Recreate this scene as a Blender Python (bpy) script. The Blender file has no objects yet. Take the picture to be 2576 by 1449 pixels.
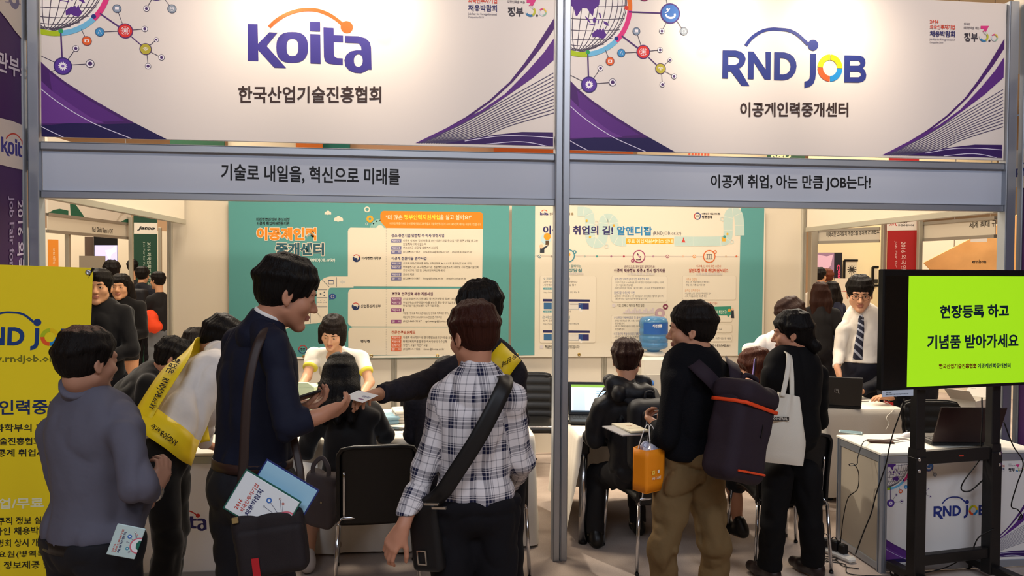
import bpy, math, random
import numpy as np
from mathutils import Vector, Matrix
from mathutils.geometry import tessellate_polygon

# ---------------------------------------------------------------- camera
F, W, H = 1874.0, 2576, 1449
CAM = np.array([-.80, -4.53, 1.79])
YAW, PITCH, ROLL = math.radians(6.3), math.radians(1.34), .006
fw = np.array([math.sin(YAW)*math.cos(PITCH), math.cos(YAW)*math.cos(PITCH), -math.sin(PITCH)])
_r0 = np.array([math.cos(YAW), -math.sin(YAW), 0.]); _u0 = np.cross(_r0, fw)
rt = _r0*math.cos(ROLL)+_u0*math.sin(ROLL)
up = -_r0*math.sin(ROLL)+_u0*math.cos(ROLL)
SC = bpy.context.scene
COL = SC.collection
cam = bpy.data.objects.new('camera', bpy.data.cameras.new('camera')); COL.objects.link(cam)
cam.matrix_world = Matrix(((rt[0], up[0], -fw[0], CAM[0]), (rt[1], up[1], -fw[1], CAM[1]), (rt[2], up[2], -fw[2], CAM[2]), (0, 0, 0, 1)))
cam.data.sensor_width = 36; cam.data.lens = F/W*36
cam.data.clip_start = .05; cam.data.clip_end = 200
SC.camera = cam
# ---------------------------------------------------------------- light and exposure
SC.view_settings.view_transform = 'Standard'; SC.view_settings.look = 'None'
SC.view_settings.gamma = 1; SC.view_settings.exposure = 0.0
SC.cycles.use_denoising = True
SC.cycles.max_bounces = 5; SC.cycles.diffuse_bounces = 3; SC.cycles.glossy_bounces = 3
SC.cycles.transmission_bounces = 5; SC.cycles.transparent_max_bounces = 6
SC.cycles.sample_clamp_indirect = 4
wd = bpy.data.worlds.new('hall_air'); SC.world = wd; wd.use_nodes = True
wd.node_tree.nodes['Background'].inputs[0].default_value = (.80, .84, 1, 1)
wd.node_tree.nodes['Background'].inputs[1].default_value = .14
def lamp(name, typ, loc, target, energy, color, size=.1, size_y=None, spot=None, blend=.5, shadow=None):
    l = bpy.data.lights.new(name, typ); l.energy = energy; l.color = color
    if typ == 'AREA':
        l.shape = 'RECTANGLE'; l.size = size; l.size_y = size_y or size
    else: l.shadow_soft_size = size
    if typ == 'SPOT': l.spot_size = math.radians(spot); l.spot_blend = blend
    o = bpy.data.objects.new(name, l); COL.objects.link(o); o.location = loc
    d = Vector(target)-Vector(loc)
    o.rotation_euler = d.to_track_quat('-Z', 'Y').to_euler()
    return o
COOL = (.74, .84, 1.0); WARM = (1.0, .86, .67)
# hall ceiling lights over the aisle (behind the photographer) and above the booths
lamp('hall_light', 'AREA', (-2.2, -6.5, 5.3), (-2.2, -3.2, 0), 170, COOL, 3.5, 1.2)
lamp('hall_light', 'AREA', (2.6, -6.5, 5.3), (2.6, -3.2, 0), 170, COOL, 3.5, 1.2)
lamp('hall_light', 'AREA', (-1.6, 1.5, 5.2), (-1.6, 1.2, 0), 150, WARM, 1.6, .5)
lamp('hall_light', 'AREA', (1.5, 1.6, 5.2), (1.5, 1.2, 0), 150, WARM, 1.6, .5)
lamp('hall_light', 'AREA', (-5.5, 4.0, 5.2), (-5.0, 4.0, 0), 330, WARM, 3, 3)
lamp('hall_light', 'AREA', (5.5, 4.0, 5.2), (5.0, 4.0, 0), 330, WARM, 3, 3)
lamp('hall_light', 'AREA', (-6.5, 9.5, 5.2), (-6.5, 9.5, 0), 420, WARM, 4, 3)
lamp('hall_light', 'AREA', (6.5, 8.5, 5.2), (6.5, 8.5, 0), 420, WARM, 4, 3)

lamp('hall_or_fill_spot', 'SPOT', (-1.9, 4.2, 5.2), (.5, -.4, 0), 900, (1, .90, .76), .07, spot=52, blend=.5)
lamp('hall_or_fill_spot', 'SPOT', (3.3, 4.2, 5.2), (1.9, -.4, 0), 600, (1, .90, .76), .07, spot=40, blend=.5)
for _x in (-2.6, -1.55, -.5, .55, 1.5, 2.45): lamp('hall_or_fill_spot', 'SPOT', (_x, -2.6, 5.2), (_x, 0, 3.12), 215, (1, .84, .70), .06, spot=34, blend=1.0)  # unseen lamps added to brighten the banners beyond their arm spotlights

def proj(p):
    d = np.asarray(p, float)-CAM; z = d@fw
    return (1288+F*(d@rt)/z, 724.5-F*(d@up)/z, z)
def ray(px, py): return fw+rt*(px-1288)/F-up*(py-724.5)/F
def at(px, py, Z): return CAM+ray(px, py)*Z
def onP(px, py, o, n):
    r = ray(px, py); return CAM+r*(((np.asarray(o)-CAM)@n)/(r@n))
def onZ(px, py, z): return onP(px, py, (0, 0, z), np.array([0, 0, 1.]))
def onY(px, py, y): return onP(px, py, (0, y, 0), np.array([0, 1., 0]))
V = lambda *a: np.array(a, float)
def unit(v): v = np.asarray(v, float); return v/(np.linalg.norm(v)+1e-12)

# ---------------------------------------------------------------- materials
def srgb(h):
    if isinstance(h, str):
        h = h.lstrip('#'); c = [int(h[i:i+2], 16)/255 for i in (0, 2, 4)]
    else: c = [x/255 for x in h]
    return tuple((x/12.92 if x <= .04045 else ((x+.055)/1.055)**2.4) for x in c)
_M = {}
def mat(col, rough=.6, metal=0., spec=.3, emit=0., bump=0., bscale=60., var=0., vscale=8., trans=0., alpha=1., sheen=0., stretch=None, coat=0.):
    key = (str(col), rough, metal, spec, emit, bump, bscale, var, vscale, trans, alpha, sheen, stretch, coat)
    if key in _M: return _M[key]
    m = bpy.data.materials.new('paint_%03d' % len(_M)); m.use_nodes = True
    nt = m.node_tree; b = nt.nodes['Principled BSDF']
    c = srgb(col); b.inputs['Base Color'].default_value = (*c, 1)
    b.inputs['Roughness'].default_value = rough; b.inputs['Metallic'].default_value = metal
    b.inputs['Specular IOR Level'].default_value = spec
    b.inputs['Transmission Weight'].default_value = trans; b.inputs['Alpha'].default_value = alpha
    if sheen: b.inputs['Sheen Weight'].default_value = sheen
    if coat: b.inputs['Coat Weight'].default_value = coat
    if emit:
        b.inputs['Emission Color'].default_value = (*c, 1); b.inputs['Emission Strength'].default_value = emit
    if bump or var:
        tc = nt.nodes.new('ShaderNodeTexCoord'); src = tc.outputs['Object']
        if stretch:
            mp = nt.nodes.new('ShaderNodeMapping'); mp.inputs['Scale'].default_value = stretch
            nt.links.new(src, mp.inputs[0]); src = mp.outputs[0]
    if bump:
        n = nt.nodes.new('ShaderNodeTexNoise'); n.inputs['Scale'].default_value = bscale; n.inputs['Detail'].default_value = 3
        bp = nt.nodes.new('ShaderNodeBump'); bp.inputs['Strength'].default_value = bump; bp.inputs['Distance'].default_value = .01
        nt.links.new(src, n.inputs['Vector']); nt.links.new(n.outputs[0], bp.inputs['Height']); nt.links.new(bp.outputs[0], b.inputs['Normal'])
    if var:
        n = nt.nodes.new('ShaderNodeTexNoise'); n.inputs['Scale'].default_value = vscale; n.inputs['Detail'].default_value = 4
        mx = nt.nodes.new('ShaderNodeMixRGB'); mx.inputs[1].default_value = (*[x*(1-var) for x in c], 1); mx.inputs[2].default_value = (*[min(1, x*(1+var)) for x in c], 1)
        nt.links.new(src, n.inputs['Vector']); nt.links.new(n.outputs[0], mx.inputs[0]); nt.links.new(mx.outputs[0], b.inputs['Base Color'])
    _M[key] = m
    return m
ink = lambda c: mat(c, .55, spec=.25)
CHROME = mat('#c9cbd0', .16, 1.0); STEEL = mat('#b4b8bd', .32, .9); ALU = mat('#a9afb8', .42, .75)
ALUW = mat('#b9b4a6', .45, .5); BLACKP = mat('#0d0d0f', .4); WHITEP = mat('#e6e3dc', .6)
LEATHER = mat('#0c0b0c', .42, spec=.4, bump=.12, bscale=220)

# ---------------------------------------------------------------- objects
def tag(o, label=None, cat=None, group=None, kind=None):
    if label: o['label'] = label
    if cat: o['category'] = cat
    if group: o['group'] = group
    if kind: o['kind'] = kind
    return o
def thing(name, label, cat, loc=(0, 0, 0), rz=0, group=None):
    o = bpy.data.objects.new(name, None); COL.objects.link(o); o.empty_display_size = .1
    o.location = loc; o.rotation_euler = (0, 0, rz)
    return tag(o, label, cat, group)
def copy_tree(o, parent=None):
    c = o.copy(); COL.objects.link(c); c.parent = parent
    for ch in list(o.children): copy_tree(ch, c)
    return c

class MB:
    """collects geometry of ONE part, with several materials"""
    def __init__(s): s.v = []; s.f = []; s.mi = []; s.m = []; s.n = 0; s.sm = []
    def idx(s, m):
        if m not in s.m: s.m.append(m)
        return s.m.index(m)
    def add(s, vs, fs, m, smooth=False):
        k = s.idx(m); vs = np.asarray(vs, float).reshape(-1, 3)
        s.v.append(vs)
        for f in fs: s.f.append([i+s.n for i in f]); s.mi.append(k); s.sm.append(smooth)
        s.n += len(vs); return s
    def box(s, c, d, m, R=None, bev=0.):
        c = V(*c); hx, hy, hz = [x/2 for x in d]
        if bev <= 0:
            p = np.array([(x, y, z) for x in (-hx, hx) for y in (-hy, hy) for z in (-hz, hz)])
            f = [(0, 1, 3, 2), (4, 6, 7, 5), (0, 4, 5, 1), (2, 3, 7, 6), (0, 2, 6, 4), (1, 5, 7, 3)]
        else:
            b = min(bev, hx*.9, hy*.9, hz*.9); p = []; ix = {}
            for sx in (-1, 1):
                for sy in (-1, 1):
                    for sz in (-1, 1):
                        for a in range(3):
                            q = [sx*(hx-b), sy*(hy-b), sz*(hz-b)]; q[a] = (sx*hx, sy*hy, sz*hz)[a]
                            ix[sx, sy, sz, a] = len(p); p.append(q)
            p = np.array(p); f = []
            for a in range(3):
                o1, o2 = [i for i in range(3) if i != a]
                for sg in (-1, 1):
                    q = []
                    for (u, v) in ((-1, -1), (1, -1), (1, 1), (-1, 1)):
                        t = [0, 0, 0]; t[a] = sg; t[o1] = u; t[o2] = v; q.append(ix[(*t, a)])
                    f.append(tuple(q))
                for u in (-1, 1):
                    for v in (-1, 1):
                        t0 = [0, 0, 0]; t1 = [0, 0, 0]; t0[a] = -1; t1[a] = 1
                        t0[o1] = t1[o1] = u; t0[o2] = t1[o2] = v
                        f.append((ix[(*t0, o1)], ix[(*t1, o1)], ix[(*t1, o2)], ix[(*t0, o2)]))
            for sx in (-1, 1):
                for sy in (-1, 1):
                    for sz in (-1, 1): f.append(tuple(ix[sx, sy, sz, a] for a in range(3)))
        if R is not None: p = p@np.asarray(R).T
        return s.add(p+c, f, m)
    def tube(s, pts, r, m, n=10, caps=True, closed=False, flat=None):
        pts = [V(*p) for p in pts]; N = len(pts)
        rr = r if hasattr(r, '__len__') else [r]*N
        ts = [unit(pts[(i+1) % N]-pts[i-1]) if closed else unit(pts[min(i+1, N-1)]-pts[max(i-1, 0)]) for i in range(N)]
        a = V(0, 0, 1) if abs(ts[0][2]) < .9 else V(1, 0, 0)
        if flat is not None: a = V(*flat)
        vs = []; nn = unit(np.cross(ts[0], a))
        for i in range(N):
            nn = unit(nn-ts[i]*(nn@ts[i])); bb = np.cross(ts[i], nn)
            for k in range(n):
                t = 2*math.pi*k/n; vs.append(pts[i]+rr[i]*(math.cos(t)*nn+math.sin(t)*bb))
        fs = []
        for i in range(N if closed else N-1):
            j = (i+1) % N
            for k in range(n): fs.append((i*n+k, i*n+(k+1) % n, j*n+(k+1) % n, j*n+k))
        if caps and not closed: fs += [tuple(range(n))[::-1], tuple((N-1)*n+k for k in range(n))]
        return s.add(vs, fs, m, True)
    def lathe(s, c, prof, m, n=24, axis=None):
        vs = []
        for (r, z) in prof:
            for k in range(n):
                t = 2*math.pi*k/n; vs.append((r*math.cos(t), r*math.sin(t), z))
        vs = np.array(vs)
        if axis is not None:
            q = Vector((0, 0, 1)).rotation_difference(Vector(axis)).to_matrix(); vs = vs@np.array(q).T
        P = len(prof); fs = [(i*n+k, i*n+(k+1) % n, (i+1)*n+(k+1) % n, (i+1)*n+k) for i in range(P-1) for k in range(n)]
        fs += [tuple(range(n))[::-1], tuple((P-1)*n+k for k in range(n))]
        return s.add(vs+V(*c), fs, m, True)
    def prism(s, loop, o, u, v, n, t, m):
        """outline loop (2D) in plane o,u,v extruded by t along n"""
        o, u, v, n = V(*o), V(*u), V(*v), V(*n); L = len(loop)
        p = np.array([o+u*a+v*b for a, b in loop]); tri = tessellate_polygon([[Vector((a, b, 0)) for a, b in loop]])
        fs = [tuple(x+L for x in t3) for t3 in tri]+[tuple(t3)[::-1] for t3 in tri]
        fs += [(i, (i+1) % L, (i+1) % L+L, i+L) for i in range(L)]
        return s.add(np.vstack([p, p+n*t]), fs, m)
    def grid(s, P, m, closed_u=False, smooth=True, thick=0.):
        P = np.asarray(P, float); a, b = P.shape[:2]
        fs = []
        for i in range(a-1 if not closed_u else a):
            for j in range(b-1):
                i2 = (i+1) % a; fs.append((i*b+j, i2*b+j, i2*b+j+1, i*b+j+1))
        if not thick: return s.add(P.reshape(-1, 3), fs, m, smooth)
        du = np.roll(P, -1, 0)-np.roll(P, 1, 0) if closed_u else np.gradient(P, axis=0)
        nn = np.cross(du, np.gradient(P, axis=1)); nn /= np.linalg.norm(nn, axis=2, keepdims=True)+1e-12
        Q = P-nn*thick; k = a*b
        fs2 = fs+[tuple(x+k for x in f)[::-1] for f in fs]
        ed = [(i, 0, i+1, 0) for i in range(a-1)]+[(i+1, b-1, i, b-1) for i in range(a-1)]
        if closed_u: ed += [(a-1, 0, 0, 0), (0, b-1, a-1, b-1)]
        else: ed += [(0, j+1, 0, j) for j in range(b-1)]+[(a-1, j, a-1, j+1) for j in range(b-1)]
        fs2 += [(i1*b+j1, i0*b+j0, i0*b+j0+k, i1*b+j1+k) for i0, j0, i1, j1 in ed]
        return s.add(np.vstack([P.reshape(-1, 3), Q.reshape(-1, 3)]), fs2, m, smooth)
    def build(s, name, parent=None, label=None, world=True, **kw):
        me = bpy.data.meshes.new(name)
        vs = np.vstack(s.v) if s.v else np.zeros((0, 3))
        if parent is not None and world:
            mi = np.array(root_matrix(parent).inverted()); vs = vs@mi[:3, :3].T+mi[:3, 3]
        me.from_pydata(vs.tolist(), [], s.f)
        for m in s.m: me.materials.append(m)
        me.polygons.foreach_set('material_index', s.mi); me.polygons.foreach_set('use_smooth', s.sm)
        me.update()
        o = bpy.data.objects.new(name, me); COL.objects.link(o); o.parent = parent
        if label: o['label'] = label
        return tag(o, **kw) if kw else o
def root_matrix(o):
    m = o.matrix_basis.copy()
    while o.parent is not None: o = o.parent; m = o.matrix_basis @ m
    return m
def arc_pts(c, r0, a0, a1, n, r1=None):
    return [(c[0]+r0*math.cos(a0+(a1-a0)*i/n), c[1]+(r1 or r0)*math.sin(a0+(a1-a0)*i/n)) for i in range(n+1)]
def bez(p, n=10):
    """smooth Catmull-Rom line through points of any dimension"""
    p = [np.array(q, float) for q in p]; p = [2*p[0]-p[1]]+p+[2*p[-1]-p[-2]]; out = []
    for i in range(1, len(p)-2):
        for k in range(n):
            t = k/n; a, b, c, d = p[i-1:i+3]
            out.append(.5*((2*b)+(c-a)*t+(2*a-5*b+4*c-d)*t*t+(3*b-a-3*c+d)*t**3))
    out.append(p[-2]); return out

# ---------------------------------------------------------------- printed sheets
_TXT = []
class Sheet:
    """a flat printed face: 2D artwork laid on the plane (o, u, v); items become one mesh"""
    STEP = .000006
    def __init__(s, o, u, v):
        s.o = V(*o); s.u = unit(u); s.v = unit(v); s.n = np.cross(s.u, s.v); s.mb = MB(); s.k = 0; s.items = []; s.clip = None
    def uv(s, px, py):
        p = onP(px, py, s.o, s.n)-s.o; return np.array([p@s.u, p@s.v])
    def world(s, q, k=0): return s.o+s.u*q[0]+s.v*q[1]+s.n*(.0004+k*s.STEP)
    def poly(s, loops, m, rec=None, tri=None):
        """loops in uv metres"""
        if not isinstance(loops[0][0], (list, tuple, np.ndarray)): loops = [loops]
        loops = [[np.asarray(q, float) for q in l] for l in loops]
        if s.clip is not None:
            if len(loops) == 1:
                loops = [clip_poly(loops[0], s.clip)]
                if len(loops[0]) < 3: return
            else:
                x0, y0, x1, y1 = s.clip
                loops = [[np.array([min(max(q[0], x0), x1), min(max(q[1], y0), y1)]) for q in l] for l in loops]
        s.k += 1
        tri = tessellate_polygon([[Vector((q[0], q[1], 0)) for q in l] for l in loops])
        fl = [q for l in loops for q in l]
        s.mb.add([s.world(q, s.k) for q in fl], [tuple(t) for t in tri], m)
    def ppoly(s, loops, m, f=None):
        if not isinstance(loops[0][0], (list, tuple)): loops = [loops]
        f = f or (lambda q: q)
        s.poly([[s.uv(*f(q)) for q in l] for l in loops], m)
    def strip(s, pts, w, m):
        pts = [np.asarray(q, float) for q in pts]; N = len(pts); L = []; R = []
        ww = w if hasattr(w, '__len__') else [w]*N
        for i in range(N):
            d = unit(pts[min(i+1, N-1)]-pts[max(i-1, 0)]); n = np.array([-d[1], d[0]])
            L.append(pts[i]+n*ww[i]/2); R.append(pts[i]-n*ww[i]/2)
        if s.clip is not None:
            k0 = s.k
            for i in range(N-1): s.k = k0; s.poly([L[i], L[i+1], R[i+1], R[i]], m)
            s.k = k0+1; return
        s.k += 1
        s.mb.add([s.world(q, s.k) for q in L+R], [(i, i+1, N+i+1, N+i) for i in range(N-1)], m)
    def pstrip(s, pts, wpx, m, f=None):
        f = f or (lambda q: q); pts = [f(q) for q in pts]
        w = np.linalg.norm(s.uv(pts[0][0]+wpx, pts[0][1])-s.uv(*pts[0]))
        s.strip([s.uv(*q) for q in pts], w, m)
    def disc(s, c, r, m, r2=None, n=28): s.poly(arc_pts(c, r, 0, 2*math.pi, n, r2)[:-1], m)
    def ring(s, c, r, w, m, a0=0, a1=2*math.pi, n=40, ry=None):
        o = arc_pts(c, r, a0, a1, n, ry); i = arc_pts(c, r-w, a0, a1, n, (ry-w) if ry else None)
        if s.clip is not None:
            k0 = s.k
            for k in range(n): s.k = k0; s.poly([o[k], o[k+1], i[k+1], i[k]], m)
            s.k = k0+1; return
        s.k += 1; N = n+1
        s.mb.add([s.world(q, s.k) for q in o+i], [(k, k+1, N+k+1, N+k) for k in range(n)], m)
    def rect(s, x0, y0, x1, y1, m, r=0.):
        if r <= 0: s.poly([(x0, y0), (x1, y0), (x1, y1), (x0, y1)], m); return
        p = []
        for cx, cy, a in ((x1-r, y1-r, 0), (x0+r, y1-r, 90), (x0+r, y0+r, 180), (x1-r, y0+r, 270)):
            p += arc_pts((cx, cy), r, math.radians(a), math.radians(a+90), 6)
        s.poly(p, m)
    def text(s, t, a, b, h, m, bold=0.02, hv=None, shear=0.):
        """text from uv point a (left foot) to b (right foot), h = height in metres"""
        a = np.asarray(a, float); b = np.asarray(b, float); d = unit(b-a)
        v = np.array([-d[1], d[0]])*h if hv is None else np.asarray(hv, float)
        s.k += 1; _TXT.append((s, t, a, b-a, v, m, bold, s.k, shear))
    def ptext(s, t, a, b, hpx, m, bold=0.02, f=None, shear=0.):
        f = f or (lambda q: q)
        A, B, T = s.uv(*f(a)), s.uv(*f(b)), s.uv(*f((a[0], a[1]-hpx)))
        s.text(t, A, B, 0, m, bold, T-A, shear)
def clip_poly(p, c):
    x0, y0, x1, y1 = c
    for ax, lim, sg in ((0, x0, 1), (0, x1, -1), (1, y0, 1), (1, y1, -1)):
        out = []
        for i in range(len(p)):
            a, b = p[i-1], p[i]; da, db = sg*(a[ax]-lim), sg*(b[ax]-lim)
            if (da >= 0) != (db >= 0): out.append(a+(b-a)*(da/(da-db)))
            if db >= 0: out.append(b)
        p = out
        if not p: break
    return p
def _font_meshes(jobs):
    """jobs: (text, bold, resolution, filled) -> list of (points, faces)"""
    obs = []
    for tx, bold, res, fill in jobs:
        c = bpy.data.curves.new('lettering', 'FONT'); c.body = tx; c.offset = bold; c.resolution_u = res
        if not fill: c.fill_mode = 'NONE'
        o = bpy.data.objects.new('lettering', c); COL.objects.link(o); obs.append(o)
    dg = bpy.context.evaluated_depsgraph_get(); out = []
    for o in obs:
        ev = o.evaluated_get(dg); me = ev.to_mesh(); n = len(me.vertices)
        co = np.empty(n*3); me.vertices.foreach_get('co', co)
        out.append((co.reshape(-1, 3), [tuple(p.vertices) for p in me.polygons])); ev.to_mesh_clear()
    cs = [o.data for o in obs]
    for o in obs: bpy.data.objects.remove(o)
    for c in cs: bpy.data.curves.remove(c)
    return out
_ADV = {}; _GLY = {}
def flush_text():
    if not _TXT: return
    reso = lambda it: 3 if np.linalg.norm(it[4]) > .05 else 1
    ch = sorted({c for it in _TXT for c in it[1]}-set(_ADV)); gl = sorted({(c, it[6], reso(it)) for it in _TXT for c in it[1] if c != ' '}-set(_GLY))
    res = _font_meshes([('HH', 0, 1, False)]+[('H'+c+'H', 0, 1, False) for c in ch]+[(c, b, r, True) for c, b, r in gl])
    w = [np.ptp(r[0][:, 0]) for r in res[:len(ch)+1]]
    for c, x in zip(ch, w[1:]): _ADV[c] = x-w[0]
    for g, r in zip(gl, res[len(ch)+1:]): _GLY[g] = r
    for it in _TXT:
        s, t, a, U, Vv, m, bold, k, shear = it; x = 0.; vs = []; fs = []; n = 0
        for c in t:
            if c != ' ':
                v, f = _GLY[c, bold, reso(it)]
                if len(v): vs.append(v+V(x, 0, 0)); fs += [tuple(i+n for i in q) for q in f]; n += len(v)
            x += _ADV[c]
        if not n: continue
        co = np.vstack(vs); lo, hi = co.min(0), co.max(0); q = (co-lo)/np.maximum(hi-lo, 1e-6)
        q[:, 0] += shear*(q[:, 1]-.5)
        uv = a+q[:, :1]*U+q[:, 1:2]*Vv
        s.mb.add(s.o+uv[:, :1]*s.u+uv[:, 1:2]*s.v+s.n*(.0004+k*s.STEP), fs, m)
    _TXT.clear()
_PRINTS = []
def print_on(sheet, parent, name='print', label=None): _PRINTS.append((sheet, parent, name, label))
def flush_prints():
    flush_text()
    for s, p, n, l in _PRINTS:
        if s.mb.n: s.mb.build(n, p, l)
    _PRINTS.clear()
# ================================================================ setting: floor, booth wall, posts
def make_floor_mat():
    m = bpy.data.materials.new('grey_carpet'); m.use_nodes = True; nt = m.node_tree; b = nt.nodes['Principled BSDF']
    tc = nt.nodes.new('ShaderNodeTexCoord')
    n1 = nt.nodes.new('ShaderNodeTexNoise'); n1.inputs['Scale'].default_value = 2.2; n1.inputs['Detail'].default_value = 5
    n2 = nt.nodes.new('ShaderNodeTexNoise'); n2.inputs['Scale'].default_value = 130; n2.inputs['Detail'].default_value = 3
    r1 = nt.nodes.new('ShaderNodeValToRGB'); r1.color_ramp.elements[0].position = .38; r1.color_ramp.elements[1].position = .68
    r1.color_ramp.elements[0].color = (*srgb('#b3a297'), 1); r1.color_ramp.elements[1].color = (*srgb('#cdbdb2'), 1)
    mx = nt.nodes.new('ShaderNodeMixRGB'); mx.blend_type = 'MULTIPLY'; mx.inputs[0].default_value = .3
    for a, n in ((tc, n1), (tc, n2)): nt.links.new(a.outputs['Object'], n.inputs['Vector'])
    nt.links.new(n1.outputs[0], r1.inputs[0]); nt.links.new(r1.outputs[0], mx.inputs[1]); nt.links.new(n2.outputs[0], mx.inputs[2]); nt.links.new(mx.outputs[0], b.inputs['Base Color'])
    bp = nt.nodes.new('ShaderNodeBump'); bp.inputs['Strength'].default_value = .35; nt.links.new(n2.outputs[0], bp.inputs['Height']); nt.links.new(bp.outputs[0], b.inputs['Normal'])
    b.inputs['Roughness'].default_value = .95; b.inputs['Specular IOR Level'].default_value = .1
    return m
fl = MB(); fl.box((0, 3, -.05), (26, 24, .1), make_floor_mat()); fl.build('floor', kind='structure')
cl = MB(); cl.box((0, 3, 5.6), (26, 24, .1), mat('#c9b9a4', .9)); cl.build('ceiling', kind='structure')
for nm, c, d in (('wall_left', (-13, 3, 2.75), (.1, 24, 5.5)), ('wall_right', (13, 3, 2.75), (.1, 24, 5.5)), ('wall_front', (0, -9, 2.75), (26, .1, 5.5))):
    MB().box(c, d, mat('#b09a80', .85)).build(nm, kind='structure')
MB().box((0, 15, 2.75), (26, .1, 5.5), mat('#d8b490', .85)).build('wall_rear', kind='structure')

PANEL = mat('#dcd2c0', .62, spec=.2)
YB = 2.6
bw = MB()
edges = [-3.17+i*.1+i*.918 for i in range(7)]
for i in range(6): bw.box(((edges[i]+edges[i+1])/2, YB+.03, 1.24), (edges[i+1]-edges[i]-.03, .03, 2.44), PANEL)
bw.build('wall_back', kind='structure')
def post_profile(mb, x, y, z0, z1, w=.043, m=ALU):
    """one extruded aluminium upright with grooves on every side"""
    g = .006; h = w/2; b = .008
    loop = [(-h+b, -h), (-g, -h), (-g, -h+.008), (g, -h+.008), (g, -h), (h-b, -h), (h, -h+b), (h, -g), (h-.008, -g), (h-.008, g), (h, g), (h, h-b),
            (h-b, h), (g, h), (g, h-.008), (-g, h-.008), (-g, h), (-h+b, h), (-h, h-b), (-h, g), (-h+.008, g), (-h+.008, -g), (-h, -g), (-h, -h+b)]
    mb.prism(loop, (x, y, z0), (1, 0, 0), (0, 1, 0), (0, 0, 1), z1-z0, m)
for i in range(7):
    p = MB()
    for dx in ((-.014, .014) if 0 < i < 6 else (0,)): post_profile(p, edges[i]+dx, YB+.02, 0, 2.5, .028 if 0 < i < 6 else .05, ALUW)
    p.build('wall_post', None, **dict(label=['silver corner upright at the end of the back wall near passing visitors',
        'silver panel upright hidden behind the teal poster beside bending woman in white tee', 'silver double panel upright below teal poster beside stacked booklets',
        'silver panel upright behind the seam between the two posters', 'silver double panel upright below white poster by the brown-haired seated man',
        'silver panel upright behind the water cooler', 'silver corner upright at the end of the back wall beside the standing man with tie'][i], cat='upright'))
def floor_post(label, xs, y, z1, w, name='booth_post', m=ALU, dpt=None):
    p = MB()
    for x in xs:
        p.box((x, y, z1/2), (w, dpt or w*1.7, z1), m, bev=.004)
        p.box((x-w/2+.006, y-(dpt or w*1.7)/2-.001, z1/2), (.002, .003, z1), mat('#6b7078', .5, .6))
    o = p.build(name, None, label=label, cat='post'); return o
floor_post('silver double post standing on the carpet between the two booth halves', (-.0215, .0245), .0, 3.62, .043, dpt=.085)
floor_post('silver post carrying the white banner with orange arc, beside the purple tower sign', (-3.03,), .0, 3.62, .058, dpt=.075)
floor_post('silver post behind the television screen, beside the dark purple tower sign', (2.972,), .0, 3.56, .07, dpt=.075)
# ---------------------------------------------------------------- fascia boards
FP = mat('#b2b9c8', .55, spec=.25)
def fascia(label, x0, x1, zb, zt, txt, a, b, hpx):
    t = thing('fascia_sign', label, 'sign', ((x0+x1)/2, 0, zb))
    MB().box(((x0+x1)/2, .008, (zb+zt)/2), (x1-x0, .008, zt-zb-.04), FP).build('panel', t)
    for zc in (zb+.022, zt-.022):
        r = MB(); r.box(((x0+x1)/2, .004, zc), (x1-x0, .045, .044), ALU, bev=.003)
        r.box(((x0+x1)/2, -.0195, zc+.017), (x1-x0, .002, .003), mat('#5d6470', .5, .5)); r.build('rail', t)
    s = Sheet((x0, .004, zb), (1, 0, 0), (0, 0, 1)); s.ptext(txt, a, b, hpx, ink('#111318'), .022); print_on(s, t, 'lettering')
    return t
fascia('long grey sign board with one black slogan under the banner with orange arc', -2.998, -.043, 2.188, 2.508, '기술로 내일을, 혁신으로 미래를', (556, 456), (1006, 468), 45)
fascia('grey sign board with black slogan ending in JOB and exclamation mark', .046, 2.937, 2.196, 2.514, '이공계 취업, 아는 만큼 JOB는다!', (1788, 479), (2190, 481), 40)
def side_header(label, x, nm='side_header'):
    t = thing(nm, label, 'header', (x, 1.3, 2.19))
    MB().box((x, 1.31, 2.37), (.01, 2.5, .26), PANEL).build('panel', t)
    for zc in (2.215, 2.485):
        MB().box((x, 1.31, zc), (.042, 2.5, .044), ALUW, bev=.003).build('rail', t)
side_header('cream header board over the open side, next to purple tower sign', -3.03)
side_header('cream header board over the open side above the standing man with tie', 2.95)

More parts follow.
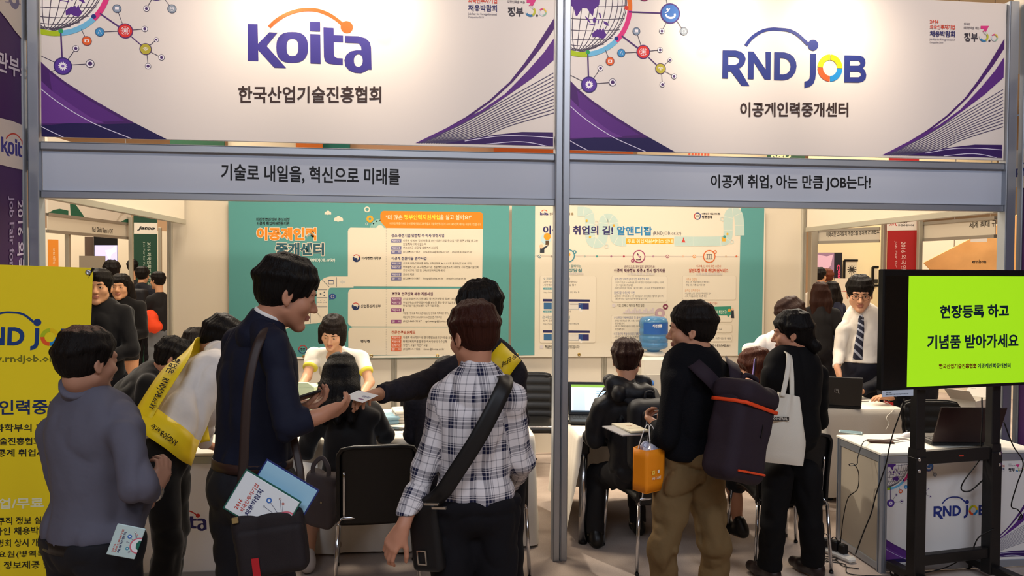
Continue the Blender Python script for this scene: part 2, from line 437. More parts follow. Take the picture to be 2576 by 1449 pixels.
# ---------------------------------------------------------------- artwork traced on the banner: Z3 / Z4 are enlargements of the banner
Z3 = lambda q: (1380+.3588*q[0], .3588*q[1])
Z4 = lambda q: (1950+.35894*q[0], .35894*q[1])
Z2 = lambda q: (560+.35885*q[0], .35885*q[1])
Z1 = lambda q: (.3588*q[0], .3588*q[1])
RB0 = V(.049, -.016, 2.526)                    # banner lower corner
_ref = Sheet(RB0, (1, 0, 0), (0, 0, 1)); _refL = Sheet((-2.995, -.016, 2.534), (1, 0, 0), (0, 0, 1))
R3 = lambda x, y: _ref.uv(*Z3((x, y))); R4 = lambda x, y: _ref.uv(*Z4((x, y))); L2 = lambda x, y: _refL.uv(*Z2((x, y)))
PUR = '#4a2468'; DKP = '#241c50'; MIDP = '#5a2d7e'; LTP = '#6b3b8e'; NAVY = '#2a2b78'
def net(s, xf, sc):
    k = .3588/383*sc
    P = lambda x, y: xf(R3(x, y))
    c = P(235, 40); R = 335*k*1.0
    gw, gr = ink('#e9e3e0'), ink('#4c4456')
    s.disc(c, R*.92, gw)
    for i in range(-8, 9):                      # meridians and parallels
        a = math.sin(i*math.pi/17); pts = []
        for j in range(-14, 15):
            b = j/14*math.pi/2*.98; pts.append((c[0]+R*.885*a*math.cos(b)*1.0+R*.10*math.sin(b), c[1]+R*.885*math.sin(b)))
        s.strip(pts, .004*sc*1.2, gr)
        pts = [(c[0]+R*.885*math.cos(a*1.55)*t, c[1]+R*.885*math.sin(a*1.55)+R*.05*(t*t-.5)) for t in np.linspace(-1, 1, 17)]
        s.strip(pts, .004*sc*1.2, gr)
    pu = ink('#552a86')
    for l in ([(155, 0), (358, 0), (355, 40), (320, 70), (310, 120), (290, 95), (270, 65), (235, 62), (200, 118), (190, 115), (175, 60), (155, 40)],
              [(255, 118), (268, 125), (296, 160), (290, 168), (262, 135)], [(308, 140), (322, 125), (336, 132), (334, 160), (314, 166)], [(275, 168), (330, 178), (328, 184), (274, 174)],
              [(385, 152), (408, 160), (426, 186), (412, 186), (388, 170)], [(350, 95), (362, 95), (372, 140), (360, 130)], [(345, 150), (354, 145), (350, 175), (342, 172)],
              [(305, 238), (322, 225), (340, 210), (352, 214), (365, 205), (372, 218), (385, 200), (392, 225), (405, 245), (400, 262), (382, 278), (358, 272), (340, 262), (308, 268)]):
        s.poly([P(*q) for q in l], pu)
    ang = lambda x, y: math.atan2(-(y-40), x-235)
    a = [ang(100, 360), ang(275, 383), ang(475, 275), ang(548, 60), math.radians(60)]
    for (a0, a1, cc) in ((math.radians(-170), a[1], '#a8bf1c'), (a[1], a[2], '#6fb6dc'), (a[2], a[3], '#d9357f'), (a[3], a[4], '#e2701e')): s.ring(c, R, R*.095, ink(cc), a0, a1, 24)
    for x, y, cc in ((275, 370, '#2f9a58'), (475, 275, '#23307c'), (546, 60, '#d43c30')): s.disc(P(x, y), 14*k, ink(cc))
    ln = ink('#4d2d6e'); th = ink('#3a3450')
    for a, b, w in (((275, 383), (280, 545), 9), ((512, 255), (625, 340), 9), ((562, 88), (788, 97), 9), ((700, 405), (758, 460), 6)): s.strip([P(*a), P(*b)], w*k, ln)
    for a, b in (((364, 483), (315, 555)), ((449, 582), (337, 590)), ((782, 355), (710, 362)), ((510, 376), (618, 371)), ((431, 434), (398, 355)), ((616, 224), (648, 323)),
                 ((851, 425), (812, 460)), ((880, 540), (815, 505)), ((798, 597), (793, 522)), ((794, 223), (825, 165)), ((948, 224), (898, 150)), ((815, -60), (832, 35)), ((150, 530), (236, 573)), ((213, 634), (240, 622))): s.strip([P(*a), P(*b)], 3.4*k, th)
    for x, y, r, cc, rim in ((284, 598, 53, '#5b3a9c', '#3b2a70'), (664, 368, 46, '#d8312c', '#5a2a6a'), (853, 99, 67, '#3f6fb8', '#49307a'), (785, 486, 36, '#b5a93a', '#4d3560'), (616, 224, 26, '#7f8fa5', '#4a4f66'),
                          (510, 376, 27, '#3f8fc6', '#33507c'), (431, 434, 29, '#e2622a', '#80404a'), (948, 224, 27, '#8d97a4', '#4a4f66'), (670, -30, 40, '#b03060', '#6a2850')):
        s.disc(P(x, y), r*k, ink(rim)); s.disc(P(x, y), r*k*.87, ink(cc))
    wh = ink('#efeaf0')
    for x, y, r in ((364, 483, 19), (449, 582, 25), (782, 355, 18), (851, 425, 14), (880, 540, 18), (798, 597, 18), (794, 223, 18)):
        s.disc(P(x, y), r*k, ink('#3c3350')); s.disc(P(x, y), r*k*.86, wh); s.disc(P(x, y), r*k*.5, ink('#4a2f68'))
    g = P(284, 598); gear = []                 # gear, globe, wifi, camera, laptop and figure symbols
    for i in range(24):
        rr = (26 if (i//1) % 2 else 20)*k; t0 = 2*math.pi*i/24
        gear += [(g[0]+rr*math.cos(t0), g[1]+rr*math.sin(t0)), (g[0]+rr*math.cos(t0+.26), g[1]+rr*math.sin(t0+.26))]
    s.poly(gear, wh); s.disc(g, 9*k, ink('#7a5ab4'))
    g = P(664, 368)
    for r in (26, 17, 8): s.ring(g, r*k, 2.2*k, wh, n=16)
    for i in range(4): d = V(math.cos(i*.785), math.sin(i*.785))*26*k; s.strip([g-d, g+d], 2.2*k, wh)
    g = P(785, 500)
    for r in (8, 16, 24): s.ring(g, r*k, 4*k, wh, math.radians(45), math.radians(135), 8)
    g = P(431, 434); s.rect(g[0]-13*k, g[1]-9*k, g[0]+13*k, g[1]+9*k, wh); s.disc(g, 6*k, ink('#e2622a'))
    g = P(616, 224); s.rect(g[0]-11*k, g[1]-5*k, g[0]+11*k, g[1]+11*k, wh); s.rect(g[0]-14*k, g[1]-11*k, g[0]+14*k, g[1]-8*k, wh)
    g = P(948, 224); s.ring(g, 12*k, 2*k, wh, n=14); s.strip([(g[0]-12*k, g[1]), (g[0]+12*k, g[1])], 2*k, wh)
    g = P(853, 99); s.ring((g[0]+2*k, g[1]-10*k), 36*k, 13*k, wh, math.radians(170), math.radians(390), 18, 26*k); s.disc((g[0]-20*k, g[1]+26*k), 7*k, wh); s.strip([(g[0]-36*k, g[1]+2*k), (g[0]-18*k, g[1]+12*k), (g[0]-4*k, g[1]+32*k)], 6*k, wh)
    g = P(510, 376); s.strip([(g[0]-10*k, g[1]-10*k), (g[0], g[1]+12*k), (g[0]+10*k, g[1]-10*k)], 3*k, wh)
def swoosh_left(s, xf, sc):
    P = lambda *q: [xf(R3(*p)) for p in q]
    s.poly(P((148, 565), (180, 600), (215, 635), (300, 705), (420, 790), (560, 880), (690, 960), (890, 1072), (146, 1072)), ink(PUR))
    s.poly(P((200, 640), (300, 725), (420, 812), (560, 900), (640, 952), (480, 960), (330, 900), (215, 760)), ink(MIDP))
    s.poly(P((148, 690), (215, 760), (330, 850), (440, 930), (520, 965), (147, 972)), ink(LTP))
    s.poly(P((147, 985), (320, 968), (520, 975), (705, 968), (890, 1072), (146, 1072)), ink(DKP))
    for l in ([(148, 745), (215, 805), (300, 870), (400, 935), (490, 985), (680, 1068)], [(147, 990), (200, 1020), (280, 1062)]): s.strip(bez(P(*l), 6), .0045*sc, ink('#d8d2ea'))
def swoosh_right(s, xf, sc):
    P = lambda *q: [xf(R4(*p)) for p in q]
    s.poly(P((1606, 275), (1560, 350), (1500, 450), (1420, 570), (1330, 690), (1200, 815), (1060, 920), (880, 1030), (1080, 922), (1220, 815), (1350, 690), (1440, 580), (1530, 460), (1605, 345)), ink(PUR))
    s.poly(P((1604, 405), (1540, 500), (1440, 620), (1300, 770), (1150, 880), (1000, 962), (750, 1092), (800, 1090), (1050, 962), (1190, 870), (1330, 770), (1470, 665), (1600, 548)), ink(MIDP))
    ends = [632, 657, 682, 707, 732, 757, 780, 802, 824, 846, 868, 892]
    for i, e in enumerate(ends):
        x0 = 770+i*15; s.strip(bez(P((x0, 1092), (1000+i*12, 985+i*7), (1250+i*6, 838+(e-632)*.55), (1597, e)), 6), .0042*sc, ink('#4a4266'))
    s.poly(P((930, 1094), (1100, 1060), (1250, 1035), (1400, 1018), (1590, 1020), (1589, 1112), (1450, 1106), (1200, 1099)), ink('#38205e'))
    for l in ([(1050, 1078), (1250, 1046), (1420, 1044), (1590, 1055)], [(1180, 1098), (1350, 1082), (1450, 1088), (1550, 1110)]): s.strip(bez(P(*l), 6), .0045*sc, ink('#d8d2ea'))
def logo_rnd(s, xf, cN='#28347c'):
    a3 = lambda *l: [xf(R3(*p)) for p in l]; a4 = lambda *l: [xf(R4(*p)) for p in l]; m = ink(cN)
    s.poly([a3((1220, 357), (1310, 358), (1345, 366), (1372, 388), (1382, 417), (1374, 450), (1352, 474), (1335, 484), (1408, 607), (1352, 605), (1278, 505), (1259, 505), (1258, 555), (1218, 553)),
            a3((1260, 400), (1305, 401), (1330, 412), (1337, 428), (1328, 448), (1308, 460), (1260, 460))], m)
    s.poly(a3((1398, 365), (1436, 366), (1522, 492), (1520, 367), (1558, 369), (1556, 563), (1515, 562), (1438, 440), (1437, 560), (1396, 558)), m)
    s.poly([a3((1582, 370), (1650, 371), (1690, 382), (1718, 405), (1735, 440), (1738, 470), (1731, 508), (1710, 540), (1680, 560), (1645, 567), (1580, 565)),
            a3((1622, 410), (1650, 412), (1676, 424), (1693, 448), (1697, 472), (1690, 500), (1670, 520), (1645, 527), (1621, 526))], m)
    s.poly(a4((246, 380), (285, 381), (284, 525), (280, 560), (268, 590), (245, 610), (205, 621), (205, 577), (228, 570), (240, 555), (244, 530)), m)
    c, e = xf(R4(265, 321)), xf(R4(302, 321)); s.disc(c, abs(e[0]-c[0]), m)
    o = bez(a3((1372, 318), (1420, 258), (1490, 214), (1560, 198))+a4((36, 200), (100, 208), (160, 236), (215, 285), (236, 306)), 4)
    i = bez(a3((1390, 332), (1432, 280), (1496, 236), (1560, 220))+a4((36, 222), (95, 230), (148, 256), (200, 304), (222, 326)), 4)
    s.poly(o+i[::-1], m)
    c = xf(R4(384, 481)); rx = abs(xf(R4(471, 481))[0]-c[0]); ry = abs(xf(R4(384, 576))[1]-c[1]); w = rx*.43
    for q, cc in enumerate(('#f2c811', '#b5c41e', '#f05a28', '#1c86c8')): s.ring(c, rx, w, ink(cc), q*math.pi/2+.02, (q+1)*math.pi/2-.02, 12, ry)
    s.poly([a4((485, 392), (590, 394), (614, 402), (630, 422), (633, 447), (625, 470), (612, 482), (630, 500), (638, 530), (633, 558), (615, 576), (585, 583), (484, 582)),
            a4((524, 429), (583, 430), (595, 440), (595, 456), (583, 465), (524, 465)), a4((524, 506), (585, 507), (599, 516), (599, 536), (585, 546), (524, 546))], m)
def logo_koita(s, xf, cN='#342c80', cO='#f0591a'):
    a = lambda *l: [xf(L2(*p)) for p in l]; m = ink(cN)
    def ell(x, y, rx, ry, p=2.6, n=36):
        return a(*[(x+rx*abs(math.cos(t))**(2/p)*(1 if math.cos(t) > 0 else -1), y+ry*abs(math.sin(t))**(2/p)*(1 if math.sin(t) > 0 else -1)) for t in [2*math.pi*i/n for i in range(n)]])
    s.poly(a((173, 168), (243, 170), (246, 306), (325, 226), (382, 229), (306, 322), (443, 477), (360, 474), (247, 350), (248, 427), (175, 425)), m)
    s.poly([ell(485, 332, 111, 108), ell(487, 332, 41, 61)], m)
    s.poly(a((610, 152), (681, 154), (681, 221), (610, 218)), m); s.poly(a((611, 238), (682, 241), (685, 447), (613, 444)), m)
    s.poly(a((704, 192), (776, 196), (777, 246), (842, 249), (842, 296), (777, 293), (778, 380), (784, 398), (800, 407), (840, 409), (840, 455), (775, 451), (740, 445), (716, 428), (708, 400)), m)
    s.poly([a((855, 251), (950, 254), (1000, 268), (1028, 295), (1038, 330), (1042, 488), (1018, 487), (1002, 498), (968, 513), (925, 510), (885, 494), (858, 462), (851, 422), (864, 385), (895, 360), (935, 352), (971, 352), (968, 325), (950, 303), (855, 299)),
            ell(949, 424, 31, 45, 2.2, 20)], m)
    o = bez(a((316, 181), (360, 138), (430, 94), (510, 65), (590, 55), (670, 62), (750, 92), (812, 134), (852, 168)), 4); i = bez(a((333, 198), (378, 158), (440, 118), (515, 90), (590, 79), (665, 86), (740, 115), (798, 152), (834, 186)), 4)
    s.poly(o+i[::-1], ink(cO)); c = xf(L2(868, 190)); s.disc(c, abs(xf(L2(911, 190))[0]-c[0]), ink(cO))
def corner_marks(s, xf, w3=None):
    """fair title in red and navy, and the coloured numeral mark"""
    T = lambda t, a, b, h, c, bold=.02: s.text(t, xf(R4(*a)), xf(R4(*b)), 0, ink(c), bold, xf(R4(a[0], a[1]-h))-xf(R4(*a)))
    T('2016', (1084, 168), (1146, 168), 26, '#d8503c', .03); T('외국인투자기업', (1084, 210), (1260, 213), 34, '#d8503c', .02); T('채용박람회', (1084, 262), (1259, 266), 44, '#2c2c68', .02)
    T('Job Fair for Foreign-Invested', (1082, 290), (1257, 294), 18, '#8a8690'); T('Companies 2016', (1082, 310), (1178, 312), 16, '#8a8690')
    T('행복한', (1323, 180), (1368, 181), 16, '#77727a'); T('대한민국을 여는', (1323, 208), (1430, 211), 18, '#77727a'); T('정부', (1324, 295), (1420, 297), 62, '#3d3a44', .03)
    p = lambda *l: [xf(R4(*q)) for q in l]
    s.poly(p((1440, 186), (1498, 186), (1478, 226), (1452, 226), (1466, 208), (1440, 206)), ink('#d23a80'))
    for c, r, w, a0, a1, cc in (((1462, 262), 33, 13, -150, -60, '#3a78a8'), ((1462, 262), 33, 13, -60, 40, '#b8b83c'), ((1462, 262), 33, 13, 40, 95, '#c9c6c0'), ((1462, 262), 33, 13, -190, -150, '#d8d4d0'),
                           ((1537, 268), 24, 9, -90, 0, '#8fb6a0'), ((1537, 268), 24, 9, 0, 90, '#d8b848'), ((1537, 268), 24, 9, 90, 150, '#d04a78'), ((1537, 268), 24, 9, 150, 270, '#c8ccd2')):
        q = xf(R4(*c)); k = abs(xf(R4(c[0]+r, c[1]))[0]-q[0]); s.ring(q, k, k*w/r, ink(cc), math.radians(a0), math.radians(a1), 10)
    s.disc(xf(R4(1502, 290)), abs(xf(R4(1509, 290))[0]-xf(R4(1502, 290))[0]), ink('#3d3a44'), n=10)
BANNER = mat('#ddd4ce', .45, spec=.3, bump=.05, bscale=1.3, stretch=(1, 1, .35))
def banner(label, x0, x1, zb, zt):
    t = thing('hanging_banner', label, 'banner', ((x0+x1)/2, 0, zb))
    m = MB(); m.box(((x0+x1)/2, -.008, (zb+zt)/2), (x1-x0, .012, zt-zb), BANNER, bev=.003); m.build('sheet', t)
    f = MB()
    for zc in (zb+.06, zt-.05): f.box(((x0+x1)/2, .025, zc), (x1-x0, .04, .04), ALU)
    f.build('frame', t)
    return t
tb = banner('wide white banner with navy logo under an orange arc and purple corner waves', -2.993, -.045, 2.534, 3.56)
sL = Sheet((-2.993, -.015, 2.534), (1, 0, 0), (0, 0, 1)); sL.clip = (0, 0, 2.948, 1.026)
idn = lambda q: q
net(sL, lambda q: q, 1); swoosh_left(sL, lambda q: V(q[0]*1.02, q[1]), 1); swoosh_right(sL, lambda q: V(q[0]+2.948-2.879, q[1]), 1)
corner_marks(sL, lambda q: V(q[0]+2.948-2.879-.0, q[1]+.03)); logo_koita(sL, idn)
sL.ptext('한국산업기술진흥협회', Z2((110, 722)), Z2((1112, 722)), 43, ink('#3a2a28'), .022)
print_on(sL, tb)
tb = banner('wide white banner with navy letters, a four-coloured letter O and purple waves', .047, 2.934, 2.53, 3.55)
sR = Sheet((.049, -.016, 2.53), (1, 0, 0), (0, 0, 1)); sR.clip = (0, 0, 2.884, 1.018)
net(sR, idn, 1); swoosh_left(sR, idn, 1); swoosh_right(sR, idn, 1); corner_marks(sR, idn); logo_rnd(sR, idn)
sR.ptext('이공계인력중개센터', (1862, 294), (2134, 294), 37, ink('#3a2a28'), .022)
print_on(sR, tb)
# ---------------------------------------------------------------- spotlights on arms above the banners
def spotlight(label, px, py, energy, z=3.43):
    p = onY(px, py, -.33); x, z = p[0], p[2]+.03; yl = -.45
    t = thing('arm_spotlight', label, 'spotlight', (x, yl, z))
    a = MB(); a.tube([(x, .0, 3.575), (x, -.05, max(z+.2, 3.6)), (x, yl*.6, z+.2), (x, yl, z+.1)], .009, STEEL); a.build('arm', t)
    d = unit(V(0, .7, -.62)); b = V(x, yl, z+.07)
    h = MB(); h.lathe(b, [(.018, -.05), (.03, -.045), (.034, 0), (.052, .05), (.056, .075), (.05, .075), (.03, .03)], STEEL, 20, d); h.build('housing', t)
    g = MB(); g.lathe(b+d*.05, [(.012, 0), (.036, .006), (.04, .014), (.03, .022), (.001, .026)], mat('#fff2cf', .3, emit=14), 16, d); g.build('bulb', t)
    for v_, e_, an_ in ((V(0, .6, -.30), energy, 140), (V(0, .45, -.10), energy*1.3, 40)):
        l = lamp('spot_beam', 'SPOT', b+d*.085, b+d*.085+unit(v_), e_, (1, .84, .60), .03, spot=an_, blend=1.0); l.parent = t; l.matrix_parent_inverse = t.matrix_basis.inverted()
E1 = 17
spotlight('metal spotlight on an arm above the navy letter k of the banner', 672, -90, E1)
spotlight('metal spotlight on an arm above the navy letters ta of the banner', 922, -80, E1)
spotlight('metal spotlight on an arm above the navy letter N of the banner', 1862, -32, E1)
spotlight('metal spotlight on an arm above the four-coloured letter O of the banner', 2158, -14, E1)

def inner_spot(label, x, tx, e=27):  # unseen spot added to fill faces from the front and brighten poster tops
    t = thing('fill_spotlight', label, 'spotlight', (x, .16, 2.45)); d = unit(V(tx-x, 2.1, -.95)); b_ = V(x, .16, 2.44)
    MB().tube([(x, .012, 2.49), (x, .09, 2.5), b_], .008, STEEL).build('arm', t); h = MB(); h.lathe(b_, [(.016, -.05), (.03, -.04), (.034, 0), (.045, .04), (.047, .055), (.042, .055), (.02, .01)], STEEL, 18, d); h.build('housing', t)
    g = MB(); g.lathe(b_+d*.03, [(.01, 0), (.03, .008), (.03, .016), (.001, .022)], mat('#fff2cf', .3, emit=10), 14, d); g.build('bulb', t)
    l = lamp('spot_beam', 'SPOT', b_+d*.062, b_+d, e, (1, .86, .64), .03, spot=125, blend=1.0); l.parent = t; l.matrix_parent_inverse = t.matrix_basis.inverted()
for i, x in enumerate((-2.35, -.85, .75, 2.15)): inner_spot('clamp spotlight behind the sign board, '+('nearest the purple tower sign', 'left of the double post', 'right of the double post', 'nearest the television')[i], x, x+.1)
# ---------------------------------------------------------------- tower signs standing forward of the outer posts
Sheet.ptext3 = lambda s, t, a, b, c, m, bold=.02: s.text(t, s.uv(*a), s.uv(*b), 0, m, bold, s.uv(*c)-s.uv(*a))
PURP = mat('#46225a', .55)
def tower(label, x, sgn, y1):
    t = thing('tower_sign', label, 'sign', (x, -.45, 0))
    MB().box((x-sgn*.02, -.05-.42, 1.75), (.036, .8, 3.5), PURP).build('board', t)
    fr = MB()
    for y in (-.045, -.895): fr.box((x-sgn*.02, y, 1.77), (.05, .045, 3.54), ALU, bev=.004)
    fr.build('frame', t)
    return t
t = tower('tall purple tower sign with white patch holding a navy logo under an orange arc', -3.07, 1, 0)
s = Sheet((-3.069, -.875, 0), (0, 1, 0), (0, 0, 1))
s.ppoly([(-120, -200), (84, -200), (84, 100), (70, 102), (55, 98), (38, 78), (18, 50), (0, 28), (-120, -140)], ink('#d9cdc0'))
c = s.uv(*Z1((95, -10))); s.ring(c, .055, .03, ink('#7d7790')); s.ptext3('Global Busi', Z1((35, 20)), Z1((170, 40)), Z1((35, 5)), ink('#77708a'))
s.ptext3('기관부스', (-42, 166), (77, 206), (-42, 112), ink('#d8d0dc'))
s.ppoly([(-120, 257), (-10, 294), (30, 304), (84, 326), (85, 432), (40, 424), (0, 414), (-120, 380)], ink('#d9cdc4'))
kl = [s.uv(*Z1((8, 1090))), s.uv(*Z1((198, 1150))), s.uv(*Z1((36, 950)))]
o0, o1 = L2(173, 427), L2(1042, 488); sc = (kl[1]-kl[0])[0]/(o1-o0)[0]
logo_koita(s, lambda q: kl[0]+(q-o0)*sc*V(1, 1.0)+V(0, .02), '#3a3488', '#c8402c')
s.ptext3('2016 외국인투자기업 채용박람회', (43, 503), (43, 1120), (60, 503), ink('#cfc4dc'), .015); s.ptext3('Job Fair for Foreign-Invested Companies', (20, 493), (20, 1130), (36, 493), ink('#b0a0c8'))
print_on(s, t)
t = tower('dark purple tower sign behind the television with a white patch and navy letters', 3.03, -1, 0)
s = Sheet((3.029, -.075, 0), (0, -1, 0), (0, 0, 1))
s.ppoly([(2550, -260), (2640, -360), (2640, 190), (2576, 188), (2550, 186)], ink('#d9cdc0'))
s.ptext3('기관부스', (2562, 282), (2660, 262), (2562, 246), ink('#c8c0d0'))
s.ppoly([(2547, 381), (2640, 358), (2640, 478), (2546, 470)], ink('#d9cdc4'))
kl = [s.uv(2556, 446), s.uv(2660, 450)]; o0, o1 = R3(1218, 555), R4(637, 582); sc = .30/(o1-o0)[0]
logo_rnd(s, lambda q: kl[0]+(q-o0)*sc, '#2a3478')
print_on(s, t)
# ================================================================ fabric posters on the back wall
Z6 = lambda q: (560+.29671*q[0], 490+.29671*q[1])
Z7 = lambda q: (1260+.31056*q[0], 490+.31056*q[1])
YP = YB-.0175
def cloth_poster(label, x0, x1, zb, zt, m):
    t = thing('wall_poster', label, 'poster', ((x0+x1)/2, YP, zb))
    b = MB(); b.box(((x0+x1)/2, YP+.003, (zb+zt)/2), (x1-x0, .005, zt-zb), m, bev=.001)
    b.build('sheet', t)
    e = MB()
    for i in range(5):
        x = x0+.06+(x1-x0-.12)*i/4
        e.lathe((x, YP-.0005, zb+.022), [(.008, -.0002), (.016, 0), (.016, .003), (.009, .004), (.008, .001)], mat('#b59a5a', .35, .9), 14, (0, -1, 0))
    e.build('eyelet', t)
    return t
TEAL = mat('#5a9a9a', .7, spec=.15, bump=.05, bscale=3, stretch=(1, 1, .3)); CREAM = '#ded5c4'
t = cloth_poster('teal wall poster with orange headline box and white text panels', -2.645, -.045, .955, 2.45, TEAL)
s = Sheet((-2.645, YP, .955), (1, 0, 0), (0, 0, 1)); W6 = 2.6
P6 = lambda *l: [s.uv(*Z6(q)) for q in l]
def T6(tx, a, b, h, c, bold=.02): s.ptext(tx, a, b, h, ink(c), bold, Z6_h)
class _Z: pass
def tz(s, Z, sc):
    def T(tx, a, b, h, c, bold=.02): s.text(tx, s.uv(*Z(a)), s.uv(*Z(b)), 0, ink(c), bold, s.uv(*Z((a[0], a[1]-h)))-s.uv(*Z(a)))
    return T
T = tz(s, Z6, 1)
WHT = ink(CREAM)
for c, w in (((893, 155), 28), ((983, 208), 38)):
    u = abs(s.uv(*Z6((c[0]+w, c[1])))[0]-s.uv(*Z6(c))[0]); q = s.uv(*Z6(c))
    for dx, dy, r in ((-.6, 0, .4), (0, .2, .55), (.55, 0, .45), (-.1, -.05, .5)): s.disc(q+V(dx, dy)*u, r*u, WHT)
    s.rect(q[0]-u, q[1]-.45*u, q[0]+u, q[1]-.02*u, WHT)
q = s.uv(*Z6((1225, 124))); s.ring(q, .027, .011, WHT); q = s.uv(*Z6((1222, 247))); s.ring(q, .012, .005, WHT)
def gear(s, c, r, m, hole=None, n=10):
    l = []
    for i in range(n):
        a = 2*math.pi*i/n
        for da, rr in ((-.2, 1), (.2, 1), (.34, .78), (2*math.pi/n-.34, .78)): l.append((c[0]+r*rr*math.cos(a+da), c[1]+r*rr*math.sin(a+da)))
    s.poly(l, m)
    if hole: s.disc(c, r*.38, hole)
gear(s, s.uv(*Z6((1249, 205))), .034, ink('#e8a220'), ink('#5a9a9a'))
gear(s, s.uv(*Z6((1335, 290))), .095, ink('#86b5b0'), ink(CREAM), 14)
# serpentine board-game path
pth = [P6((1070, 740))[0]]
path = [(1110, 740), (960, 740), (905, 742), (870, 760), (850, 800), (846, 860), (846, 950), (845, 1000), (820, 1035), (745, 1046), (690, 1050)]
for off, cc in ((0, CREAM),): s.strip(bez(P6(*path), 6), .105, ink(cc))
s.strip(bez(P6((800, 1046), (700, 1040), (640, 1050), (560, 1080), (480, 1110)), 5), .1, WHT)
dk = ink('#55606a')
for a, b in (((965, 698), (965, 782)), ((800, 805), (888, 805)), ((798, 872), (888, 872)), ((800, 950), (888, 950)), ((845, 722), (905, 782)), ((743, 1005), (743, 1090)), ((690, 995), (640, 1050))): s.strip(P6(a, b), .005, dk)
q = s.uv(*Z6((919, 741))); s.rect(q[0]-.024, q[1]-.02, q[0]+.024, q[1]+.02, ink('#4b5a78')); s.rect(q[0]-.02, q[1]-.016, q[0]+.02, q[1]+.01, WHT)
q = s.uv(*Z6((846, 840))); s.strip([q+V(.018, .014), q-V(.018, 0), q+V(.018, -.016)], .004, dk)
for d in (V(.018, .014), V(-.018, 0), V(.018, -.016)): s.disc(q+d, .007, dk)
T('RND JOB', (806, 920), (884, 920), 14, '#6c6c74'); q = s.uv(*Z6((846, 903))); s.ring(q-V(0, .02), .034, .003, dk, math.radians(50), math.radians(130), 8)
q = s.uv(*Z6((932, 862))); s.disc(q, .034, ink('#2c4a8c'), .026); s.poly([q+V(-.03, -.012), q+V(-.012, -.022), q+V(-.028, -.036)], ink('#2c4a8c')); s.ring(q, .015, .003, WHT)
q = s.uv(*Z6((1017, 740))); s.poly([q+V(-.025, 0), q+V(0, .02), q+V(0, .01), q+V(.024, .01), q+V(.024, -.01), q+V(0, -.01), q+V(0, -.02)], ink('#c8c6c0'))
# panels
for l in ([(1062, 310), (1068, 290), (1085, 278), (1385, 282), (2207, 290), (2200, 780), (1062, 775)], [(1064, 830), (1072, 808), (1092, 797), (1385, 798), (2199, 795), (2195, 1120), (1095, 1116), (1070, 1105), (1062, 1085)],
          [(1066, 1160), (1075, 1135), (1100, 1124), (2195, 1124), (2192, 1362), (1066, 1362)]): s.poly(P6(*l), WHT)
s.poly(P6((1338, 165), (1345, 145), (1362, 136), (2180, 146), (2202, 156), (2208, 180), (2207, 290), (1386, 282), (1350, 240), (1338, 220)), ink('#dd8420'))
for y0, y1 in ((282, 775), (800, 1116), (1126, 1362)):
    for y in range(y0, y1, 14): s.strip(P6((1386, y), (1386, y+7)), .003, ink('#8a8680'))
T('"더 많은', (1384, 212), (1525, 212), 42, '#f2e6c8', .012); T('정부인력지원사업', (1538, 212), (1842, 212), 44, '#f6e94a', .015); T('을 알고 싶어요!"', (1842, 212), (2108, 214), 44, '#f2e6c8', .012)
T('이공계인력중개센터 는 이공계인력의 고용창출과 기술혁신형기업의 우수 R&D 인력 채용을 지원하고 있습니다.', (1415, 256), (2190, 262), 24, '#f0d8a8', .005)
T('미래창조과학부 공식지정', (286, 224), (568, 226), 30, '#232a30', .015); T('이공계 취업지원전문기관', (288, 258), (568, 258), 30, '#1c2228', .03)
for k in range(9):                            # cream outline round the two-line headline
    dx, dy = (5*math.cos(k*math.pi/4), 5*math.sin(k*math.pi/4)) if k < 8 else (0, 0); c1, c2 = (CREAM, CREAM) if k < 8 else ('#e08a28', '#2c5a68')
    T('이공계인력', (288+dx, 385+dy), (795+dx, 388+dy), 110, c1, .05); T('중개센터', (448+dx, 512+dy), (860+dx, 516+dy), 108, c2, .05)
T('알앤디잡', (600, 572), (735, 572), 32, '#e8d840', .02); T('(RNDJOB.or.kr)', (740, 576), (954, 574), 36, '#e6efe8', .02)
def emblem(c, r):
    q = s.uv(*Z7(c)) if False else s.uv(*c); s.ring(q, r, r*.45, ink('#20305c'), math.radians(150), math.radians(380), 20); s.disc(q-V(r*.2, r*.25), r*.5, ink('#20305c'), r*.35); s.ring(q, r, r*.2, ink('#c03a34'), math.radians(20), math.radians(140), 14)
emblem(Z6((1135, 538)), .036); T('미래창조과학부', (1180, 552), (1345, 552), 28, '#2a2a30', .02)
emblem(Z6((1128, 946)), .036); T('산업통상자원부', (1172, 958), (1340, 958), 28, '#2a2a30', .02); T('병무청', (1172, 1255), (1250, 1255), 26, '#2a2a30', .02)
def rows(hc, tc, items):
    for it in items:
        k, tx, y, x1 = it
        if k == 'H': T(tx, (1432, y+14), (x1, y+14), 30, tc, .022); continue
        if k:
            s.poly(P6((1430, y-14), (1516, y-14), (1515, y+16), (1429, y+16)), ink(hc)); T(k, (1438, y+9), (1508, y+9), 19, '#e6dfe0', .008)
        T(tx, (1530, y+11), (x1, y+11), 23, '#4a4644', .003)
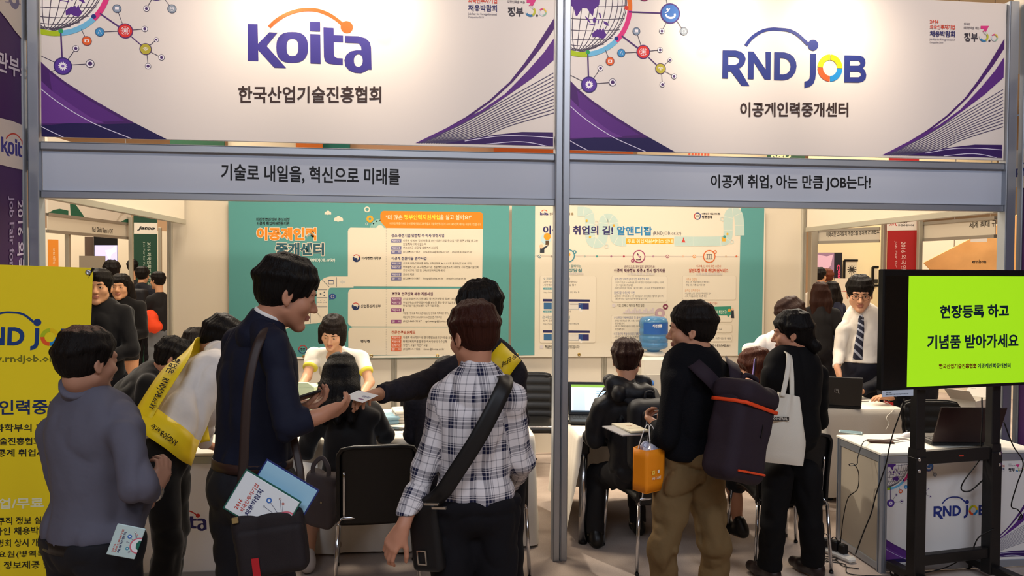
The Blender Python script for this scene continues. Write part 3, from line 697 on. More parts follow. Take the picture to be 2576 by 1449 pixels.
rows('#6a6a98', '#3a3a68', [('H', '중소·중견기업 맞춤형 석·박사 양성사업', 347, 1878), ('지원대상', '이공계 석·박사 학위 취득 후 5년 이내인 자로 공고일 기준 최근 2개월 내 고용', 390, 2165), (None, '보험 취득이력이 없는 자', 419, 1728), ('지원내용', '연수지원금 지급 및 채용연계 지원 등', 451, 1828), ('문   의', '(02)3460-9150    onedolee@koita.or.kr    snejob.koita.or.kr', 486, 2115),
     ('H', '이공계 전문기술 연수사업', 540, 1728), ('지원인력', "이공계 대졸(전문대졸 포함) 미취업자로 '84.1.1 이후 출생자(만 32세 이하)", 582, 2112), ('지원기관', '정부출연기관, 국·공립연구기관, 전문생산기술연구소, 대학 및 기타 전문기술인력', 615, 2168), (None, '양성 비영리 기관 및 단체(지방자치단체 제외)', 643, 1888), ('지원내용', '연수비 지원', 676, 1622), ('문   의', '(02)3460-9085    hong@koita.or.kr    snejob.koita.or.kr', 711, 2066)])
rows('#8a4a80', '#5a2a50', [('H', '고경력 연구인력 채용 지원사업', 840, 1782), ('지원인력', '기업·공공연구기관·대학 등 연구경력이 학사 10년, 석사 7년', 884, 2060), ('지원기업', '부설연구소(연구전담부서)를 보유한 중소·중견기업 또는', 916, 1975), (None, '창업지원기업(혁신센터 입주기업 포함)', 942, 1835), ('지원내용', ' - ', 977, 1540),
     (None, '기업별 1명으로 최대 3년 지원(1년 단위로 계속지원 여부)', 1006, 1915), (None, '지원인력 연봉의 50%(최대 5,000만원/연) 정부지원', 1040, 1858), ('문   의', '(02)3460-9167    sphwang@koita.or.kr', 1074, 1950)])
rows('#cf6a48', '#b04a2c', [('H', '전문연구요원제도', 1168, 1635), ('지원대상', '자연계 석사학위이상 연구전담요원 5인이상을 보유', 1210, 1950), ('지원내용', '병역대체복무를 활용한 석사이상의 우수인력', 1244, 1900), ('신청기간', '상반기: 1월 / 하반기 6월', 1276, 1735), ('문   의', '(02)3460-9122    dslee@koita.or.kr', 1310, 1880)])
s.strip(P6((0+50, 1388), (2390, 1362)), .02, ink('#e8e2d4')); 
q = s.uv(*Z6((680, 1310))); s.ring(q, .04, .008, ink('#b03a3a'), 0, 3.3); s.ring(q, .04, .008, ink('#2c3a70'), 3.3, 6.28); T('창조', (660, 1322), (700, 1322), 24, '#222')  if False else T('창조', (660, 1322), (700, 1322), 24, '#222222')
print_on(s, t)

t = cloth_poster('white wall poster with teal edges and dark blue headline behind the double post', -.02, 2.52, .955, 2.45, mat('#e0d8c8', .7, spec=.15, bump=.05, bscale=3, stretch=(1, 1, .3)))
s = Sheet((-.02, YP, .955), (1, 0, 0), (0, 0, 1)); T = tz(s, Z7, 1); P7 = lambda *l: [s.uv(*Z7(q)) for q in l]
s.clip = (0, 0, 2.54, 1.495)
te = ink('#5a9a9a')
s.poly(P7((84, 60), (278, 60), (272, 1300), (76, 1304)), te); s.poly(P7((1945, 60), (2135, 60), (2112, 1300), (1920, 1296)), te)
pa = ink('#b9cfca'); pl = ink('#dcdcd0')
for pts in ([(620, 135), (680, 138), (712, 160), (722, 220), (722, 320), (735, 375), (775, 395), (815, 375), (830, 320), (830, 240), (840, 205), (868, 190), (900, 205), (915, 240), (918, 320), (930, 360), (965, 377), (1015, 377)],
            [(1405, 377), (1600, 378), (1780, 375), (1825, 360), (1840, 320), (1840, 230), (1850, 160), (1885, 138), (1920, 160), (1932, 230), (1935, 330)]):
    b = bez(P7(*pts), 5); s.strip(b, .095, pa)
    for i in range(4, len(b)-2, 6):
        d = unit(b[i+1]-b[i]); n = V(-d[1], d[0])*.046; s.strip([b[i]-n, b[i]+n], .004, pl)
T('koita', (318, 166), (384, 166), 26, '#322c70', .05); q = s.uv(*Z7((352, 150))); s.ring(q, .035, .006, ink('#e0582a'), .6, 2.5, 10); T('한국산업기술진흥협회', (395, 165), (560, 165), 20, '#3a3634', .02)
q = s.uv(*Z7((1592, 173))); s.ring(q, .036, .009, ink('#33407a'), 0, 2); s.ring(q, .036, .009, ink('#b84038'), 2, 4.2); s.ring(q, .036, .009, ink('#33407a'), 4.2, 6.28); T('창조경제', (1577, 180), (1608, 180), 16, '#33333a')
T('대한민국 재도약의 힘,', (1628, 164), (1778, 164), 18, '#33333a', .03); T('창조경제', (1628, 193), (1712, 193), 22, '#22222a', .03)
T('이공계', (342, 322), (558, 322), 72, '#2b2862', .03); T('취업의 길!', (582, 324), (908, 326), 74, '#2b2862', .03); T('알앤디잡', (940, 328), (1225, 330), 74, '#2a7fb4', .03); T('(RNDJOB.or.kr)', (1232, 334), (1460, 334), 38, '#4a4a54', 0)
s.poly(P7((1014, 354), (1400, 354), (1398, 397), (1012, 397)), ink('#d9a52c')); T('무료 취업지원서비스 안내', (1024, 392), (1390, 392), 33, '#f4eccc', .015)
# light bulb and hand, flask, money bag
q = s.uv(*Z7((365, 355))); s.disc(q, .052, ink('#b9d4dc')); s.disc(q+V(.012, .02), .034, ink('#e29a2a')); s.rect(q[0]-.004, q[1]-.06, q[0]+.028, q[1]-.02, ink('#5a4630')); s.poly(P7((316, 470), (352, 470), (352, 440), (388, 410), (378, 408), (340, 428), (318, 430)), ink('#2c3440')); s.disc(s.uv(*Z7((328, 418))), .02, ink('#e6bfa0'))
s.poly(P7((1462, 386), (1496, 386), (1484, 360), (1484, 346), (1475, 346), (1475, 360)), ink('#c8463c')); s.poly(P7((1788, 345), (1822, 340), (1820, 378), (1794, 378)), ink('#e0a83c')); s.disc(s.uv(*Z7((1812, 340))), .014, ink('#3f8f8a'))
s.strip(P7((280, 492), (1930, 500)), .009, ink('#cfc4b8'))
for x, cc in ((313, '#44788c'), (410, '#9a948c'), (680, '#a8b4ac'), (778, '#3f8f8a'), (894, '#9c6a84'), (996, '#a83c50'), (1234, '#b08a98'), (1349, '#9a4a64'), (1475, '#d8b8a0'), (1566, '#e0904a'), (1823, '#cbb49c'), (1908, '#d06a48')):
    q = s.uv(*Z7((x, 499))); s.disc(q, .017 if x in (313, 1349, 1566) else .01, ink(cc))
    if x in (313, 1349, 1566): s.disc(q, .011, WHT); s.disc(q, .004, ink(cc))
def medal(x, y, cc, gx, gy, cg):
    q = s.uv(*Z7((x, y))); s.disc(q, .064, ink(cc)); s.disc(q, .053, WHT); gear(s, s.uv(*Z7((gx, gy))), .019, ink(cg), WHT, 9); return q
q = medal(547, 494, '#3f8898', 598, 464, '#3f8898'); s.disc(q+V(0, .012), .02, ink('#e2a03a')); s.rect(q[0]-.009, q[1]-.035, q[0]+.009, q[1]-.01, ink('#5a4a3a'))
q = medal(1119, 500, '#9c4a6c', 1068, 534, '#9c4a6c'); d5 = ink('#5a3a4a'); s.strip([q+V(-.012, .018), q+V(.012, -.012)], .016, ink('#b88aa0')); s.strip([q+V(-.018, .03), q+V(-.006, .012)], .012, d5); s.rect(q[0]-.03, q[1]-.036, q[0]+.02, q[1]-.028, d5); s.ring(q+V(0, -.012), .022, .007, d5, -1.4, 1.0, 8)
q = medal(1688, 500, '#cf6a3a', 1735, 464, '#cf6a3a')
for i in (-1, 0, 1): s.rect(q[0]+i*.02-.006, q[1]-.024, q[0]+i*.02+.006, q[1]+.022, ink('#8f8a84')); s.rect(q[0]+i*.02-.01, q[1]+.018, q[0]+i*.02+.01, q[1]+.024, ink('#6a6460'))
s.rect(q[0]-.036, q[1]-.028, q[0]+.036, q[1]-.02, ink('#4f6a64'))
T('전문상담사와 함께하는', (430, 588), (650, 588), 22, '#3f8088', .012); T('1:1 취업상담실', (420, 628), (656, 628), 30, '#3f8088', .025)
T('온라인으로, 모바일로 알려드려요!', (1000, 594), (1248, 594), 24, '#704258', .008); T('이공계 채용정보 제공 & 행사 참가지원', (916, 630), (1328, 630), 32, '#5a2c4c', .025)
T('이공계, 난 너의 무한 스폰서', (1582, 590), (1782, 590), 22, '#c8683c', .008); T('알앤디잡 무료 취업지원서비스', (1522, 630), (1842, 630), 32, '#c8502c', .025)
for x0, x1, y in ((540, 672, 640), (1025, 1250, 642), (1580, 1800, 642)):
    for i in range(9): x = x0+(x1-x0)*i/9; s.poly(P7((x, y+8), (x+(x1-x0)/11, y+8), (x+(x1-x0)/11, y-4-(i*7) % 11), (x, y-4-(i*7) % 11)), ink('#d0c8c4'))
ed = ink('#cdc3b2'); inn = ink('#e4dccd')
for x0, y0, x1, y1 in ((312, 658, 775, 1202), (894, 660, 1350, 870), (890, 975, 1345, 1200), (1468, 655, 1908, 852), (1470, 965, 1876, 1034), (1468, 1050, 1876, 1118), (1466, 1132, 1876, 1192)):
    a, b = s.uv(*Z7((x0, y1))), s.uv(*Z7((x1, y0))); s.rect(a[0], a[1], b[0], b[1], ed, .02); s.rect(a[0]+.004, a[1]+.006, b[0]-.005, b[1]-.001, inn, .018)
def L(tx, x0, y, x1, h, c, bold=.004): T(tx, (x0, y+h*.5), (x1, y+h*.5), h, c, bold)
for tx, x0, y, x1, c, h in (('오프라인 취업상담실', 342, 680, 560, '#3a6a80', 24), ('-매주 수요일, 전문상담사 방문상담', 342, 707, 620, '#4a4644', 18), ('-사전예약 필수 / 전화·이메일 접수', 342, 731, 610, '#4a4644', 18), ('https://www.rndjob.or.kr 접속 후, 상단 메뉴 중', 348, 791, 636, '#4a4644', 17), ('09:00-9:30', 480, 945, 568, '#4a4644', 17),
     ('온라인 취업상담실', 335, 992, 560, '#3a6a80', 24), ('-상시 운영, 온라인 1:1 상담', 335, 1020, 560, '#4a4644', 18), ('https://www.rndjob.or.kr 접속 후, 상단 메뉴 중', 344, 1046, 632, '#4a4644', 17),
     ("알앤디잡 '굿매칭'(추천기업) 채용정보 제공", 920, 684, 1202, '#4a5a8c', 24), ('- 연구소 기업(약 36,000개사)을 대상으로 전문 직업상담사가 추천하는 이공계', 920, 712, 1316, '#4a4644', 19), ('분야 기업의 채용정보 제공', 930, 733, 1070, '#4a4644', 18), ('-온라인/모바일(월 2회) 및 「월간리크루트」(55,300부 발행/월)를 통해 제공', 920, 757, 1326, '#4a4644', 19),
     ("알앤디잡 '우수인재' 추천", 917, 794, 1082, '#4a5a8c', 24), ('- 알앤디잡 이력서 등록시, 전문 직업상담사가 우수인재를 선별하여 홈페이지', 917, 822, 1314, '#4a4644', 19), ('(메인페이지), 기업연구소 등에 추천 및 알선 지원', 928, 844, 1182, '#4a4644', 18), ('기업, 인재 간 매칭 및 취업 알선', 940, 896, 1160, '#3a342f', 26),
     ('온·오프라인 채용박람회 및 채용설명회 개최', 916, 996, 1204, '#4a5a8c', 24), ('- 온라인 박람회(2회 예정, 16년) / 오프라인 박람회(10회 예정, 16년) 개최를', 916, 1022, 1308, '#4a4644', 19), ('통한 매칭연계', 926, 1043, 1000, '#4a4644', 18), ('- 지역 창조경제혁신센터와 연계한 이공계 채용설명회(4회 예정, 16년) 개최를', 914, 1066, 1306, '#4a4644', 19), ('통한 매칭연계', 926, 1090, 1000, '#4a4644', 18),
     ('이공계인재 취업아카데미 개최', 914, 1127, 1115, '#4a5a8c', 24), ('- 오프라인, 직무 및 전공 특강 등 취업역량 강화 프로그램 제공', 914, 1151, 1238, '#4a4644', 19), ('(6회 예정, 16년)', 926, 1175, 1010, '#4a4644', 18),
     ('이력서 컨설팅', 1497, 685, 1588, '#d08a3c', 22), ('-상시 운영, 전문 컨설턴트의 첨삭 지도', 1497, 709, 1690, '#4a4644', 18), ('-평일 기준, 평균 3일 이내 답변', 1497, 731, 1654, '#4a4644', 18), ('온라인 인적성검사', 1490, 775, 1613, '#d08a3c', 22), ('-취업대비, 인성 및 적성능력에 대한 검사', 1490, 799, 1703, '#4a4644', 18), ('-흥미, 적성을 고려한 직업군 추천', 1490, 823, 1664, '#4a4644', 18),
     ('누구나, 신청만 하면 이용 가능!', 1510, 880, 1752, '#b85a3c', 24), ('취업지원! 취업정보, 취업특강 TIP, 최근이슈 등 제공', 1480, 1164, 1864, '#4a4644', 19), ('전문가 상담 및 이메일', 1480, 1087, 1790, '#4a4644', 19),
     ('취업전문가가 친절하게 상담해드립니다!', 358, 1232, 636, '#3a342f', 26), ('누구나 참가 가능!', 940, 1228, 1178, '#3a342f', 24), ('상담은 메일로 받아보세요!', 1500, 1222, 1858, '#3a342f', 26)): L(tx, x0, y, x1, h, c)
for y0 in (830, 1083):                        # two screen shots
    n1 = ink('#2c2c60'); s.poly(P7((340, y0+14), (720, y0+18), (720, y0+36), (340, y0+34)), n1)
    s.poly(P7((347, y0+44), (712, y0+48), (712, y0+98), (347, y0+96)), ink('#3a6a9a')); s.poly(P7((412, y0+46), (628, y0+48), (628, y0+96), (412, y0+94)), ink('#dcd8d4')); s.poly(P7((660, y0+48), (712, y0+48), (712, y0+98), (660, y0+98)), ink('#30306a'))
    s.poly(P7((628, y0+48), (658, y0+48), (658, y0+90), (628, y0+90)), ink('#2c4a8c')); s.poly(P7((630, y0+92), (640, y0+84), (652, y0+98), (662, y0+104), (656, y0+118), (636, y0+112)), ink('#e8e4e0'))
    for x in (560, 590): s.strip(P7((x, y0+60), (x+60, y0+60)), .003, ink('#8a8480'))
for y in (761, 946): a, b = s.uv(*Z7((340, y+8))), s.uv(*Z7((440, y-8))); s.rect(a[0], a[1], b[0], b[1], ink('#5a9aa4'), .012); L('온라인 신청', 352, y, 430, 11, '#e8f0ee')
for x, y in ((914, 895), (1480, 880), (330, 1232), (912, 1228)): s.disc(s.uv(*Z7((x, y))), .018, ink('#d4ccd0'))
gear(s, s.uv(*Z7((1333, 906))), .028, ink('#7c3450'), WHT); gear(s, s.uv(*Z7((1288, 960))), .052, ink('#c0a4b0'), WHT, 12)
for i in range(14): x = 990+i*18; hh = 14+(i*13) % 34; s.poly(P7((x, 962), (x+15, 962), (x+15, 962-hh), (x, 962-hh)), ink('#d4c8cc'))
s.poly(P7((1690, 908), (1866, 902), (1868, 976), (1856, 976), (1838, 994), (1832, 977), (1690, 978)), ink('#3f8f78')); L('취업준비 취업성공!', 1700, 950, 1830, 30, '#e8f0e4', .01)
s.disc(s.uv(*Z7((1850, 936))), .016, ink('#e2a03a')); s.poly(P7((1868, 935), (1886, 935), (1890, 998), (1864, 998)), ink('#2c3440')); s.disc(s.uv(*Z7((1877, 928))), .012, ink('#e6bfa0'))
for x, y in ((773, 226), (855, 416), (1793, 195), (1870, 380)): q = s.uv(*Z7((x, y))); s.ring(q, .022, .008, ink('#c4d2cc'))
for x, y, cc in ((695, 211, '#e2b03a'), (578, 154, '#9a8a6a'), (1835, 318, '#e2b03a'), (722, 342, '#e2b03a'), (915, 248, '#d8a030')): gear(s, s.uv(*Z7((x, y))), .012, ink(cc))
print_on(s, t)
# ================================================================ tables, cloths, chairs, counters
CLOTH = mat('#e4ddd2', .85, spec=.1, bump=.08, bscale=90)
def table(label, x0, x1, y0, y1, z=.715, leg=.028):
    t = thing('folding_table', label, 'table', ((x0+x1)/2, (y0+y1)/2, 0))
    MB().box(((x0+x1)/2, (y0+y1)/2, z-.018), (x1-x0-.01, y1-y0-.01, .03), mat('#3a3230', .5), bev=.004).build('tabletop', t)
    a = MB()
    for y in (y0+.05, y1-.05): a.box(((x0+x1)/2, y, z-.055), (x1-x0-.12, .025, .045), mat('#1c1a1a', .5))
    for x in (x0+.05, x1-.05): a.box((x, (y0+y1)/2, z-.055), (.025, y1-y0-.12, .045), mat('#1c1a1a', .5))
    a.build('apron', t)
    for x in (x0+.035, x1-.035):
        for y in (y0+.035, y1-.035):
            l = MB(); l.lathe((x, y, 0), [(leg, .012), (leg, z-.12)], CHROME, 18); l.lathe((x, y, 0), [(leg*.8, 0), (leg*1.05, .004), (leg*1.05, .02), (leg, .022)], BLACKP, 18)
            l.box((x, y, z-.078), (leg*2.5, leg*2.5, .09), BLACKP, bev=.01); l.build('leg', t)
    return t
def cloth(label, x0, x1, y0, y1, z, hems, seed=1, amp=.02, spread=.0):
    """hems: hanging height for front, right, back, left"""
    rs = np.random.RandomState(seed); r = .025; loop = []; nr = []; hm = []
    cs = [(x1-r, y0+r, -90), (x1-r, y1-r, 0), (x0+r, y1-r, 90), (x0+r, y0+r, 180)]
    sides = [hems[1], hems[2], hems[3], hems[0]]
    for i, (cx, cy, a) in enumerate(cs):
        for k in range(5):
            t = math.radians(a+k*22.5); loop.append((cx+r*math.cos(t), cy+r*math.sin(t))); nr.append((math.cos(t), math.sin(t)))
            hp, hn = sides[i-1], sides[i]; hm.append(hp+(hn-hp)*k/4)
        nx = cs[(i+1) % 4]; t = math.radians(a+90); n = (math.cos(t), math.sin(t)); p0 = np.array(loop[-1]); q0 = V(nx[0]+r*n[0], nx[1]+r*n[1]); L = np.linalg.norm(q0-p0); m = int(L/.022)
        for k in range(1, m): loop.append(tuple(p0+(q0-p0)*k/m)); nr.append(n); hm.append(sides[i])
    loop, nr, hm = np.array(loop), np.array(nr), np.array(hm); N = len(loop); arc = np.cumsum(np.r_[0, np.linalg.norm(np.diff(loop, axis=0), axis=1)])
    w = np.zeros(N); tot = arc[-1]+.02
    for f in (9, 14, 23, 37, 55): w += rs.uniform(.4, 1)/(f**.35)*np.sin(2*math.pi*(f*arc/tot)+rs.uniform(0, 6))
    w = w/np.abs(w).max(); rows = [loop]; M = 14; P = np.zeros((N, M+2, 3))
    ins = loop-nr*.012; P[:, 0, :2] = ins; P[:, 0, 2] = z
    for j in range(M+1):
        f = j/M; d = hm*f; off = np.clip(.004+amp*(w+.8)*np.clip(d/.5, 0, 1.3)+spread*d, .003, 1)
        if j == 0: off = np.full(N, .0)
        P[:, j+1, :2] = loop+nr*off[:, None]; P[:, j+1, 2] = z-.004-d
    t = MB(); t.grid(P, CLOTH, closed_u=True, thick=0)
    top = P[:, 0]; t.add(top, [tuple(range(N))], CLOTH)
    o = t.build('tablecloth', None, label=label, cat='tablecloth'); 
    return o
table('table under the white cloth with booklets where the long-haired woman sits', -1.68, -.14, .24, 1.22)
cloth('full white tablecloth on the table in front of the seated long-haired woman', -1.70, -.12, .22, 1.24, .722, (.70, .70, .6, .6), 3, .02, .03)
table('steel-legged table where the man in the black puffer jacket sits', .17, 1.62, .21, 1.12)
cloth('white tablecloth hanging down one side of the steel-legged table', .165, 1.625, .205, 1.125, .722, (.035, .04, .62, .62), 8, .022, .05)
table('table under the white cloth below the black laptop with silver emblem', 2.3, 2.9, .96, 1.6)
cloth('smooth white tablecloth on the desk below the laptop with silver emblem', 2.28, 2.925, .94, 1.62, .722, (.68, .68, .6, .68), 5, .006, .02)

def counter(label, x0, y0, w, d, z):
    t = thing('reception_counter', label, 'counter', (x0+w/2, y0+d/2, 0))
    wh = mat('#dedad6', .5, spec=.3)
    MB().box((x0+w/2, y0+d/2, z-.009), (w+.01, d+.01, .018), mat('#e4e0d4', .4), bev=.004).build('worktop', t)
    for nm, c, s in (('front_panel', (x0+w/2, y0+.012, z/2), (w-.04, .008, z-.09)), ('side_panel', (x0+.012, y0+d/2, z/2), (.008, d-.04, z-.09)), ('side_panel', (x0+w-.012, y0+d/2, z/2), (.008, d-.04, z-.09))):
        MB().box(c, s, wh if nm == 'front_panel' else mat('#b0a594', .55)).build(nm, t)
    for x in (x0+.02, x0+w-.02):
        for y in (y0+.02, y0+d-.02): p = MB(); post_profile(p, x, y, 0, z-.018, .044, ALU); p.build('corner_post', t)
    for zc in (z-.042, .03):
        for y in (y0+.014, y0+d-.014): MB().box((x0+w/2, y, zc), (w-.06, .024, .045), ALU, bev=.003).build('rail', t)
        for x in (x0+.014, x0+w-.014): MB().box((x, y0+d/2, zc), (.024, d-.06, .045), ALU, bev=.003).build('rail', t)
    s = Sheet((x0+.02, y0+.0077, .06), (1, 0, 0), (0, 0, 1)); s.clip = (.02, 0, w-.06, z-.13)
    return t, s
t, s = counter('white counter with navy logo under the phones, behind the television stand', 1.868, -.405, 1.0, .49, .722)
g0 = s.uv(2240.7, 1265.6); o = R3(284, 598); net(s, lambda q: g0+(q-o)*.47, .47)
kl = [s.uv(2348, 1300), s.uv(2482, 1300)]; o0, o1 = R3(1218, 555), R4(637, 582); sc = (kl[1]-kl[0])[0]/(o1-o0)[0]
swoosh_left(s, lambda q: V(q[0]*.50, q[1]*.40)-V(0, .01), .5); swoosh_right(s, lambda q: V(.94+(q[0]-2.884)*.5, q[1]*.45), .5)
logo_rnd(s, lambda q: kl[0]+(q-o0)*sc)
a0 = s.uv(2537, 1187); b0 = R4(1324, 295); corner_marks(s, lambda q: a0+(q-b0)*.42)
print_on(s, t)
t, s = counter('white counter with navy and red logo behind the bending man in white', -2.70, -.12, 1.0, .49, .735)
kl = [s.uv(466, 1330), s.uv(520, 1330)]; o0, o1 = L2(613, 444), L2(1042, 488); sc = (kl[1]-kl[0])[0]/(o1-o0)[0]
logo_koita(s, lambda q: kl[0]+(q-o0)*sc, '#2c2860', '#b83028')
print_on(s, t)

def chair(label, loc, rz, ribs=False, first=None, w=.42):
    t = thing('visitor_chair', label, 'chair', loc, rz, None)
    R = np.array(t.matrix_basis.to_3x3()); R = np.array(Matrix.Rotation(rz, 3, 'Z')); O = V(*loc)
    q = lambda x, y, z: R@V(x, y, z)+O
    h = w/2
    P = np.array([[q(sx*h*(1-.04*(1-abs(math.cos(math.pi*j/10)))), -.2+.42*j/10, .455+.012*math.sin(math.pi*j/10)-.02*max(0, abs(sx)-.8)*5-(.03 if j > 8 else 0)*(j-8)/2) for j in range(11)] for sx in np.linspace(-1, 1, 13)])
    m = MB(); m.grid(P, LEATHER, thick=.045); m.build('seat', t)
    P = []
    for sx in np.linspace(-1, 1, 13):
        row = []
        for j in range(25):
            f = j/24; z = .395+.445*f; y = -.205-.02*f-.05*f*f-.02*(1-sx*sx)+(.005*math.cos(j*math.pi*.5) if ribs else 0)
            cw = h*(1-.10*max(0, (f-.86)/.14)**2)
            row.append(q(sx*cw, y, z-.012*max(0, abs(sx)-.7)/.3*(f > .95)))
        P.append(row)
    m = MB(); m.grid(np.array(P), LEATHER, thick=.022)
    e = [P[0][i] for i in range(1, 25)]+[r[-1] for r in P[1:-1]]+[P[-1][i] for i in range(24, 0, -1)]
    m.tube([p-R@V(0, .011, 0) for p in e], .011, LEATHER, 8); m.build('backrest', t)
    for yy, ft in ((-.21, -.245), (.19, .235)):
        f = MB(); k = .05
        f.tube(bez([q(-h-.0, ft*.96+.0*yy, .40), q(-h+.012, yy, .43), q(-h+.05, yy, .435), q(0, yy, .435), q(h-.05, yy, .435), q(h-.012, yy, .43), q(h, ft*.96, .40)], 5), .0105, CHROME, 10); f.build('cross_bar', t)
        for sx in (-1, 1):
            l = MB(); l.tube([q(sx*h, ft*.955, .405), q(sx*(h+.02), ft*1.04, .012)], .0105, CHROME, 12); l.tube([q(sx*(h+.02), ft*1.04, .014), q(sx*(h+.0205), ft*1.045, 0)], .013, BLACKP, 10); l.build('leg', t)
    for sx in (-1, 1):
        l = MB(); l.tube([q(sx*(h-.03), -.21, .43), q(sx*(h-.03), .19, .43)], .009, CHROME, 8)
        l.tube(bez([q(sx*(h-.03), -.1, .43), q(sx*(h-.03), -.2, .44), q(sx*(h-.03), -.222, .5), q(sx*(h-.03), -.25, .7)], 5), .008, CHROME, 8); l.build('side_rail', t)
    return t
CHG = 'black visitor chairs'
for lb, loc, rz, rib in (('black chrome-legged chair turned with its back to us behind the long-haired woman', (-1.10, -.20, 0), math.radians(5), False),
        ('black chair under the seated man with the black backpack', (.60, .0, 0), math.radians(10), False),
        ('black chair behind the standing woman with the white tote bag', (1.37, -.10, 0), math.radians(-4), False),
        ('empty black chair with ribbed back by the back wall beside the double post', (.10, 2.02, 0), math.radians(176), True),
        ('dark chair behind the open laptop on the left cloth-covered table', (-.80, 1.62, 0), math.radians(186), False),
        ('black chair with ribbed back behind the television stand', (*at(2392, 1100, 5.25)[:2], 0), math.radians(172), True),
        ('black chair mostly hidden behind the standing man in the plaid shirt', (-.42, .0, 0), math.radians(-6), False)):
    tag(chair(lb, loc, rz, rib), group=CHG)

# ================================================================ television on its stand
tvo = at(2218, 985, 4.05); ty = math.radians(9.0); tu = V(math.cos(ty), math.sin(ty), 0); tn = V(math.sin(ty), -math.cos(ty), 0); TW, TH = 1.19, .665
t = thing('television', 'flat television showing a lime green notice, mounted on the black stand', 'television', tuple(tvo+tu*TW/2))
Rt = np.column_stack([tu, -tn, V(0, 0, 1)])
b = MB(); b.box(tvo+tu*TW/2+V(0, 0, TH/2)-tn*.022, (TW, .044, TH), BLACKP, Rt, .006); b.build('casing', t)
s = Sheet(tvo+tn*.0, tu, (0, 0, 1))
def scr(l, m): s.poly([s.uv(*q) for q in l], m)
SCRG = mat('#9fdc1c', .3, emit=.62); 
u0, v0 = s.uv(2281, 974); v1 = s.uv(2286, 694)[1]
s.rect(.012, v0, TW-.012, v1, mat('#0a0b0d', .12, spec=.5)); s.rect(u0, v0, TW-.16, v1, SCRG)
T = lambda tx, a, bb, h, c: s.ptext(tx, a, bb, h, c, .035)
DT = mat('#0c2a3c', .4)
T('현장등록 하고', (2364, 802), (2538, 798), 34, DT); T('기념품 받아가세요', (2332, 879), (2562, 874), 36, DT)
T('한국산업기술진흥협회', (2362, 928), (2456, 927), 13, mat('#8a3a14', .4)); T('이공계인력중개센터', (2459, 927), (2542, 926), 13, mat('#1c3a44', .4))
T('SAMSUNG', (2442, 979), (2454, 979), 2.4, mat('#8a8c90', .3))
print_on(s, t, 'screen')
st = thing('television_stand', 'black steel trolley stand in front of the white counter, holding the television', 'stand', tuple(V(*(tvo+tu*.54)[:2], 0)))
BK = mat('#151314', .45, spec=.35); base = V(*(tvo[:2]), 0)-tn*.075
for k, du in enumerate((.315, .85)):
    p = base+tu*du; c = MB(); c.box(p+V(0, 0, .90), (.062, .05, .75), BK, Rt, .004); c.build('upright', st)
    c = MB(); c.box(p+tn*.002+V(0, 0, .395), (.074, .07, .72), BK, Rt, .005)
    c.prism([(-.037, .74), (.037, .74), (.031, .80), (-.031, .80)], p+tn*.03, tu, (0, 0, 1), tn, -.06, BK)
    c.build('lower_upright', st)
    for dz in (.745, .68): MB().lathe(p+tn*.036+V(0, 0, dz)+tu*(-.018 if k == 0 else .018), [(.012, 0), (.012, .005), (.006, .006)], CHROME, 12, tn).build('bolt', st)
    f = MB(); f.box(p+tn*.06+V(0, 0, .065), (.06, .5, .05), BK, Rt, .006); f.build('foot_bar', st)
    for dy in (-.15, .27):
        w = MB(); w.tube([p+tn*dy+tu*-.012+V(0, 0, .024), p+tn*dy+tu*.012+V(0, 0, .024)], .024, BLACKP, 14); w.box(p+tn*dy+V(0, 0, .04), (.03, .02, .03), STEEL, Rt); w.build('caster', st)
c = MB(); c.box(base+tu*.5825+V(0, 0, .745), (.48, .045, .075), BK, Rt, .004); c.box(base+tu*.60+tn*.0235+V(0, 0, .745), (.03, .002, .007), mat('#c03a2a', .4)); c.build('cross_beam', st)
c = MB(); c.box(base+tu*.5825+V(0, 0, .16), (.50, .045, .06), BK, Rt, .004); c.build('cross_beam', st)
c = MB(); c.box(base+tu*.5825+tn*.028+V(0, 0, 1.42), (.66, .02, .4), BK, Rt, .004)
for du in (.315, .85): c.box(base+tu*du+tn*.01+V(0, 0, 1.38), (.05, .04, .5), BK, Rt, .004)
c.build('mount_plate', st)
n = MB(); pn = tvo+tu*.05+V(0, 0, -.008)+tn*.006; n.box(pn+tu*.05+V(0, 0, -.004), (.205, .002, .034), mat('#c8d4e4', .5), Rt)
o = n.build('notice_strip', None, label='small pale blue notice strip stuck under the corner of the television', cat='notice')
s = Sheet(pn-tu*.05+tn*.0012+V(0, 0, -.02), tu, (0, 0, 1)); s.text('전화 상담원 :', (.02, .018), (.06, .018), .006, ink('#2c3440')); s.text('홈페이지등록하고를 신청은 지금 무료서비스가능', (.02, .008), (.17, .008), .007, ink('#2c3440')); print_on(s, o, 'lettering')
# ================================================================ things on tables, floor and walls
def card(nm, label, cat, c, d, m, rz=0., art=None, tilt=None, parent=None):
    R = np.array(Matrix.Rotation(rz, 3, 'Z')) if tilt is None else tilt
    o = MB().box(c, d, m, R, min(d)*.3).build(nm, parent, label=label); 
    if cat: o['category'] = cat
    if art:
        s = Sheet(V(*c)+R@V(-d[0]/2, -d[1]/2, d[2]/2), R@V(1, 0, 0), R@V(0, 1, 0)); art(s, d[0], d[1]); print_on(s, o, 'print')
    return o
def phone(label, px, py, z, rz, body='#1a1a1e', screen='#0c0d10', w=.07, h=.145):
    p = onZ(px, py, z); R = np.array(Matrix.Rotation(rz, 3, 'Z'))
    t = thing('smartphone', label, 'phone', tuple(p))
    MB().box(p+V(0, 0, .0045), (w, h, .009), mat(body, .35, .3), R, .004).build('case', t)
    MB().box(p+V(0, 0, .0093), (w-.008, h-.02, .0008), mat(screen, .1, spec=.6), R).build('screen', t)
    return t
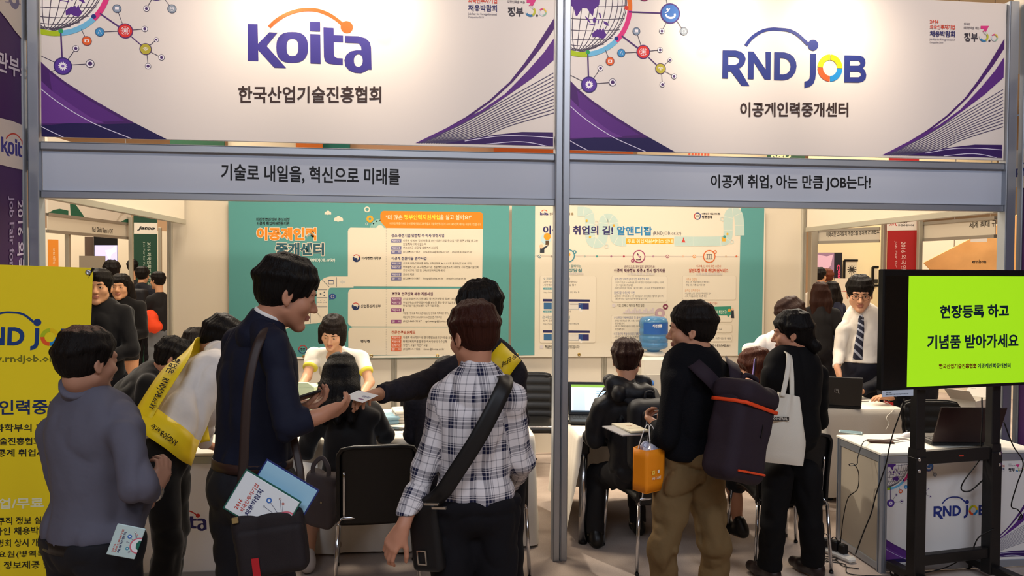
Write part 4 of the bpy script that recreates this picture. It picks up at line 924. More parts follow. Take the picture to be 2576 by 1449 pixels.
def laptop(label, px, py, z, rz, lid_m, open_deg=105, w=.36, d=.24, screen=None, logo=False):
    p = onZ(px, py, z) if py is not None else V(*px); t = thing('laptop', label, 'laptop', tuple(p), rz)
    R = np.array(Matrix.Rotation(rz, 3, 'Z')); q = lambda x, y, zz: p+R@V(x, y, zz)
    b = MB(); b.box(q(0, 0, .014), (w, d, .022), mat('#17171a', .4), R, .006); b.build('base', t)
    k = MB()
    for r in range(5):
        for c in range(13): k.box(q(-w*.43+w*.86*(c+.5)/13, d*.36-r*d*.105, .0262), (w*.86/13*.86, d*.09, .003), mat('#0c0c0e', .5), R)
    k.box(q(0, -d*.33, .0258), (.1, .055, .0012), mat('#26262a', .3), R); k.build('keyboard', t)
    a = math.radians(open_deg-90); u = R@V(1, 0, 0); v = R@V(0, math.sin(a), math.cos(a)); n = np.cross(u, v); o = q(0, d/2-.004, .022)
    RR = np.column_stack([u, -n, v])
    l = MB(); l.box(o+v*d*.49, (w, .009, d*.97), lid_m, RR, .004); l.box(o+v*d*.49+n*.0047, (w*.97, .001, d*.93), BLACKP, RR); lo = l.build('lid', t)
    s = Sheet(o+n*.0055-u*w*.44+v*d*.09, u, v); s.rect(0, 0, w*.88, d*.8, screen or mat('#101418', .15))
    if screen:
        W, Hh = w*.88, d*.8
        s.rect(0, Hh*.9, W, Hh, mat('#8fc04a', .3, emit=.5)); s.rect(W*.04, Hh*.06, W*.3, Hh*.86, mat('#cfe2ee', .3, emit=.7)); s.rect(0, 0, W, Hh*.06, mat('#3a4a5a', .3, emit=.3))
        for i in range(7): s.rect(W*.55, Hh*(.2+i*.09), W*.95, Hh*(.25+i*.09), mat('#a8c8dc', .3, emit=.6))
    print_on(s, lo, 'screen')
    if logo:
        s = Sheet(o-n*.0047+u*.0+v*d*.5, -u, v); mm = mat('#b8bcc0', .3, .6)
        s.strip([(.012, .018), (-.014, .018), (-.014, -.008), (.004, -.012)], .004, mm); s.strip([(-.006, .01), (.012, .010), (.012, -.014), (.02, -.018)], .004, mm); print_on(s, lo, 'emblem')
    return t
SCR = mat('#dfeaf2', .3, emit=.75)
TZ = .7235
laptop('black laptop with a lit screen on the steel-legged table', (.37, .62, TZ), None, TZ, math.radians(-8), mat('#141416', .4), 108, .38, .25, SCR)
laptop('small laptop with a lit screen at the visitor side of the cloth-covered table', (-.58, .86, TZ), None, TZ, math.radians(-14), mat('#141416', .4), 104, .33, .22, SCR)
laptop('black laptop with a silver emblem on its lid, lid turned towards us', (2.42, 1.10, TZ), None, TZ, math.radians(158), mat('#1b1a1b', .35, spec=.5), 106, .37, .25, None, True)
laptop('dark red-brown laptop seen from behind its lid on the counter with phones', (2.50, -.16, TZ), None, TZ, math.radians(173), mat('#2a1513', .35, spec=.4), 112, .40, .26)
phone('dark smartphone lying at the edge of the steel-legged table', 1432, 1063, TZ, .6)
phone('pale blue smartphone lying at the back corner of the white counter', 2140, 1089, TZ, 1.0, '#a8c0c8', '#8aa4ae')
phone('brown wallet-case smartphone lying at the front edge of the white counter', 2215, 1112, TZ, 1.3, '#4a3226', '#3a261c', .075, .15)
phone('dark smartphone lying on the cloth beside the booklets', 992, 1080, TZ, 1.2)
def mouse(label, p, m, rz=0.):
    P = []
    for i in range(13):
        u = -1+2*i/12; row = []
        for j in range(9):
            a = math.pi*j/8; r = math.sqrt(max(0, 1-abs(u)**2.6)); row.append(V(*p)+np.array(Matrix.Rotation(rz, 3, 'Z'))@V(.031*r*math.cos(a), .055*u, .036*r*math.sin(a)*(1-.25*u)))
        P.append(row)
    t = thing('computer_mouse', label, 'mouse', tuple(p)); MB().grid(np.array(P), m).build('shell', t)
    MB().tube([V(*p)+V(0, .02, .036), V(*p)+V(0, .035, .034)], .004, mat('#55565a', .4), 8).build('scroll_wheel', t); return t
mouse('glossy white computer mouse on the counter beside the tangled earphones', onZ(2288, 1100, TZ), mat('#e4e2ea', .2, spec=.5), 1.2)
mouse('black computer mouse on the cloth-covered desk beside the laptop with emblem', onZ(2143, 1019, TZ), BLACKP, 1.4)
mouse('black computer mouse near the laptop on the steel-legged table', onZ(1545, 1045, TZ), BLACKP, .4)
def cord(nm, label, pts, r, m, cat='cable', n=8): return MB().tube(bez(pts, n), r, m, 6).build(nm, None, label=label, cat=cat)
rs = random.Random(4); e = onZ(2347, 1104, TZ+.006)
cord('earphones', 'tangled white earphones lying on the counter beside the brown laptop', [e+V(rs.uniform(-.07, .07), rs.uniform(-.06, .06), .002+.012*rs.random()) for _ in range(26)], .002, mat('#e6e4e0', .5), 'earphones', 6)
card('leaflet', 'leaflet with dark photos lying on the counter by the white mouse', 'leaflet', onZ(2258, 1106, TZ)+V(0, 0, .001), (.21, .10, .002), mat('#d8d4cc', .5), .3, lambda s, w, h: (s.rect(.02, .02, .09, .08, ink('#3a3030')), s.rect(.11, .02, .18, .07, ink('#4a4040'))))
BL = onZ
wp = mat('#e6e0d2', .6); blue = mat('#8fb4c4', .5)
def art_cover(s, w, h): s.rect(w*.1, h*.55, w*.8, h*.62, ink('#8a9aa8')); s.rect(w*.1, h*.4, w*.6, h*.46, ink('#b0b4b8')); s.disc((w*.7, h*.25), w*.14, ink('#7aa4b8'))
p = onZ(1013, 1058, TZ)
for i in range(4): card('booklet', ['white booklet, lowest of the stack beside the blue booklets', 'white booklet, second from below in the stack beside the blue booklets', 'white booklet, third from below in the stack beside the blue booklets', 'white booklet on top of the stack beside the blue booklets'][i], 'booklet', p+V(0, 0, .011+i*.021), (.135, .19, .02), wp, .12+.03*i, art_cover)['group'] = 'white booklets on the cloth-covered table'
p = onZ(978, 1062, TZ)
for i in range(2): card('booklet', ['blue booklet, lower of two beside the white booklet stack', 'blue booklet, upper of two beside the white booklet stack'][i], 'booklet', p+V(0, 0, .014+i*.027), (.12, .18, .026), blue, .2+.05*i, art_cover)['group'] = 'blue booklets on the cloth-covered table'
for i, (x, y, r) in enumerate(((735, 1085, .4), (752, 1100, -.2))): card('paper_sheet', ['white paper sheet at the table corner behind the navy-shirted man', 'white form lying beside the seated woman elbow at the table edge'][i], 'paper', onZ(x, y, TZ)+V(0, 0, .001+i*.002), (.21, .29, .001), mat('#e9e5da', .6), r)
card('paper_sheet', 'white paper sheet near the dark phone beside the booklets', 'paper', onZ(1000, 1088, TZ)+V(0, 0, .0006), (.16, .08, .001), mat('#e9e5da', .6), .2)
# pale green suggestion box with white label
bp = V(-1.75, 1.0, TZ)
t = thing('paper_box', 'pale green cardboard box with a printed white label on the table', 'box', tuple(bp)); gm = mat('#c9d8b4', .7)
b = MB(); R = np.array(Matrix.Rotation(-.12, 3, 'Z')); b.box(bp+V(0, 0, .112), (.30, .22, .224), gm, R, .003); b.build('carton', t)
b = MB(); b.prism([(-.15, 0), (.15, 0), (.10, .035), (-.08, .035)], bp+R@V(0, -.108, .2245), R@V(1, 0, 0), (0, 0, 1), R@V(0, 1, 0), .03, gm); b.build('flap', t)
s = Sheet(bp+R@V(-.15, -.1105, 0), R@V(1, 0, 0), (0, 0, 1)); s.rect(.10, .02, .25, .17, ink('#e6e4e2')); s.text('회원', (.13, .115), (.18, .115), .03, ink('#33406a'), .02); s.text('신청', (.13, .07), (.18, .07), .03, ink('#b8503c'), .02); s.poly([(.17, .165), (.2, .165), (.19, .15), (.18, .15)], ink('#4a80b0')); print_on(s, t, 'label_print')
t = thing('desk_fan', 'small dark desk gadget beside the pale green box', 'gadget', tuple(bp+V(.19, .02, 0)))
bt = MB(); bt.lathe(bp+V(.19, .05, 0), [(.03, 0), (.03, .02), (.012, .03), (.012, .2), (.05, .215), (.06, .235), (.03, .25)], BLACKP, 16); bt.build('body', t)
# water cooler
wc = V(1.30, 2.30, 0); t = thing('water_cooler', 'cream water cooler with a blue bottle against the white poster', 'water cooler', tuple(wc)); cm = mat('#d8d2c4', .45)
b = MB(); b.box(wc+V(0, 0, .50), (.31, .33, .99), cm, None, .02); b.box(wc+V(0, -.167, .72), (.24, .008, .24), mat('#b8b2a6', .5), None, .003); b.build('cabinet', t)
b = MB()
for dx, cc in ((-.06, '#3a6ab0'), (.06, '#b03a34')): b.tube([wc+V(dx, -.17, .78), wc+V(dx, -.205, .775), wc+V(dx, -.205, .745)], .01, mat(cc, .4), 8)
b.build('tap', t)
b = MB(); b.lathe(wc+V(0, 0, .985), [(.10, 0), (.12, .02), (.12, .035), (.08, .05)], cm, 28); b.build('collar', t)
b = MB(); pr = [(.05, .02), (.06, .05), (.12, .07), (.135, .085), (.135, .12), (.128, .128), (.135, .136), (.135, .185), (.128, .193), (.135, .2), (.135, .25), (.128, .258), (.135, .266), (.135, .315), (.125, .345), (.10, .362), (.03, .37)]
b.lathe(wc+V(0, 0, 1.0), pr, mat('#5f9fd6', .08, spec=.5, trans=.55), 36); bo = b.build('bottle', t)
b = MB(); th = np.linspace(-2.6, -.5, 16); P = np.array([[wc+V(.1362*math.cos(a), .1362*math.sin(a), 1.0+z) for z in (.205, .25, .262, .29, .315)] for a in th]); b.grid(P, mat('#2c5fae', .4)); b.build('wrapper', bo)
s = Sheet(wc+V(-.10, -.137, 1.2), (1, 0, 0), (0, 0, 1)); s.text('석천샘물', (.05, .07), (.14, .072), .03, ink('#e6ecf2'), .02); print_on(s, bo, 'lettering')
# pens and cable clutter
cord('cable', 'thin black cable hanging down the side panel of the white counter', [onZ(2190, 1112, TZ)+V(0, 0, .004), at(2172, 1112, 4.58), at(2158, 1150, 4.55), at(2156, 1167, 4.54), at(2141, 1172, 4.54), at(2136, 1168, 4.54), at(2148, 1168, 4.54), at(2160, 1190, 4.56), at(2157, 1230, 4.58), at(2134, 1252, 4.62), at(2122, 1300, 4.66), at(2116, 1350, 4.7), at(2114, 1375, 4.7)], .0028, BLACKP)
cord('cable', 'black cable hanging from the television past the counter edge to the power strip', [at(2275, 1004, 4.12), at(2268, 1030, 4.15), at(2250, 1080, 4.2), at(2238, 1122, 4.25), at(2228, 1170, 4.28), at(2205, 1240, 4.3), at(2192, 1290, 4.31), at(2172, 1340, 4.33), at(2152, 1395, 4.36)], .0035, BLACKP)
cord('cable', 'black cable looping below the cross beam of the television stand', [at(2470, 1000, 4.3), at(2471, 1060, 4.28), at(2468, 1105, 4.32), at(2470, 1140, 4.36), at(2462, 1160, 4.38), at(2425, 1210, 4.39), at(2419, 1232, 4.4), at(2440, 1235, 4.4), at(2470, 1210, 4.38), at(2492, 1190, 4.34)], .004, BLACKP)
cord('cable', 'black cable curling beside the outer upright of the television stand', [at(2525, 1060, 4.28), at(2548, 1120, 4.28), at(2574, 1165, 4.3), at(2558, 1220, 4.34), at(2544, 1272, 4.36), at(2560, 1282, 4.36), at(2572, 1300, 4.37), at(2562, 1308, 4.37), at(2568, 1296, 4.37)], .0035, BLACKP)
cord('cable', 'black cable running along the floor below the counter front to the stand', [at(2500, 1330, 4.32), at(2462, 1352, 4.34), at(2440, 1390, 4.36), at(2385, 1425, 4.36), at(2320, 1442, 4.32), at(2260, 1452, 4.22)], .0035, BLACKP)
cord('cable', 'white charger cable hanging over the edge of the cloth-covered desk', [onZ(2225, 1012, TZ)+V(0, 0, .004), onZ(2238, 1018, TZ)+V(0, 0, .004), onZ(2242, 1026, TZ)+V(-.0, -.03, -.01), at(2230, 1050, 5.78), at(2236, 1066, 5.76), at(2228, 1082, 5.76)], .003, mat('#e2ded6', .5))
cord('cable', 'black mouse cable lying on the cloth-covered desk by the emblem laptop', [onZ(2075, 1018, TZ)+V(0, 0, .003), onZ(2095, 1021, TZ)+V(0, 0, .003), onZ(2120, 1020, TZ)+V(0, 0, .003), onZ(2150, 1012, TZ)+V(0, 0, .003), onZ(2185, 1010, TZ)+V(0, 0, .003)], .0025, BLACKP)
ps0 = V(1.74, -.09, 0); d = unit(V(.35, -1, 0)); R = np.column_stack([np.cross(d, V(0, 0, 1)), d, V(0, 0, 1)])
t = thing('power_strip', 'white power strip with black plugs on the floor beside the counter', 'power strip', tuple(ps0))
MB().box(ps0+V(0, 0, .019), (.06, .34, .036), mat('#d8d4cc', .5), R, .012).build('housing', t)
for i, (o, sz) in enumerate(((-.11, .05), (-.04, .045), (.03, .055), (.09, .05))): MB().box(ps0+d*o+V(0, 0, .036+sz*.6), (.045, sz, sz*1.2), BLACKP, R, .008).build('plug', t)
for i in range(3):
    c0 = ps0+d*(-.08+.07*i)+V(0, 0, .09); cord('cable', ['black cable coil beside the power strip, touching the chair leg', 'black cable looping over the middle of the power strip', 'black cable running from the power strip past the counter corner'][i], [c0, c0+V(-.04, 0, .04), c0+V(-.09, .02, -.05), V(c0[0]-.11, c0[1]-.05, .006), V(c0[0]-.03, c0[1]-.12, .006), V(c0[0]+.02-.05*i, c0[1]-.16-.05*i, .006), V(c0[0]-.08+.12*i, c0[1]-.2-.06*i, .006)], .003, BLACKP)
fc = V(.07, 2.35, .006); cord('cable', 'black cable coil on the floor under the empty ribbed chair', [fc+V(.11*math.cos(i*.9)*(1+.1*(i % 3)), .06*math.sin(i*.9), .004+.008*(i % 4)) for i in range(24)], .005, BLACKP)
# ================================================================ yellow roll banner in front of the counter
YB0 = at(-126, 1660, 3.14); yu = unit(at(234, 674, 3.22)-at(-126, 678, 3.12)); ytop = at(-126, 678, 3.12)
ysl = onZ(194, 1449, 0)
tr = at(234, 674, 3.22); br = at(207, 1340, 3.20); ydir = unit(tr-br); yu = unit(yu-ydir*(yu@ydir)); yn = np.cross(yu, ydir)
YW = .655; YH = tr[2]/ydir[2]-.03; yo = tr-yu*YW-ydir*YH
t = thing('display_banner', 'yellow display banner with navy logo standing behind the balding man', 'banner', tuple(V(yo[0], yo[1], 0)))
RY = np.column_stack([yu, -yn, ydir]); b = MB(); b.box(yo+yu*YW/2+ydir*YH/2-yn*.002, (YW, .003, YH), mat('#f6da22', .5, spec=.25, bump=.03, bscale=3), RY); b.build('sheet', t)
cc = yo+yu*YW/2+ydir*YH*.5-yn*.05; b = MB()
for du in (0, YW):
    for dv in (0, YH): b.tube([cc, yo+yu*du+ydir*dv-yn*.004], .006, BLACKP, 8)
ft = cc-yn*.28; ft[2] = .01; b.tube([cc, ft], .009, BLACKP, 8); b.tube([cc, V(*(yo+yu*YW/2-yn*.05)[:2], .01)], .009, BLACKP, 8); b.build('cross_frame', t)
for du in (.018, YW-.018):
    for dv in (.02, YH-.02): MB().lathe(yo+yu*du+ydir*dv, [(.004, 0), (.012, 0), (.012, .003), (.007, .005), (.004, .003)], STEEL, 14, yn).build('grommet', t)
s = Sheet(yo, yu, ydir); s.clip = (0, 0, YW, YH)
A = s.uv(94, 811); B = R4(265, 321); D0 = s.uv(18, 880); D1 = R3(1582, 565); k = (A-D0)[0]/(B-D1)[0]
logo_rnd(s, lambda q: A+(q-B)*k, '#1f3f7a')
s.ptext('www.rndjob.or.kr', (-68, 918), (172, 915), 24, ink('#7a7420'), .02)
s.ptext('이공계인력중개센터', (-130, 1046), (240, 1040), 38, ink('#1f2f5a'), .02)
for tx, x0, x1, y, h in (('미래창조과학부의 지정을 받아', -110, 215, 1085, 20), ('한국산업기술진흥협회가 운영하는', -110, 215, 1119, 20), ('이공계 취업사이트', -30, 160, 1148, 20)): s.ptext(tx, (x0, y+2), (x1, y), h, ink('#2a2a26'), .02)
s.ptext('취업/무료', (-40, 1282), (110, 1278), 28, ink('#f0ecc0'), .03)
for tx, x0, x1, y in (('- 구직 정보 실시간 제공', -20, 190, 1316), ('- 온라인 채용박람회 상시', -50, 185, 1342), ('- 설명회 상시 개최 및 상담', -40, 185, 1372), ('- 전문연구요원(병역특례)제도', -115, 190, 1402), ('- 취업 정보제공 및 알선', -60, 180, 1428)): s.ptext(tx, (x0, y+6), (x1, y), 20, ink('#2c2a1e'), .015)
print_on(s, t)

# open white carton on the desk behind the television stand
bp = onZ(2440, 1034, TZ); R = np.array(Matrix.Rotation(.5, 3, 'Z')); t = thing('open_carton', 'open white cardboard carton with raised flaps behind the television stand', 'box', tuple(bp)); wm = mat('#dcd6cc', .7); b = MB()
for x, y, sx, sy in ((0, -.09, .24, .004), (0, .09, .24, .004), (-.12, 0, .004, .18), (.12, 0, .004, .18)): b.box(bp+R@V(x, y, .05), (sx, sy, .10), wm, R)
b.box(bp+V(0, 0, .003), (.24, .18, .004), wm, R); b.build('carton', t)
for sg, ang in ((-1, -.9), (1, .7)):
    Rf = R@np.array(Matrix.Rotation(ang, 3, 'Y')); MB().box(bp+R@V(sg*.12, 0, .10)+Rf@V(0, 0, .07), (.004, .18, .14), wm, Rf).build('flap', t)
# ================================================================ smooth solid modelling of bodies and clothes
_NT = np.random.RandomState(7).rand(32, 32, 32).astype(np.float32)
def vnoise(P):
    """smooth lattice noise in -1..1"""
    i = np.floor(P).astype(int); f = (P-i).astype(np.float32); f = f*f*(3-2*f); i &= 31; j = (i+1) & 31
    x0, y0, z0, x1, y1, z1 = i[:, 0], i[:, 1], i[:, 2], j[:, 0], j[:, 1], j[:, 2]; fx, fy, fz = f.T
    L = lambda a, b, t: a+(b-a)*t
    return 2*L(L(L(_NT[x0, y0, z0], _NT[x1, y0, z0], fx), L(_NT[x0, y1, z0], _NT[x1, y1, z0], fx), fy),
               L(L(_NT[x0, y0, z1], _NT[x1, y0, z1], fx), L(_NT[x0, y1, z1], _NT[x1, y1, z1], fx), fy), fz)-1
class Solid:
    def __init__(s): s.p = []; s.disp = None; s.cuts = []
    def cone(s, a, b, ra, rb, k=.03, flat=None, sq=1., op='u'):
        a, b = V(*a), V(*b); R = max(ra, rb)+.0
        s.p.append(('c', a, b, ra, rb, k, None if flat is None else unit(flat), sq, op, np.minimum(a, b)-R, np.maximum(a, b)+R)); return s
    def chain(s, pts, rs, k=.03, **kw):
        for i in range(len(pts)-1): s.cone(pts[i], pts[i+1], rs[i], rs[i+1], k, **kw)
        return s
    def ell(s, c, r, R=None, k=.03, op='u'):
        c = V(*c); r = V(*r); R = np.eye(3) if R is None else np.asarray(R, float); e = np.sqrt(((R*r)**2).sum(1))
        s.p.append(('e', c, r, R, 0, k, None, 1., op, c-e, c+e)); return s
    def rbox(s, c, d, R=None, r=.03, k=.02, op='u'):
        c = V(*c); R = np.eye(3) if R is None else np.asarray(R, float); hd = V(*d)/2; e = np.abs(R*hd).sum(1)
        s.p.append(('b', c, hd, R, r, k, None, 1., op, c-e, c+e)); return s
    def cut(s, c, n, k=.004, lim=None):
        """remove what lies on the n side of the plane; lim: only within this distance of c"""
        s.cuts.append((V(*c), unit(n), k, lim)); return s
    def bounds(s):
        q = [p for p in s.p if p[8] == 'u']
        return np.min([p[9] for p in q], 0)-.03, np.max([p[10] for p in q], 0)+.03
    def ev(s, P, C, half):
        """P (blocks, n, 3), C block centres; distances"""
        D = np.full(P.shape[:2], .5, np.float32)
        for kind, a, b, c, d, k, fl, sq, op, lo, hi in s.p:
            mg = half+k+.015
            m = np.nonzero(((C > lo-mg) & (C < hi+mg)).all(1))[0]
            if not len(m): continue
            Q = P[m]
            if kind == 'c':
                ab = b-a; q = Q-a
                if fl is not None:
                    t = q@fl; q = q+t[..., None]*fl*(1/sq-1); ab = ab+fl*(ab@fl)*(1/sq-1)
                h = np.clip((q@ab)/max(ab@ab, 1e-9), 0, 1); q = q-h[..., None]*ab
                e = np.sqrt((q*q).sum(-1))-(c+(d-c)*h)
                if fl is not None: e = e*math.sqrt(sq)
            elif kind == 'b':
                q = np.abs((Q-a)@c)-(b-d); e = np.sqrt((np.maximum(q, 0)**2).sum(-1))+np.minimum(q.max(-1), 0)-d
            else:
                q = (Q-a)@c; k0 = np.sqrt(((q/b)**2).sum(-1)); k1 = np.sqrt(((q/(b*b))**2).sum(-1))+1e-9; e = k0*(k0-1)/k1
            x = D[m]
            if op == 'u':
                h = np.maximum(k-np.abs(x-e), 0)/k; D[m] = np.minimum(x, e)-h*h*k*.25
            else:
                h = np.maximum(k-np.abs(x+e), 0)/k; D[m] = np.maximum(x, -e)+h*h*k*.25
        if s.disp is not None: D += s.disp(P.reshape(-1, 3)).reshape(D.shape).astype(np.float32)
        for c, n, k, lim in s.cuts:
            e = (P-c)@n
            if lim is not None: e = np.where(np.linalg.norm(P-c, axis=-1) < lim, e, -1)
            h = np.maximum(k-np.abs(D-e), 0)/k; D = np.maximum(D, e)+h*h*k*.25
        return D
    def mesh(s, h):
        lo, hi = s.bounds(); B = 8; nb = np.ceil((hi-lo)/(h*B)).astype(int)+1; n = nb*B
        ix = np.stack(np.meshgrid(*[np.arange(q) for q in nb], indexing='ij'), -1).reshape(-1, 3)
        C = lo+(ix*B+(B-1)/2)*h; half = B*h*.5
        d = s.ev(C[:, None, :], C, half*1.8+.03)[:, 0]
        near = np.abs(d) < half*1.8+.022
        D = np.empty((*nb, B, B, B), np.float32); D[...] = d.reshape(*nb, 1, 1, 1)
        off = np.stack(np.meshgrid(*[np.arange(B)]*3, indexing='ij'), -1).reshape(-1, 3)*h
        ni = np.nonzero(near)[0]; Df = D.reshape(-1, B**3)
        for q in range(0, len(ni), 1500):
            w = ni[q:q+1500]; P = (lo+ix[w]*B*h)[:, None, :]+off[None]
            Df[w] = s.ev(P, C[w], half)
        D = D.transpose(0, 3, 1, 4, 2, 5).reshape(n)
        S = D < 0
        mn = S[:-1, :-1, :-1].astype(np.int8)
        cnt = sum(S[a:n[0]-1+a, b:n[1]-1+b, c:n[2]-1+c].astype(np.int8) for a in (0, 1) for b in (0, 1) for c in (0, 1))
        act = np.argwhere((cnt > 0) & (cnt < 8)); A = len(act)
        if not A: return np.zeros((0, 3)), np.zeros((0, 4), int)
        co = [(a, b, c) for a in (0, 1) for b in (0, 1) for c in (0, 1)]
        Dv = np.stack([D[act[:, 0]+a, act[:, 1]+b, act[:, 2]+c] for a, b, c in co], 1)
        pos = np.zeros((A, 3)); num = np.zeros(A)
        for i in range(8):
            for ax in range(3):
                if co[i][ax]: continue
                q = list(co[i]); q[ax] = 1; j = co.index(tuple(q)); u, v = Dv[:, i], Dv[:, j]; m = (u < 0) != (v < 0)
                t = np.where(m, u/np.where(m, u-v, 1), 0); p = np.tile(V(*co[i]), (A, 1)); p[:, ax] += t; pos += p*m[:, None]; num += m
        vs = lo+(act+pos/num[:, None])*h
        vid = np.full(n, -1, np.int32); vid[act[:, 0], act[:, 1], act[:, 2]] = np.arange(A); fs = []
        for ax in range(3):
            o = [q for q in range(3) if q != ax]; sl0 = [slice(1, -1)]*3; sl1 = [slice(1, -1)]*3; sl0[ax] = slice(0, -1); sl1[ax] = slice(1, None)
            e = np.argwhere(S[tuple(sl0)] != S[tuple(sl1)])
            st = np.ones(3, int); st[ax] = 0; e = e+st; fl = S[e[:, 0], e[:, 1], e[:, 2]]
            q = []
            for da, db in ((0, 0), (1, 0), (1, 1), (0, 1)):
                z = e.copy(); z[:, o[0]] -= da; z[:, o[1]] -= db; q.append(vid[z[:, 0], z[:, 1], z[:, 2]])
            q = np.stack(q, 1); 
            if ax == 1: fl = ~fl
            q[~fl] = q[~fl][:, ::-1]; fs.append(q)
        f = np.vstack(fs); f = f[(f >= 0).all(1)]
        return vs, f
def solid_object(name, sol, h, mats, parent, label=None, pick=None, uv=None, smooth=1):
    vs, fs = sol.mesh(h)
    if smooth:                                  # one light relaxation of the voxel steps
        for _ in range(smooth):
            acc = np.zeros_like(vs); n = np.zeros(len(vs))
            for a, b in ((0, 1), (1, 2), (2, 3), (3, 0)):
                np.add.at(acc, fs[:, a], vs[fs[:, b]]); np.add.at(n, fs[:, a], 1); np.add.at(acc, fs[:, b], vs[fs[:, a]]); np.add.at(n, fs[:, b], 1)
            vs = vs*.5+.5*acc/np.maximum(n, 1)[:, None]
    me = bpy.data.meshes.new(name); W = vs
    if parent is not None:
        mi = np.array(root_matrix(parent).inverted()); W = vs@mi[:3, :3].T+mi[:3, 3]
    me.vertices.add(len(vs)); me.vertices.foreach_set('co', W.astype(np.float32).ravel())
    me.loops.add(fs.size); me.loops.foreach_set('vertex_index', fs.astype(np.int32).ravel())
    me.polygons.add(len(fs)); me.polygons.foreach_set('loop_start', np.arange(0, fs.size, 4, dtype=np.int32)); me.polygons.foreach_set('loop_total', np.full(len(fs), 4, np.int32))
    for m in (mats if isinstance(mats, (list, tuple)) else [mats]): me.materials.append(m)
    if pick is not None: me.polygons.foreach_set('material_index', pick(vs[fs].mean(1)).astype(np.int32))
    me.polygons.foreach_set('use_smooth', np.ones(len(fs), bool))
    if uv is not None:
        l = me.uv_layers.new(name='cloth'); l.data.foreach_set('uv', uv(vs)[fs.ravel()].astype(np.float32).ravel())
    me.update(calc_edges=True); me.validate()
    o = bpy.data.objects.new(name, me); COL.objects.link(o); o.parent = parent
    if label: o['label'] = label
    return o
def frame(f, u):
    """columns: right, forward, up"""
    f = unit(f); x = unit(np.cross(f, u)); return np.column_stack([x, f, np.cross(x, f)])
def ik(a, c, l1, l2, pole):
    a, c = V(*a), V(*c); d = c-a; L = min(np.linalg.norm(d), (l1+l2)*.999); u = unit(d); c = a+u*L
    x = (l1*l1-l2*l2+L*L)/(2*L); h = math.sqrt(max(0, l1*l1-x*x)); n = unit(V(*pole)-u*(V(*pole)@u)); return a+u*x+n*h, c
SKIN = ['#c08a6c', '#cf9c7e', '#c79072']
def skin(c='#c48e72'): return mat(c, .5, spec=.35, bump=.03, bscale=300)
def add_head(B, o, R, s, ear=True, mouth=0.):
    q = lambda x, y, z: o+R@(V(x, y, z)*s)
    E = lambda c, r, k=.012, op='u', RR=None: B.ell(q(*c), V(*r)*s, R if RR is None else RR, k, op)
    E((0, -.016, .034), (.077, .094, .083)); E((0, .022, -.03), (.063, .068, .080), .02)
    for sx in (-1, 1):
        B.cone(q(sx*.046, .004, -.058), q(sx*.010, .066, -.100), .021*s, .019*s, .025)
        E((sx*.040, .052, -.028), (.027, .027, .026), .02)
    E((0, .074, .024), (.052, .017, .014), .02); E((0, .072, -.100), (.021, .017, .015), .015)
    for sx in (-1, 1): E((sx*.031, .104, .0), (.020, .021, .011), .012, 's')
    for sx in (-1, 1):
        E((sx*.031, .0755, .001), (.0185, .0145, .0125), .006); E((sx*.031, .092, -.0008), (.0135, .014, .0030), .003, 's')
    B.cone(q(0, .082, .008), q(0, .106, -.032), .0085*s, .0125*s, .012); 
    for sx in (-1, 1): E((sx*.0125, .094, -.037), (.0095, .0105, .008), .006)
    E((0, .090, -.0605), (.0225, .0085, .0055), .006); E((0, .0885, -.0715-mouth), (.0195, .009, .0062), .006)
    E((0, .104, -.066-mouth*.5), (.022, .012, .0014+mouth*.45), .003, 's'); E((0, .088, -.084), (.022, .008, .004), .008, 's')
    if ear:
        for sx in (-1, 1):
            E((sx*.080, -.012, -.008), (.0075, .019, .031), .006); E((sx*.0865, -.006, -.006), (.005, .010, .018), .004, 's'); E((sx*.079, -.006, -.034), (.006, .009, .010), .006)
def eyes(o, R, s, parent, brow='#17110e', iris='#20130d', thin=1.):
    q = lambda x, y, z: o+R@(V(x, y, z)*s)
    m = MB()
    for sx in (-1, 1):
        c = q(sx*.031, .0745, .0); ax = unit(R@V(0, 1, -.05))
        m.lathe(c, [(.0128*s*math.sin(t)+1e-5, -.0128*s*math.cos(t)) for t in np.linspace(0.02, math.pi-.02, 12)], mat('#d8d0c8', .25, spec=.5), 16, ax)
        m.lathe(c, [(.0062*s, .0113*s), (.0058*s, .0124*s), (.003*s, .0131*s), (.0005, .0132*s)], mat(iris, .15, spec=.6), 14, ax)
    m.build('eye', parent)
    b = MB()
    for sx in (-1, 1): b.tube([q(sx*x, y, z) for x, y, z in ((.012, .0905, .0185), (.024, .0905, .0225), (.038, .083, .0225), (.050, .071, .017))], [.0022*s*thin, .0032*s*thin, .0028*s*thin, .001*s], mat(brow, .8), 6)
    b.build('eyebrow', parent)
def lips_pick(o, R, s):
    def f(c):
        p = (c-o)@R/s; x, y, z = p.T
        return ((np.abs(x) < .0235) & (y > .078) & (z < -.0545-.35*np.abs(x)*.3) & (z > -.0795+np.abs(x)*.35)).astype(int)
    return f
